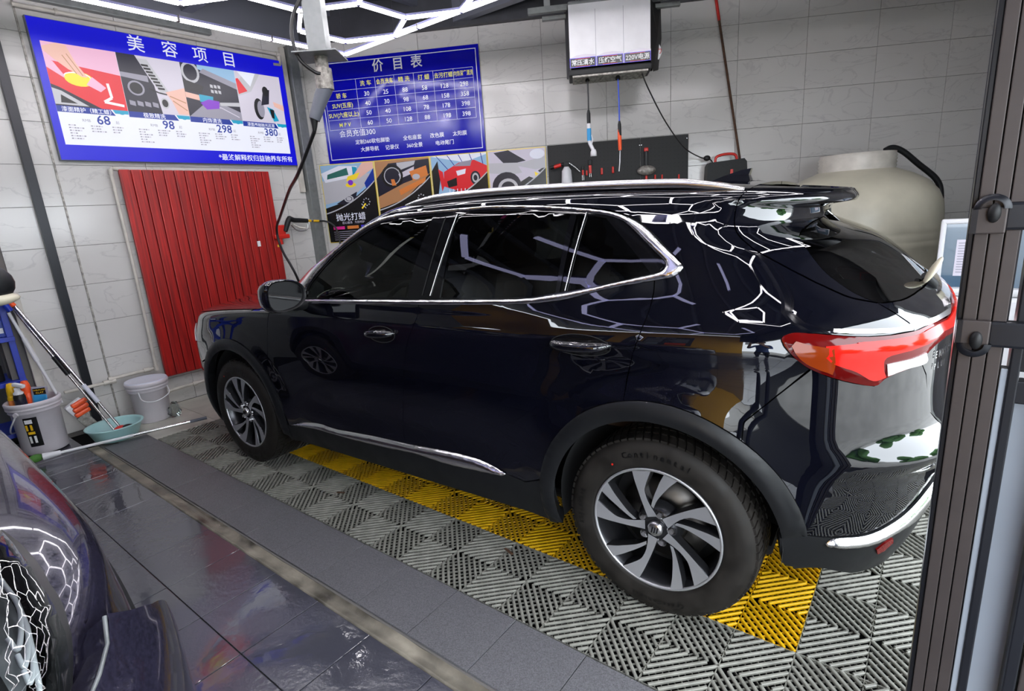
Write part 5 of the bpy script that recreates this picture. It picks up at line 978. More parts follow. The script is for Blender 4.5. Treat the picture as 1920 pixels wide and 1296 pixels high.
# --- glowing advert on the left wall
t = wthing(LEFT, 'light_box_sign', 'glowing blue light box with four car care photos and prices on the left wall', 'sign', 1.43, 2.18)
W, H = 2.045, 1.02
MB().box((W / 2, -.022, H / 2), (W + .012, .044, H + .012), bev=.003).build('sign_case', 'beam_grey', t)
MB().box((W / 2, -.047, H / 2), (W, .006, H)).build('sign_face', 'lit_blue', t)
MB().rect(.05, .115, W - .06, .86, -.0505, ci('white')).build('white_field', LIT, t)
a = Art(0, 0, W, H, -.0512)
for ch_, u in zip('美容项目', (.345, .475, .60, .725)): Art(0, 0, W, H, -.0512).text(ch_, .135, u, .884, 'white', bold=.005).build('title_character', LIT, t)
a.text('*最终解释权归益驰养车所有', .062, .975, .035, 'white', align='R', bold=.01)
a.build('lettering', LIT, t)
ph = [(.05, .539), (.541, 1.030), (1.032, 1.521), (1.523, W - .06)]
for i, (x0, x1) in enumerate(ph):
    a = Art(x0, .405, x1 - x0, .455, -.0515)
    if i == 0:
        a.poly([(0, 0), (1, 0), (1, 1), (0, 1)], 'red').poly([(0, .72), (1, .60), (1, 1), (0, 1)], 'pink').poly([(0, .60), (.25, .42), (.1, .7), (0, .75)], 'pink')
        a.poly([(0, 0), (.62, 0), (.1, .30), (0, .34)], 'dark').poly([(0, .02), (.45, .02), (.12, .24), (0, .28)], 'silver').poly([(.08, .05), (.3, .05), (.1, .18)], 'black')
        a.ell(.40, .46, .20, .12, 'yellow').ell(.38, .50, .18, .07, 'white').ell(.38, .49, .17, .06, 'yellow')
        a.poly([(0, .92), (.2, 1), (.32, .98), (.40, .72), (.52, .50), (.44, .50), (.36, .56), (.28, .60), (.12, .74), (0, .86)], 'skin').line([(.30, .85), (.46, .52)], .003, 'tan').line([(.24, .82), (.38, .54)], .003, 'tan')
        a.poly([(.58, .52), (.75, .36), (.66, .28), (.48, .38)], 'pink').line([(.78, .44), (.80, .20), (.68, .12), (.96, .08)], .010, 'white')
    if i == 1:
        a.poly([(0, 0), (1, 0), (1, 1), (0, 1)], 'pale').poly([(0, 0), (.55, 0), (.50, .5), (.28, 1), (0, 1)], 'dark').poly([(0, .60), (.42, .55), (.42, .66), (0, .68)], 'grey')
        a.poly([(.30, .95), (.46, .95), (.72, .42), (.58, .38)], 'silver')
        for k in range(8): a.poly([(.35 + .028 * k, .86 - .055 * k), (.46 + .028 * k, .86 - .055 * k), (.47 + .028 * k, .825 - .055 * k), (.36 + .028 * k, .825 - .055 * k)], 'black')
        a.ell(.20, .42, .13, .13, 'grey').ell(.20, .42, .10, .10, 'black').ell(.62, .20, .07, .10, 'silver').ell(.62, .20, .05, .07, 'black')
        for k in range(4): a.poly([(.05 + .12 * k, .12), (.14 + .12 * k, .10), (.14 + .12 * k, .18), (.05 + .12 * k, .2)], 'grey')
        a.line([(.40, .44), (.55, .38), (.68, .36)], .006, 'black').poly([(.66, .40), (1, .52), (1, .02), (.82, .02), (.74, .26)], 'skin').line([(.72, .34), (.98, .24)], .004, 'tan').line([(.76, .26), (.98, .10)], .004, 'tan')
    if i == 2:
        a.poly([(0, 0), (1, 0), (1, 1), (0, 1)], 'dark').poly([(.30, .92), (1, .70), (1, 1), (.3, 1)], 'sky').poly([(.32, .86), (1, .62), (1, .74), (.4, .94)], 'grey')
        a.ell(.16, .84, .16, .20, 'silver', inner=.75).poly([(0, .5), (.3, .46), (.36, .60), (0, .7)], 'black')
        for r_ in range(2):
            for k in range(3): a.poly([(.48 + .07 * k, .60 - .1 * r_), (.53 + .07 * k, .59 - .1 * r_), (.53 + .07 * k, .65 - .1 * r_), (.48 + .07 * k, .66 - .1 * r_)], 'silver')
        a.poly([(0, .0), (.35, .30), (.65, .30), (1, .16), (1, 0)], 'grey').line([(.30, .22), (.62, .22), (.95, .06)], .004, 'pale').poly([(0, .46), (.26, .42), (.24, .32), (0, .36)], 'skin').poly([(.24, .44), (.5, .42), (.48, .30), (.24, .30)], 'teal')
        a.poly([(.24, .28), (.40, .36), (.60, .34), (.58, .20), (.34, .16)], 'purple').poly([(.60, .32), (1, .36), (1, .28), (.62, .26)], 'silver')
    if i == 3:
        a.poly([(0, 0), (1, 0), (1, 1), (0, 1)], 'pale').poly([(0, .75), (.22, 1), (.55, 1), (.30, .62), (0, .5)], 'silver').poly([(0, .84), (.05, .86), (.22, .62), (.02, .54)], 'red').poly([(.05, 1), (.3, .72), (.45, 1)], 'white')
        a.ell(.42, .28, .11, .22, 'black').ell(.46, .28, .08, .17, 'grey').poly([(.48, .36), (.66, .40), (.72, .70), (.58, .70), (.52, .5)], 'dark').ell(.62, .66, .07, .1, 'black').poly([(.60, .34), (.74, .30), (.84, .06), (.72, .04)], 'teal').poly([(.66, .30), (.76, .28), (.74, .10), (.68, .12)], 'black').poly([(.76, .46), (1, .40), (1, .28), (.78, .36)], 'skin')
    a.build('photo_print', LIT, t)
    w_ = x1 - x0; b = Art(x0, .115, w_, .29, -.0525)
    b.poly([(0, .84), (.80, .84), (.74, 1), (0, 1)], 'navy').poly([(.80, .90), (1, .90), (1, 1), (.77, 1)], 'teal').ell(.90, 1.0, .07, .12, 'teal')
    b.text(('漆面精护（精工蜡）', '极致精洗', '内饰清洗', '漆面基础抛光还原')[i], (.040, .044, .044, .036)[i], .40, .87, 'white', bold=.01)
    b.text('RMB', .030, .36, .62, 'grey').text(('68', '98', '298', '380')[i], .098, .60, .58, 'navy', bold=.012).text('起', .026, .80, .62, 'grey')
    for c_ in range(3):
        for r_ in range((6, 3, 3)[c_]):
            ln = (.22, .24, .20)[c_] * (.6 + .4 * ((r_ * 5 + i + c_) % 3) / 2)
            for q in range(int(ln / .035)): b.poly([(.10 + .30 * c_ + .035 * q, .50 - .07 * r_), (.127 + .30 * c_ + .035 * q, .50 - .07 * r_), (.127 + .30 * c_ + .035 * q, .53 - .07 * r_), (.10 + .30 * c_ + .035 * q, .53 - .07 * r_)], 'pale' if q % 3 == 1 else 'grey')
    b.build('caption', LIT, t)

# --- price list on the back wall
t = wthing(BACK, 'price_board', 'glossy royal blue price board with white table on the tiled back wall', 'sign', .16, 2.188)
W, H = 1.765, 1.045
MB().box((W / 2, -.008, H / 2), (W, .012, H), bev=.001).build('board', 'p_blue', t)
b = MB(); y = -.0150
def fr_(x0, z0, x1, z1, w): b.rect(x0, z0, x1, z0 + w, y, 0); b.rect(x0, z1 - w, x1, z1, y, 0); b.rect(x0, z0, x0 + w, z1, y, 0); b.rect(x1 - w, z0, x1, z1, y, 0)
fr_(.03, .035, W - .03, H - .035, .007); b.build('border_line', 'p_line', t); b = MB()
xs = [.06, .418, .63, .841, 1.055, 1.266, 1.483, 1.69]; zs = [.345, .445, .545, .64, .735, .835]
for x in xs: b.rect(x - .0015, zs[0], x + .0015, zs[-1], y, 0)
for z in zs: b.rect(xs[0], z - .0015, xs[-1], z + .0015, y, 0)
b.build('table_grid', 'p_line', t); b = MB()
y = -.0155
for ch_, x in zip('价目表', (.68, .89, 1.10)): MB().text(ch_, .125, x, .895, y, 0, bold=.016).build('title_character', 'p_line', t)
def cell(*a_, yellow=0, **k_): MB().text(*a_, **k_).build('table_text', 'p_yellow' if yellow else 'p_line', t)
hd = ['洗 车', '会员洗车', '精 洗', '打 蜡', '去污打蜡', '内饰深度清洗']; sxx = [1, .85, 1, 1, .9, .62]
for k, h_ in enumerate(hd): cell(h_, .056, (xs[k + 1] + xs[k + 2]) / 2, .765, y, yellow=1, bold=.012, sx=sxx[k])
rows = [('轿 车', 30, 25, 88, 58, 128, 298), ('SUV(五座)', 40, 30, 98, 68, 158, 358), ('SUV(六座以上)', 50, 40, 108, 78, 178, 398), ('M P V', 60, 50, 128, 88, 198, 398)]
for r_, row in enumerate(rows):
    z = zs[4 - r_] - .074
    cell(row[0], .058, (xs[0] + xs[1]) / 2, z, y, yellow=1, bold=.010, sx=.92)
    for k, v in enumerate(row[1:]): cell(str(v), .062, (xs[k + 1] + xs[k + 2]) / 2, z, y, bold=.010)
cell('会员充值300', .075, .16, .272, y, 0, 'L', bold=.006)
for x, s_ in ((.33, '定制360软包脚垫'), (.87, '全包座套'), (1.17, '改色膜'), (1.42, '太阳膜')): cell(s_, .052, x, .185, y, 0, 'L', bold=.010)
for x, s_ in ((.38, '大屏导航'), (.66, '记录仪'), (.90, '360全景'), (1.22, '电动尾门')): cell(s_, .052, x, .105, y, 0, 'L', bold=.010)

# --- four car care posters under it
PX = [.03, .665, 1.30, 1.932, 2.562]; ttl = ['抛光打蜡', '内饰清洗', '精致洗车', '漆面护理']
plab = ['poster of a gloved hand polishing a white bonnet, black foot with white title', 'poster of a tan car interior and steering wheel on the back wall', 'poster of a red car under foam beside the tan interior poster', 'poster of a gloved hand washing a white wheel arch beside the pegboard']
for i in range(4):
    t = wthing(BACK, 'wall_poster', plab[i], 'poster', PX[i] + .004, 1.33, 0, 'car care posters'); w_ = .625; h_ = .855
    MB().box((w_ / 2, -.004, h_ / 2), (w_, .006, h_)).build('backing', 'ink_yellow', t)
    a = Art(.006, .006, w_ - .012, h_ - .012, -.0075)
    a.poly([(0, 0), (1, 0), (1, 1), (0, 1)], 'black')
    if i == 0:
        a.poly([(0, .45), (.55, .55), (1, .76), (1, 1), (0, 1)], 'sky').poly([(0, .5), (.5, .56), (1, .8), (.9, .86), (.4, .84), (0, .80)], 'silver').poly([(.0, .90), (.35, .98), (.7, .96), (.55, .82), (.06, .78)], 'white').poly([(.12, .88), (.5, .95), (.52, .86), (.1, .82)], 'green').poly([(.6, .96), (.68, .95), (.72, .84), (.6, .84)], 'teal')
        a.poly([(.80, 1), (1, 1), (1, .92), (.70, .80), (.60, .84)], 'skin').poly([(.74, .88), (.66, .80), (.46, .78), (.5, .84)], 'yellow').ell(.54, .73, .10, .030, 'yellow').ell(.54, .76, .05, .035, 'purple').poly([(.80, .74), (1, .92), (1, .72), (.84, .64)], 'navy')
        a.poly([(.22, .50), (.45, .58), (.64, .64), (.60, .54), (.40, .48)], 'dark').ell(.47, .555, .09, .045, 'silver', inner=.7).ell(.47, .555, .05, .025, 'silver')
    if i == 1:
        a.poly([(0, .4), (.5, .5), (1, .8), (1, 1), (0, 1)], 'tan').poly([(0, .78), (.25, .96), (1, .98), (1, .8), (.5, .7), (0, .55)], 'dark').poly([(.4, .96), (.75, .97), (.72, .92), (.42, .86)], 'silver').poly([(.42, .82), (.72, .90), (.70, .82), (.44, .76)], 'pale')
        a.ell(.30, .80, .20, .145, 'black', inner=.80).ell(.30, .80, .155, .11, 'silver', inner=.9).ell(.30, .80, .07, .05, 'dark').poly([(.27, .76), (.33, .76), (.36, .68), (.28, .68)], 'orange').poly([(.62, .84), (.94, .90), (.96, .78), (.68, .72)], 'orange').poly([(.40, .62), (.92, .76), (.9, .70), (.42, .55)], 'orange').poly([(.52, .50), (.8, .66), (.98, .70), (.7, .5)], 'skin').ell(.74, .77, .07, .035, 'silver')
    if i == 2:
        a.poly([(0, .4), (1, .8), (1, 1), (0, 1)], 'sky').poly([(0, 1), (.6, .9), (1, .98), (1, 1)], 'white')
        for k in range(5): a.line([(.1 + .2 * k, 1), (.3 + .16 * k, .82)], .004, 'navy')
        a.poly([(.2, .62), (.22, .80), (.5, .90), (.78, .92), (1, .84), (1, .74), (.8, .62), (.5, .54)], 'red').poly([(.40, .86), (.56, .91), (.74, .92), (.7, .85)], 'grey').poly([(.26, .68), (.44, .72), (.44, .62), (.28, .60)], 'black').poly([(.44, .80), (.62, .82), (.60, .76), (.46, .74)], 'white').ell(.78, .70, .09, .085, 'dark').ell(.78, .70, .06, .06, 'silver', inner=.6).poly([(0, .82), (.12, .94), (.14, .7), (.08, .5), (0, .5)], 'black').poly([(.12, .84), (.2, .8), (.22, .64), (.16, .56)], 'red')
        for k in range(7): a.line([(.30 + .07 * k, .58), (.29 + .07 * k, .50)], .004, 'white')
    if i == 3:
        a.poly([(0, .4), (1, .78), (1, 1), (0, 1)], 'pale').poly([(.1, .98), (.36, 1), (.66, .86), (.3, .82)], 'dark').poly([(0, .86), (.6, .84), (1, .9), (1, .76), (.4, .7), (0, .74)], 'silver').ell(.30, .56, .26, .18, 'dark').ell(.32, .54, .18, .12, 'silver', inner=.7).ell(.86, .93, .13, .06, 'white').poly([(.52, .80), (.84, .74), (.96, .66), (.84, .62), (.6, .70)], 'pale').poly([(.80, .72), (.90, .68), (.92, .62), (.82, .64)], 'yellow').poly([(.88, .70), (1, .74), (1, .60), (.9, .62)], 'skin')
    # swept black foot with silver edge
    cur = [(k / 12, .38 + .16 * (k / 12) + .22 * (k / 12) ** 2.2) for k in range(13)]
    a.poly([(0, 0), (1, 0)] + cur[::-1], 'black'); a.line(cur, .006, 'silver')
    for k in range(8): a.ell(.80 + .06 * math.cos(k * PI / 4), .50 + .045 * math.sin(k * PI / 4), .012, .009, 'silver', n=8)
    a.line([(.70, .42), (.78, .48)], .008, 'yellow').line([(.78, .42), (.70, .48)], .004, 'silver')
    a.text(ttl[i], .088, .46, .285, 'white', bold=.008).text('匠心服务   为您呵护', .030, .5, .235, 'pale', bold=.004)
    for k, c_ in enumerate(('magenta', 'orange', 'violet')): a.poly([(.10 + .27 * k, .165), (.32 + .27 * k, .165), (.32 + .27 * k, .205), (.10 + .27 * k, .205)], c_)
    for r_ in range(5): a.poly([(.1, .13 - .026 * r_), (.86 - .1 * (r_ % 2), .13 - .026 * r_), (.86 - .1 * (r_ % 2), .138 - .026 * r_), (.1, .138 - .026 * r_)], 'grey')
    a.build('print', INK, t)

# --- pegboard with tools
t = wthing(BACK, 'pegboard', 'black perforated tool board on the tiled back wall', 'tool board', 2.58, 1.42)
for k, (x0, x1) in enumerate(((0, .962), (.965, 1.447))):
    MB().box(((x0 + x1) / 2, -.012, .385), (x1 - x0 - .002, .018, .77), bev=.002).build('board', 'board_black', t)
hb = MB()
for i in range(36):
    for j in range(19):
        if abs(.03 + .04 * i - .9635) < .01: continue
        hb.cyl((.03 + .04 * i, -.0206, .02 + .04 * j), (.03 + .04 * i, -.0212, .02 + .04 * j), .0052, n=6, smooth=False)
h_ = hb.build('peg_hole', 'dark_void', t); h_['kind'] = 'stuff'
for (x, z) in ((.955, .70), (.975, .70), (1.43, .73)): MB().cyl((x, -.021, z), (x, -.025, z), .005, n=8).build('screw', 'steel', t)
def peg(name, label, cat, x, z, bld, group=None):
    e = wthing(BACK, name, label, cat, x, z, .022, group); bld(e); return e
def sprayer(e):
    MB().lathe([(0, 0), (.055, 0), (.058, .03), (.050, .16), (.030, .19), (.024, .20)], c=(0, -.06, 0), n=20).build('bottle', 'white_plastic', e)
    b = MB().box((0, -.06, .225), (.06, .05, .05), bev=.01); b.tube([(-.02, -.06, .23), (-.10, -.06, .215), (-.17, -.06, .20)], [.018, .016, .02], n=10); b.build('spray_head', 'black_plastic', e)
    MB().tube([(-.055, -.06, .222), (-.13, -.06, .206)], .0195, n=10).build('red_sleeve', 'red_plastic', e)
    MB().tube([(.03, -.06, .235), (.09, -.06, .19), (.14, -.06, .14)], .008, n=8).build('lance', 'steel', e)
peg('foam_sprayer', 'white foam bottle with red and black spray head on the tool board', 'sprayer', 2.775, 1.76, sprayer)
for k, (x, z, s_, bk) in enumerate(((2.945, 1.875, .8, 1), (2.985, 1.865, .7, 0), (3.022, 1.90, 1.15, 1), (3.142, 1.87, .9, 0), (3.258, 1.875, .9, 0), (3.60, 1.76, .9, 0), (3.69, 1.77, .7, 0), (3.76, 1.77, .6, 0), (3.93, 1.76, .6, 0))):
    def clip(e, s_=s_, bk=bk):
        MB().box((0, -.014, .02), (.026 * s_, .026, .075 * s_), bev=.008).build('clip_body', 'red_plastic', e)
        if bk: MB().box((0, -.014, .075 * s_), (.034 * s_, .03, .05 * s_), bev=.008).build('clip_top', 'black_plastic', e); MB().tube([(-.008, -.014, -.01), (-.008, -.014, -.06)], .004, n=6).tube([(.008, -.014, -.01), (.008, -.014, -.06)], .004, n=6).build('clip_prongs', 'steel', e)
    lab = ['small black-topped red clip right of the foam sprayer', 'tiny plain red clip between two black-topped clips', 'largest black-topped red clip on the tool board', 'red upright clip left of the hanging orange blow gun', 'red upright clip directly behind the orange blow gun', 'red clip just below the grey scrub brush', 'small red clip low on the right of the scrub brush', 'faint dark red clip further right of the scrub brush', 'last red clip near the right end of the tool board'][k]
    peg('tool_clip', lab, 'clip', x, z, clip, 'red clips on the tool board')
def brush(e):
    MB().box((0, -.02, .11), (.035, .03, .17), bev=.01).build('handle', 'grey_cladding', e); MB().box((0, -.02, .205), (.045, .03, .04), bev=.01).build('red_grip', 'red_plastic', e)
    MB().ell((0, -.03, 0), (.095, .04, .05)).build('brush_head', 'worn_steel', e)
peg('scrub_brush', 'grey scrub brush with a red grip hanging on the right board', 'brush', 3.60, 1.865, brush)

# --- red and black tool case on a small shelf
t = wthing(BACK, 'wall_shelf', 'narrow pale shelf on the back wall under the red and black case', 'shelf', 4.29, 1.63)
MB().box((0, -.09, .01), (.46, .18, .02), bev=.003).build('board', 'galvanised', t)
for x in (-.16, .16): MB().box((x, -.08, -.06), (.02, .15, .12)).build('bracket', 'beam_grey', t)
t = wthing(BACK, 'tool_case', 'black machine case with red handle and red feet on the wall shelf', 'tool case', 4.375, 1.650, .10)
b = MB(); sec = [(-.195, .03), (-.185, .205), (-.165, .235), (.165, .255), (.19, .225), (.205, .03)]
b.sheet(sec, -.07, .07); b.build('case_body', 'black_plastic', t)
b = MB().tube(bez([(-.10, 0, .235), (-.085, 0, .29), (.0, 0, .31), (.09, 0, .30), (.115, 0, .245)], 6), .013, n=8); b.build('handle', 'red_plastic', t)
for x in (-.19, .19): MB().box((x, 0, .028), (.075, .16, .056), bev=.012).build('foot', 'red_plastic', t)
MB().box((.045, -.074, .135), (.028, .008, .045), bev=.003).build('switch', 'red_plastic', t)
t = wthing(BACK, 'leaning_pole', 'long worn brown pole leaning on the back wall beside the tool case', 'pole', 4.86, .0, .05)
MB().tube([(.0, -.01, .0), (-.335, .0, 1.93), (-.56, .02, 3.20)], .0115, n=10).build('shaft', 'rusty', t); MB().tube([(-.56, .02, 3.20), (-.593, .022, 3.385)], .014, n=10).build('red_tip', 'red_plastic', t)
# --- hanging reel box with three lines
t = wthing(BACK, 'hose_reel_box', 'white-fronted hose reel box with black cheeks hanging by the back wall', 'hose reel', 3.18, 2.60, .80)
b = MB(); F_ = [(-.33, -.30, .10), (.33, -.30, .10), (.33, -.30, .46), (-.33, -.30, .46)]
MB().box((0, -.305, .305), (.655, .012, .47), bev=.003).build('front_panel', 'white_plastic', t)
for x in (-.112, .112): MB().rect(x - .0012, .075, x + .0012, .49, -.3118).build('panel_seam', 'beam_grey', t)
for s_ in (-1, 1):
    kx = 1 if s_ > 0 else 0
    vs = [(s_ * .328, -.31, .06), (s_ * .328, -.31, .50), (s_ * .34, -.24, .58), (s_ * (.36 + .09 * kx), -.02, .58), (s_ * (.36 + .10 * kx), 0, .30), (s_ * (.36 + .07 * kx), -.02, .05), (s_ * (.345 + .015 * kx), -.22, .0), (s_ * (.355 + .05 * kx), -.16, .28)]
    b = MB(); fs = [(0, 1, 7), (1, 2, 7), (2, 3, 7), (3, 4, 7), (4, 5, 7), (5, 6, 7), (6, 0, 7)]
    if s_ < 0: fs = [f[::-1] for f in fs]
    b.add(vs, fs); b.build('side_cheek', 'board_black', t)
MB().box((0, -.15, .54), (.66, .30, .06), bev=.015).build('top_cover', 'galvanised', t)
b = MB().box((0, -.15, .035), (.68, .29, .05), bev=.01); b.build('base', 'black_plastic', t)
for k in range(7): MB().box((0, -.29 + .045 * k, .004), (.62, .012, .014)).build('base_slat', 'worn_steel', t)
MB().box((0.03, -.01, .30), (.70, .02, .5)).build('back_plate', 'board_black', t)
for k, (x, s_) in enumerate(((-.222, '常压清水'), (0, '压缩空气'), (.222, '220V电源'))):
    b = MB().rect(x - .107, .068, x + .107, .140, -.3125, 1).rect(x - .102, .072, x + .102, .136, -.3130, 0)
    b.rect(x - .06, .0745, x + .06, .0775, -.3134, 2).rect(x - .06, .131, x + .06, .134, -.3134, 2)
    b.text(s_, .047, x, .087, -.3136, 3, bold=.012); b.build('name_plate', ['ink_black', 'ink_violet', 'red_plastic', 'print_white'], t)
    vs = [(x - .107, .14), (x + .107, .14), (x + .107, .155), (x + .02, .165), (x - .05, .160)]; MB().sheet(vs, -.3122).build('chevron_print', 'ink_pale', t)
b = MB().sheet([(.425, .12), (.455, .17), (.44, .22), (.42, .26), (.40, .2), (.39, .15)], -.075, -.07); b.build('star_sticker', ['print_white'], t)
MB().text('力', .05, .425, .17, -.078, 0, bold=.01).build('sticker_mark', 'red_plastic', t)
rail = wthing(BACK, 'mounting_rail', 'white steel channel carrying the hose reel box under the ceiling', 'rail', 2.54, 3.115, .98)
MB().box((.60, -.05, .03), (1.24, .055, .045), bev=.003).build('channel', 'galvanised', rail); MB().box((.66, .05, -.005), (1.14, .05, .03), bev=.003).build('channel', 'galvanised', rail)
MB().box((.14, -.02, .24), (.05, .05, .42)).build('hanger', 'galvanised', rail); MB().box((1.1, -.02, .24), (.05, .05, .42)).build('hanger', 'galvanised', rail)
for x in (.38, .40, .86, .88): MB().box((x, -.04, .03), (.008, .09, .10)).build('strap', 'steel', rail)
t = wthing(BACK, 'water_hose', 'black hose with blue and white water gun hanging below the reel box', 'hose', 2.995, 2.60, 1.0)
MB().tube([(0, 0, .0), (.002, 0, -.15), (0, 0, -.27)], .0065).build('hose', 'black_hose', t); MB().lathe([(.012, 0), (.018, -.01), (.02, -.02)], n=12).build('grommet', 'black_plastic', t)
MB().tube([(0, 0, -.25), (0, 0, -.28), (0, 0, -.36)], [.009, .016, .016]).build('grip', 'black_plastic', t); MB().cyl((0, 0, -.36), (0, 0, -.405), .0175).build('collar', 'white_plastic', t)
MB().tube([(0, 0, -.40), (0, 0, -.50)], .019).build('blue_sleeve', 'blue_foam', t)
b = MB().tube(bez([(0, 0, -.49), (.004, 0, -.52), (.022, 0, -.56), (.032, 0, -.585)], 5), [.016] * 15 + [.016]); b.lathe([(.018, 0), (.026, -.02), (.028, -.055), (.024, -.058), (0, -.055)], c=(.034, 0, -.575), n=18); b.build('spray_nozzle', 'white_plastic', t)
MB().tube([(.018, -.0, -.455), (.03, -.0, -.49), (.018, 0, -.53)], .007, n=8).build('trigger', 'white_plastic', t)
t = wthing(BACK, 'air_hose', 'blue air line with orange blow gun hanging below the reel box', 'hose', 3.25, 2.60, 1.0)
MB().tube([(0, 0, 0), (.006, 0, -.2), (.006, 0, -.37)], .0058).build('hose', 'blue_hose', t); MB().lathe([(.012, 0), (.02, -.01), (.022, -.03)], n=12).build('grommet', 'black_plastic', t)
MB().tube([(.006, 0, -.36), (.006, 0, -.39), (.008, 0, -.48)], [.008, .015, .015]).build('grip', 'black_plastic', t)
MB().tube([(.0, 0, -.43), (.006, 0, -.49), (.008, 0, -.60)], [.010, .017, .014]).build('gun_body', 'orange_plastic', t); MB().tube([(.008, 0, -.60), (.004, 0, -.70), (-.004, 0, -.775)], .0045, n=8).build('tip_tube', 'white_plastic', t)
t = wthing(BACK, 'power_cable', 'black cable sagging from the reel box to the plug on the tool case', 'cable', 3.45, 2.60, 1.0)
MB().tube(bez([(0, 0, 0), (.06, .05, -.12), (.24, .30, -.36), (.47, .62, -.57), (.68, .88, -.655), (.735, .90, -.66)], 8), .0058).build('cable', 'black_hose', t); MB().ell((.745, .90, -.665), (.035, .025, .028)).build('plug', 'black_plastic', t)
MB().tube(bez([(.76, .90, -.67), (.80, .92, -.70), (.82, .93, -.78)], 5), .006).build('plug_lead', 'black_hose', t)

# --- big pale water tank in the corner by the open side
t = wthing(BACK, 'water_tank', 'big ivory ribbed plastic water tank with screw lid behind the black car', 'water tank', 5.325, 0, .74)
pr_ = [(0, 0), (.62, 0), (.655, .04), (.665, .3), (.66, .55), (.668, .58), (.66, .61), (.66, .82), (.668, .85), (.66, .88), (.66, 1.04), (.670, 1.06), (.661, 1.085), (.661, 1.10), (.670, 1.12), (.661, 1.145), (.661, 1.17), (.670, 1.19), (.661, 1.215), (.659, 1.30), (.645, 1.40), (.605, 1.49), (.53, 1.575), (.42, 1.64), (.33, 1.675), (.30, 1.69)]
MB().lathe(pr_, n=72).build('tank_body', 'tank_shell', t)
b = MB(); z = 1.685
b.lathe([(.30, z)] + [(r_, z + .012 + .014 * k) for k in range(9) for r_ in [(.300 if k % 2 else .290)]] + [(.29, z + .145), (.0, z + .150)], n=48); b.build('screw_lid', 'cream_pipe', t)
hz = wthing(BACK, 'tank_hose', 'dark hose looping out of the tank lid and down its right side', 'hose', 5.55, 1.84, .78)
MB().tube(bez([(-.02, 0, .0), (.04, .0, .02), (.13, 0, -.02), (.26, 0, -.13), (.42, 0, -.27), (.47, .0, -.40), (.475, 0, -.6), (.46, 0, -.95), (.44, .0, -1.4), (.43, 0, -1.83)], 8), .024, n=10).build('hose', 'grey_cladding', hz)

# --- washing machine with its lid up
t = thing('washing_machine', 'white top-loading washing machine with its blue glass lid up behind the car', 'washing machine', (.285, 4.55, 0), .05)
MB().box((0, 0, .43), (.56, .56, .86), bev=.03).build('cabinet', 'white_plastic', t); MB().box((0, 0, .885), (.57, .57, .05), bev=.02).build('top_deck', 'white_plastic', t)
MB().box((0, .21, .925), (.56, .14, .05), bev=.015).build('control_panel', 'blue_foam', t)
for x in (-.2, .2): MB().box((x, 0, .02), (.06, .4, .04)).build('foot', 'black_plastic', t)
ld = MB().box((-.262, -.24, 1.11), (.030, .035, .42), bev=.012).box((.262, -.24, 1.11), (.030, .035, .42), bev=.012).box((0, -.24, 1.31), (.55, .035, .03), bev=.01).build('lid_frame', 'white_plastic', t)
mat('lid_glass', (.045, .10, .17), .08, coat=1)
MB().box((0, -.235, 1.10), (.50, .012, .40), bev=.004).build('lid_glass', 'lid_glass', ld)
b = MB().rect(-.19, .98, -.02, 1.20, -.2425, 0)
for k in range(12): b.rect(-.18, 1.0 + .016 * k, -.18 + .10 + .05 * ((k * 3) % 4) / 4, 1.006 + .016 * k, -.243, 1)
b.build('label', ['ink_pale', 'ink_grey'], ld)

# --- hanging post with plate, collar and sloping handle; its hose runs to the gun on the left wall
PXY = Vector((-3.247, 2.332, 0)); t = thing('hanging_post', 'square galvanised post hanging from the ceiling with a plate and sloping grey grip', 'post', (PXY.x, PXY.y, 2.597), R(38))
MB().box((0, 0, .46), (.118, .118, .90), bev=.004).build('post', 'galvanised', t)
MB().box((0, 0, 0), (.275, .275, .008)).build('plate', 'galvanised', t)
MB().cyl((.0, 0, -.005), (.0, 0, -.09), .042, n=20).build('neck', 'worn_steel', t); MB().cyl((0, 0, -.075), (0, 0, -.20), .056, n=24).build('collar', 'worn_steel', t)
MB().tube([(0, 0, -.19), (-.03, -.015, -.25), (-.09, -.03, -.38)], [.05, .045, .035], n=16).build('grip', 'grey_tape', t)
MB().tube([(-.09, -.03, -.37), (-.095, -.03, -.42), (-.10, -.03, -.45)], [.026, .018, .012], n=12).build('ferrule', 'black_plastic', t)
MB().tube(bez([(-.055, -.06, .32), (-.11, -.08, .22), (-.135, -.09, .10), (-.11, -.09, -.03), (-.04, -.06, -.10), (0, -.05, -.115)], 6), .011, n=8).build('feed_hose', 'black_hose', t)
MB().tube([(-.06, -.06, .36), (.06, -.06, .385), (.06, .06, .37), (-.06, .06, .35), (-.06, -.06, .36)], .002, n=5).build('tie_wire', 'steel', t)
p0 = t.matrix_basis @ Vector((-.10, -.03, -.45)); Hs = thing('pressure_hose', 'black pressure hose hanging from the post to the red clip on the left wall', 'hose', tuple(p0), 0)
path = [Vector((0, 0, 0))]
for (y_, z_, f_) in ((3.50, 2.10, .15), (3.36, 1.92, .45), (3.21, 1.66, .80), (3.15, 1.55, .93), (3.145, 1.41, .95), (3.18, 1.27, .9), (3.24, 1.13, .85), (3.30, .95, .85), (3.4, .5, .9), (3.45, .05, .95)):
    # points slide from the post towards the wall as they fall
    w0 = Vector((XL, y_, z_)); cpos = Vector((0, 0, 1.554)); d0 = (w0 - cpos); depth = (p0 - cpos).length * (1 - f_) + d0.length * .975 * f_
    path.append(cpos + d0.normalized() * depth - p0)
MB().tube(bez(path, 8), .0125, n=10).build('hose', 'black_hose', Hs)
t = wthing(LEFT, 'gun_holder', 'red plastic gun clip on the left wall right of the red radiator', 'holder', 3.14, 1.40, 0)
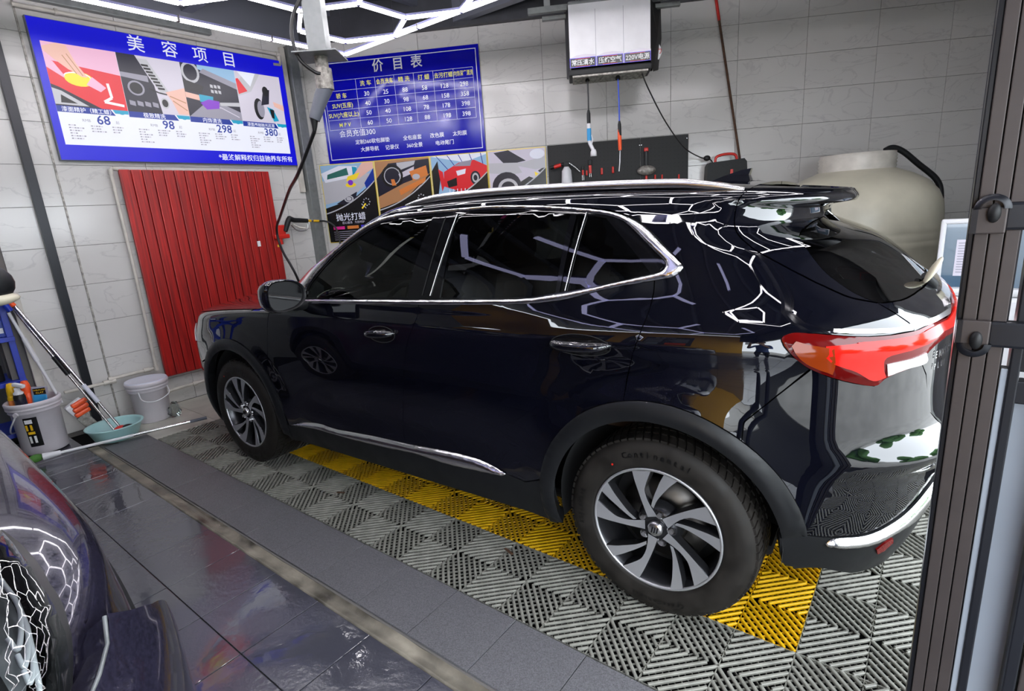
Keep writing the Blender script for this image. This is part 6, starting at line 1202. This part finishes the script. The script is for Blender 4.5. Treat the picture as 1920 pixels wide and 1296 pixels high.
MB().box((0, -.05, .10), (.10, .10, .14), bev=.015).build('clip', 'red_plastic', t); MB().box((0, -.06, .05), (.17, .09, .045), bev=.012).build('clip_flange', 'red_plastic', t); MB().cyl((-.02, -.06, -.03), (-.02, -.06, .03), .035, n=16).build('clip_cup', 'red_plastic', t); MB().cyl((-.045, -.06, -.055), (-.045, -.06, -.03), .016, n=12).build('brass_plug', 'yellow_plastic', t)
t = wthing(LEFT, 'spray_gun', 'black trigger spray gun with brass fitting resting in the red clip', 'spray gun', 3.20, 1.50, .10)
MB().tube(bez([(-.02, 0, .0), (.03, 0, .10), (.06, 0, .135)], 4), [.022, .024, .026, .027, .027, .028, .028, .028, .03][:9], n=12).build('handle', 'black_plastic', t)
MB().tube([(.05, 0, .13), (.10, 0, .11), (.26, 0, .095)], [.03, .026, .022], n=12).build('gun_body', 'black_plastic', t)
MB().tube(bez([(.06, 0, .06), (.12, 0, .0), (.22, 0, -.005), (.255, 0, .03), (.255, 0, .09)], 5), .006, n=8).build('trigger_guard', 'steel', t); MB().tube([(.08, 0, .07), (.15, 0, .03), (.23, 0, .015)], .010, n=8).build('trigger', 'cream_pipe', t)
MB().tube([(.26, 0, .095), (.40, 0, .085)], .012, n=12).build('brass_fitting', 'yellow_plastic', t); MB().cyl((.30, 0, .093), (.325, 0, .092), .018, n=6, smooth=False).build('brass_nut', 'steel', t)
MB().tube(bez([(.40, 0, .085), (.47, -.0, .08), (.53, -.03, .05), (.57, -.06, -.02), (.58, -.08, -.2), (.56, -.08, -.6)], 8), .010, n=8).build('whip_hose', 'black_hose', t)

# --- red panel radiator
t = wthing(LEFT, 'panel_radiator', 'tall red slatted panel radiator on the left wall below the light box', 'radiator', 1.79, .27, .0)
xr = [0, .092, .177, .259, .346, .433, .520, .602, .681, .765, .845, .930, 1.015, 1.091, 1.177, 1.255, 1.335]
MB().box((.667, -.030, .93), (1.30, .02, 1.72)).build('back_plate', 'ink_black', t)
for k in range(16):
    a_, b_ = xr[k], xr[k + 1]; MB().box(((a_ + b_) / 2, -.055, .925), (b_ - a_ - .006, .030, 1.83), bev=.006).build('panel', 'red_panel', t)
for z in (.03, 1.775): MB().box((.667, -.036, z), (1.31, .035, .05), bev=.006).build('header', 'red_panel', t)
MB().rect(1.08, 1.10, 1.115, 1.155, -.0712).build('white_tag', 'print_white', t)
# --- pipes on the left wall
def pipe(name, label, cat, x, z, off, segs, r, mt='cream_pipe', fit=()):
    e = wthing(LEFT, name, label, cat, x, z, off)
    for sg in segs: MB().tube(sg, r, n=12).build('pipe', mt, e)
    for f in fit: MB().cyl(f[0], f[1], r * 1.45, n=14).build('fitting', mt, e)
    return e
pipe('feed_pipe', 'white pipe dropping beside the red radiator to the elbow above the bucket', 'pipe', 1.74, .38, .05, [bez([(.06, 0, 1.735), (.02, 0, 1.74), (0, 0, 1.72), (0, 0, 1.6)], 4), [(0, 0, 1.6), (.004, 0, .8), (-.006, 0, .0)]], .013, fit=[((.02, 0, 1.74), (.055, 0, 1.735)), ((0, 0, 1.69), (0, 0, 1.73)), ((-.006, 0, .24), (-.006, 0, .27)), ((-.006, 0, -.02), (-.006, 0, .03))])
pipe('low_pipe', 'white pipe running level across the black channel near the floor', 'pipe', 1.05, .36, .06, [[(0, 0, 0), (.33, 0, -.003)], [(.31, -.0, .02), (.66, 0, .025)]], .014, fit=[((.27, 0, 0), (.36, 0, 0)), ((.31, 0, .02), (.34, 0, .02)), ((.58, 0, .025), (.63, 0, .025))])
pipe('drain_pipe', 'white pipe low on the left wall under the red radiator', 'pipe', 1.70, .15, .06, [[(0, 0, -.02), (.12, 0, -.005), (1.0, 0, .02)]], .015, fit=[((.30, 0, 0), (.34, 0, 0))])
pipe('ceiling_pipe', 'long white pipe above the light box turning down at the corner', 'pipe', 1.37, 3.265, .04, [[(0, 0, 0), (2.09, 0, .0)], [(2.09, 0, .0), (2.09, 0, -.10)], [(2.09, 0, -.10), (2.01, 0, -.105)]], .017, fit=[((2.06, 0, 0), (2.10, 0, 0)), ((.25, 0, 0), (.27, 0, 0)), ((.98, 0, 0), (1.0, 0, 0))])
t = wthing(LEFT, 'cable_trunking', 'flat grey trunking above the long white pipe', 'trunking', 1.40, 3.325, .0); MB().box((.70, -.03, .02), (1.40, .06, .05), bev=.004).build('duct', 'galvanised', t)
t = wthing(LEFT, 'black_channel', 'straight black steel channel up the left wall beside the mop poles', 'channel', 1.219, 0, 0); MB().box((0, -.02, 1.69), (.062, .04, 3.38), bev=.003).build('channel', 'dark_aluminium', t)
t = wthing(LEFT, 'joint_strip', 'thin grey joint strip up the left wall right of the black channel', 'strip', 1.385, 0, 0); MB().box((0, -.005, 1.68), (.012, .010, 3.36)).build('strip', 'worn_steel', t)
t = wthing(LEFT, 'corner_duct', 'square pale steel duct in the corner between the two signs', 'duct', 3.60, 0, 0); MB().box((0, -.045, 1.68), (.10, .09, 3.36), bev=.004).build('duct', 'galvanised', t)
t = wthing(LEFT, 'corner_duct', 'slimmer pale duct just left of the square corner duct', 'duct', 3.51, 1.9, 0); MB().box((0, -.02, .72), (.05, .04, 1.44), bev=.004).build('duct', 'cream_pipe', t)

# --- buckets, basin, poles, rack at the left
def bucket(name, label, x, y, r0, r1, h, rot):
    e = thing(name, label, 'bucket', (x, y, 0), rot)
    MB().lathe([(0, .0), (r0, .0), (r0 + .004, .006), (r1 - .010, h - .09), (r1 - .002, h - .085), (r1 + .004, h - .075), (r1 - .002, h - .062), (r1 + .010, h - .055), (r1 + .012, h - .045), (r1 + .004, h - .04), (r1 + .012, h - .035), (r1 + .015, h - .008), (r1 + .009, h), (r1 - .002, h - .002), (r1 - .008, h - .02), (r0 - .002, .02), (0, .02)], n=48).build('shell', 'bucket_white', e)
    return e
t = bucket('white_bucket', 'white lidless bucket with black label, full of spray bottles, at the far left', -5.35, .825, .138, .157, .41, -.9)
MB().tube(bez([(.165, 0, .335), (.16, -.075, .23), (.06, -.165, .16), (-.06, -.17, .16), (-.155, -.08, .24), (-.165, 0, .335)], 8), .0055, n=8).build('handle', 'white_plastic', t)
for x in (-.168, .168): MB().cyl((x * .97, 0, .335), (x * 1.04, 0, .335), .018, n=12).build('handle_boss', 'bucket_white', t)
lb = MB(); vs = []; 
for k in range(9):
    a_ = .15 + .55 * k / 8
    for z, rr in ((.07, .1455), (.30, .1535)): vs.append((rr * math.cos(a_), rr * math.sin(a_), z))
lb.add(vs, [(2 * k, 2 * k + 2, 2 * k + 3, 2 * k + 1) for k in range(8)], 0, True)
for j, (z0, z1, a0_, a1_, m_) in enumerate(((.255, .285, .2, .5, 1), (.20, .245, .18, .55, 2), (.17, .19, .22, .5, 2), (.10, .155, .2, .6, 1))):
    vs = []
    for k in range(5):
        a_ = a0_ + (a1_ - a0_) * k / 4
        for z in (z0, z1): rr = .1445 + (z - .05) * .037 + .0025; vs.append((rr * math.cos(a_), rr * math.sin(a_), z))
    lb.add(vs, [(2 * k, 2 * k + 2, 2 * k + 3, 2 * k + 1) for k in range(0, 4, 1 + (j % 2))], m_, True)
lb.build('label', ['ink_black', 'print_white', 'yellow_plastic'], t)
def bottle(label, x, y, z, rot, body, cap, kind, mtc='print_white'):
    e = thing('spray_bottle', label, 'bottle', (x, y, z), rot)
    MB().lathe([(0, 0), (.034, 0), (.036, .01), (.036, .135), (.030, .155), (.014, .165)], n=20).build('bottle_body', body, e)
    MB().lathe([(.0365, .03), (.0365, .12)], n=20).build('label', mtc, e)
    if kind == 'pump':
        MB().lathe([(.030, .150), (.032, .165), (.018, .18), (.018, .205), (0, .207)], n=16).build('collar', cap, e); MB().box((.02, 0, .222), (.085, .03, .03), rot=ry(.25), bev=.01).build('pump_head', cap, e)
    else: MB().lathe([(.030, .150), (.033, .16), (.028, .215), (.020, .245), (0, .25)], n=16).build('cap', cap, e)
    return e
bottle('black spray bottle with white foam pump head in the white bucket', -5.33, .755, .315, .6, 'board_black', 'white_plastic', 'pump', 'ink_dark')
bottle('orange-red tapered bottle in the white bucket behind the pump bottle', -5.40, .815, .30, 0, 'orange_plastic', 'orange_plastic', 'cone', 'orange_plastic')
bottle('yellow bottle at the left rim of the white bucket', -5.42, .735, .30, 0, 'yellow_plastic', 'yellow_plastic', 'cone', 'ink_orange')
bottle('dark bottle behind the others in the white bucket', -5.45, .80, .27, 0, 'board_black', 'black_plastic', 'cone', 'ink_tan')
t = thing('clay_box', 'flat blue and grey box with a yellow lettered label in the white bucket', 'box', (-5.345, .875, .375), R(60))
MB().box((0, 0, .05), (.10, .028, .13), bev=.012, rot=ry(.12)).build('box_body', 'ink_grey', t); MB().box((.0, -.006, .02), (.085, .024, .07), rot=ry(.12), bev=.008).build('blue_front', 'blue_foam', t)
b = MB().rect(-.03, .055, .045, .105, -.0155, 0).text('THROUGH', .016, .008, .086, -.016, 1, bold=.01).text('CLAY', .020, .008, .064, -.016, 1, bold=.01); b.build('label', ['ink_black', 'yellow_plastic'], t)
t = bucket('white_bucket', 'white bucket with lid and wire handle below the red radiator', -5.27, 1.56, .128, .147, .355, .2)
MB().lathe([(.158, .352), (.155, .362), (.145, .358), (.10, .352), (0, .352)], n=40).build('lid', 'lilac_plastic', t)
MB().tube(bez([(.08, -.125, .285), (.13, -.13, .22), (.19, -.06, .20), (.18, .06, .23), (.11, .10, .285)], 8), .0045, n=8).build('handle', 'white_plastic', t)
bag = thing('plastic_bag', 'crumpled clear plastic bag against the lidded white bucket', 'bag', (-5.14, 1.68, 0), 0)
b = MB(); b.ell((0, 0, .06), (.045, .05, .07), n=14, m=9); random.seed(3); b.v = [(x + random.uniform(-.012, .012), y + random.uniform(-.012, .012), max(.001, z + random.uniform(-.012, .012))) for x, y, z in b.v]; b.build('bag_film', 'clear_glass', bag)
t = thing('wash_basin', 'aqua plastic basin holding the mop heads below the black channel', 'basin', (-5.06, 1.215, 0), 0)
MB().lathe([(0, .002), (.135, .002), (.150, .02), (.182, .10), (.196, .112), (.198, .118), (.184, .120), (.176, .108), (.140, .018), (0, .014)], n=56).build('basin', 'aqua_plastic', t)
MB().ell((0, 0, .03), (.13, .13, .012), n=30).build('water', 'pale_window', t)
for (x, y, c, lab) in ((-5.02, 1.24, 'red_plastic', 'red cleaning cloth lying in the aqua basin'), (-5.0, 1.28, 'board_black', 'black sponge cloth lying in the aqua basin')):
    o = MB().ell((0, 0, 0), (.04, .05, .03), n=14, m=8).build('cleaning_cloth', c, None, (x, y, .07)); tag(o, lab, 'cloth')
def pole(name, label, p, q, parts):
    p = Vector(p); q = Vector(q); e = thing(name, label, 'pole', tuple(p)); d = q - p
    for (a_, b_, r_, m_, nm) in parts: MB().tube([d * a_, d * b_], r_, n=12).build(nm, m_, e)
    return e
pole('mop_pole', 'chrome telescopic mop pole standing in the basin, right of the pair', (-5.03, 1.245, .07), (-5.47, .885, 1.14), [(0, .30, .010, 'steel', 'lower_tube'), (.22, .36, .016, 'lilac_plastic', 'grip'), (.34, 1, .013, 'steel', 'upper_tube')])
pole('mop_pole', 'chrome mop pole with black clamp standing in the basin, left of the pair', (-5.05, 1.205, .06), (-5.49, .88, 1.12), [(0, .48, .009, 'steel', 'lower_tube'), (.46, .60, .017, 'black_plastic', 'clamp'), (.58, 1, .013, 'steel', 'upper_tube')])
t = pole('squeegee', 'white squeegee pole leaning by the rack with an orange and white head', (-5.30, 1.04, .03), (-5.50, .86, 1.06), [(.28, 1, .011, 'white_plastic', 'shaft'), (.62, .80, .016, 'white_plastic', 'grip')])
MB().box((.02, .015, .245), (.06, .13, .10), rot=rx(.5), bev=.02).build('head_shell', 'white_plastic', t)
for k in range(3): MB().box((.055, .03 + .004 * k, .28 - .04 * k), (.04, .11, .035), rot=rx(.35), bev=.012).build('orange_pad', 'orange_plastic', t)
MB().box((.02, .07, .09), (.02, .08, .17), rot=rx(.45)).build('blade', 'worn_steel', t)
t = thing('long_wand', 'long chrome and white wand lying on the floor in front of the basin', 'wand', (-5.02, .74, .040)); d = Vector((.30, .98, .0)); 
MB().tube([d * 0, d * .10], [.026, .018], n=12).build('end_sleeve', 'white_plastic', t); MB().tube([d * .09, d * .55], .011, n=12).build('white_tube', 'white_plastic', t); MB().tube([d * .54, d * .93], .0125, n=12).build('chrome_tube', 'steel', t); MB().tube([d * .92, d * 1.04], .0135, n=12).build('grip', 'grey_tape', t); MB().ell(d * -.04, (.03, .045, .03)).build('green_collar', 'leaf_green' if 'leaf_green' in MATS else 'leaf', t)
t = thing('storage_rack', 'blue steel rack with black bottles at the far left', 'rack', (-5.73, .595, 0))
for x in (-.18, .18):
    for y in (-.26, .24): MB().box((x, y, .60), (.04, .04, 1.2), bev=.003).build('upright', 'blue_paint', t)
for z in (.12, .52, .86): MB().box((0, -.01, z), (.44, .54, .035), bev=.003).build('rack_shelf', 'blue_paint', t)
bx = thing('carton', 'blue carton with white lettering on the rack', 'box', (-5.66, .72, .878)); MB().box((0, 0, .07), (.20, .22, .14), bev=.004).build('box_body', 'ink_navy', bx); MB(). add([(.1015, -.09, .03), (.1015, .09, .03), (.1015, .09, .07), (.1015, -.09, .07)], [(0, 1, 2, 3)]).build('label', 'print_white', bx)
for k, (y, c) in enumerate(((.45, 'board_black'), (.56, 'ivory_glaze'), (.70, 'board_black'))):
    e = thing('jug', ['black jug on the middle shelf of the rack', 'ivory jug on the middle shelf of the rack', 'black jug by the right upright of the rack'][k], 'jug', (-5.62, y, .538)); MB().lathe([(0, 0), (.045, 0), (.048, .01), (.048, .12), (.02, .16), (.018, .19), (0, .19)], n=18).build('jug_body', c, e); MB().tube(bez([(.03, 0, .14), (.06, 0, .15), (.06, 0, .08), (.045, 0, .05)], 5), .006, n=8).build('handle', c, e)
e = wthing(LEFT, 'broom', 'orange and blue handled broom leaning by the chipped door trim', 'broom', .80, 1.13, .12); MB().tube([(0, 0, .26), (.03, 0, .1), (.09, 0, -.02)], [.012, .018, .02], n=10).build('orange_handle', 'orange_plastic', e); MB().tube([(-.03, -.03, .26), (.02, -.03, .05), (.06, -.03, -.05)], [.016, .022, .02], n=10).build('blue_handle', 'blue_paint', e)

# --- folded aluminium door at the right, close by
t = thing('folding_door', 'brown aluminium folding door standing open close on the right', 'door', (.055, 1.50, 0), 0)
for k, (a_, b_) in enumerate(((.008, .030), (.032, .054), (.056, .078))): MB().box(((a_ + b_) / 2, 0, 1.4), (b_ - a_, .05, 2.8), bev=.0015).build('stile', 'brown_aluminium', t)
MB().box((.003, .012, 1.4), (.010, .06, 2.8), bev=.002).build('rubber_seal', 'dark_aluminium', t); MB().box((.045, .020, 1.4), (.075, .045, 2.79)).build('stile_core', 'dark_aluminium', t)
MB().box((.088, .004, .58), (.012, .03, 1.16), bev=.002).build('glazing_bead', 'pale_window', t)
MB().box((.103, .010, 1.4), (.018, .05, 2.8), bev=.003).build('inner_stile', 'dark_aluminium', t)
MB().box((.140, .02, .54), (.056, .012, 1.08)).build('lower_pane', 'pale_window', t); MB().box((.14, .02, 1.95), (.056, .012, 1.6)).build('upper_pane', 'dark_aluminium', t)  # pale reflection in the glass is put into the lower pane's colour
MB().box((.135, .008, 1.11), (.07, .035, .05), bev=.003).build('mid_rail', 'dark_aluminium', t)
for k in range(5): MB().box((.180 + .026 * k, .0 + .004 * (k % 2), 1.4), (.022, .06, 2.8), bev=.003).build('outer_stile', 'brown_aluminium' if k in (1, 3) else 'dark_aluminium', t)
for z, up in ((1.475, 1), (1.235, -1)):
    h_ = MB().box((.030, -.034, z - .005 * up), (.048, .014, .052), bev=.003).build('hinge_plate', 'brown_aluminium', t)
    b = MB().lathe([(.017, 0), (.029, 0), (.029, .012), (.017, .012)], c=(.030, -.045, z + .018 * up), n=20, axis='y', a0=0 if up > 0 else PI, a1=PI if up > 0 else 2 * PI); b.box((.004, -.034, z - .005 * up), (.010, .018, .05)); b.build('hinge_arch', 'dark_aluminium', h_)
    MB().ell((.033, -.046, z + .010 * up), (.011, .010, .019)).build('hinge_knob', 'board_black', h_); MB().box((.105, -.02, z + .002), (.11, .03, .055), bev=.006).build('hinge_arm', 'dark_aluminium', h_)
MB().cyl((.150, -.035, 1.27), (.150, -.035, 1.44), .007, n=10).build('hinge_pin', 'steel', t)

# --- outside: hedge, kerb and a pale facade that the paint mirrors
for i, (x, y, h_) in enumerate(((6.5, -5.0, 1.9), (7.5, -1.5, 2.4), (7.0, 2.5, 2.0), (8.5, 6.5, 2.6))):
    e = thing('street_bush', ['bush outside beyond the door, reflected low in the bumper', 'taller bush outside facing the open side', 'rounded bush outside beyond the car tail', 'far bush outside past the washing machine'][i], 'bush', (x, y, -.05)); b = MB(); random.seed(20 + i)
    for k in range(9): b.ell((random.uniform(-.8, .8), random.uniform(-.9, .9), .35 + random.uniform(0, h_ - .8)), (random.uniform(.45, .8),) * 2 + (random.uniform(.4, .7),), n=12, m=8)
    b.v = [(x_ + random.uniform(-.06, .06), y_ + random.uniform(-.06, .06), max(0, z_ + random.uniform(-.06, .06))) for x_, y_, z_ in b.v]; q = b.build('foliage', 'leaf', e); q['kind'] = 'stuff'
# ------------------------------------------------------------ the person taking the picture, seen only mirrored in the paint
def person(loc, rot):
    e = thing('person', 'person in a blue shirt and dark trousers standing outside the frame, holding up a phone', 'person', loc, rot)
    J = []; E = []; Rr = []
    def j(p, r, par=None):
        J.append(p); Rr.append(r)
        if par is not None: E.append((par, len(J) - 1))
        return len(J) - 1
    pel = j((0, 0, .95), (.155, .11)); sp = j((0, -.01, 1.12), (.140, .10), pel); ch = j((0, 0, 1.33), (.165, .115), sp); nk = j((0, .005, 1.475), (.062, .062), ch)
    hb = j((0, .02, 1.56), (.062, .072), nk); hm = j((0, .028, 1.635), (.078, .094), hb); ht = j((0, .02, 1.70), (.062, .075), hm)
    for s in (-1, 1):
        sh = j((s * .165, 0, 1.40), (.065, .065), ch); ua = j((s * .225, .07, 1.29), (.050, .050), sh); el = j((s * .255, .15, 1.19), (.042, .042), ua)
        fa = j((s * .17, .30, 1.34), (.037, .037), el); wr = j((s * .095, .415, 1.47), (.026, .026), fa); pa = j((s * .078, .455, 1.515), (.034, .018), wr)
        hp = j((s * .095, 0, .88), (.095, .10), pel); th = j((s * .105, .01, .68), (.080, .085), hp); kn = j((s * .11, .02, .49), (.058, .060), th); cf = j((s * .115, -.01, .32), (.052, .056), kn); an = j((s * .12, -.02, .10), (.038, .042), cf)
        hl_ = j((s * .12, -.03, .045), (.040, .045), an); to = j((s * .135, .16, .035), (.042, .028), hl_)
        for k in range(4):
            f0 = j((s * (.080 - .002 * k), .470 + .002 * k, 1.535 - .020 * k), (.011, .011), pa); L = (.045, .05, .047, .038)[k]
            f1 = j((s * (.080 - .012), .470 + L * .6, 1.540 - .021 * k), (.0095, .0095), f0); j((s * (.080 - .012 - L * .6), .472 + L * .8, 1.538 - .021 * k), (.008, .008), f1)
        t0 = j((s * .066, .435, 1.530), (.012, .012), pa); t1 = j((s * .05, .445, 1.55), (.010, .010), t0); j((s * .030, .455, 1.558), (.009, .009), t1)
    me = bpy.data.meshes.new('sk'); me.from_pydata(J, E, []); o = bpy.data.objects.new('sk', me); COL.objects.link(o)
    m = o.modifiers.new('s', 'SKIN'); m.use_smooth_shade = True; o.modifiers.new('d', 'SUBSURF').levels = 1
    for i, sv in enumerate(me.skin_vertices[0].data): sv.radius = Rr[i]; sv.use_root = (i == 0)
    bpy.context.view_layer.update(); dg = bpy.context.evaluated_depsgraph_get(); bm_ = bpy.data.meshes.new_from_object(o.evaluated_get(dg))
    COL.objects.unlink(o); bpy.data.objects.remove(o)
    for n in ('skin', 'shirt_blue', 'trousers', 'black_plastic'): bm_.materials.append(M(n))
    for p in bm_.polygons:
        c = p.center; r_ = math.hypot(c.x, c.y)
        p.material_index = 3 if c.z < .085 else 2 if c.z < .96 else 0 if (c.z > 1.475 and abs(c.x) < .1 and c.y < .15) or c.y > .24 else 1; p.use_smooth = True
    b = bpy.data.objects.new('body', bm_); COL.objects.link(b); b.parent = e
    MB().ell((0, .008, 1.675), (.088, .100, .085)).build('hair', 'board_black', e)
    for s in (-1, 1):
        MB().ell((s * .032, .112, 1.638), (.013, .008, .008)).build('eye', 'board_black', e); MB().ell((s * .083, .02, 1.625), (.010, .020, .032)).build('ear', 'skin', e)
    MB().ell((0, .122, 1.612), (.014, .020, .022)).build('nose', 'skin', e); MB().ell((0, .110, 1.578), (.024, .010, .006)).build('mouth', 'rusty', e)
    ph = thing('phone', 'black phone held up in both hands by the person outside the frame', 'phone', tuple(Matrix.Translation(loc) @ Matrix.Rotation(rot, 4, 'Z') @ Vector((0, .50, 1.525))), rot)
    MB().box((0, 0, 0), (.150, .009, .072), bev=.004).build('phone_body', 'black_gloss', ph); MB().box((0, -.005, 0), (.14, .001, .064)).build('phone_screen', 'pale_window', ph)
_d = Vector((-.62, .785, 0)).normalized()
person(tuple(-_d * .58), math.atan2(_d.y, _d.x) - PI / 2)
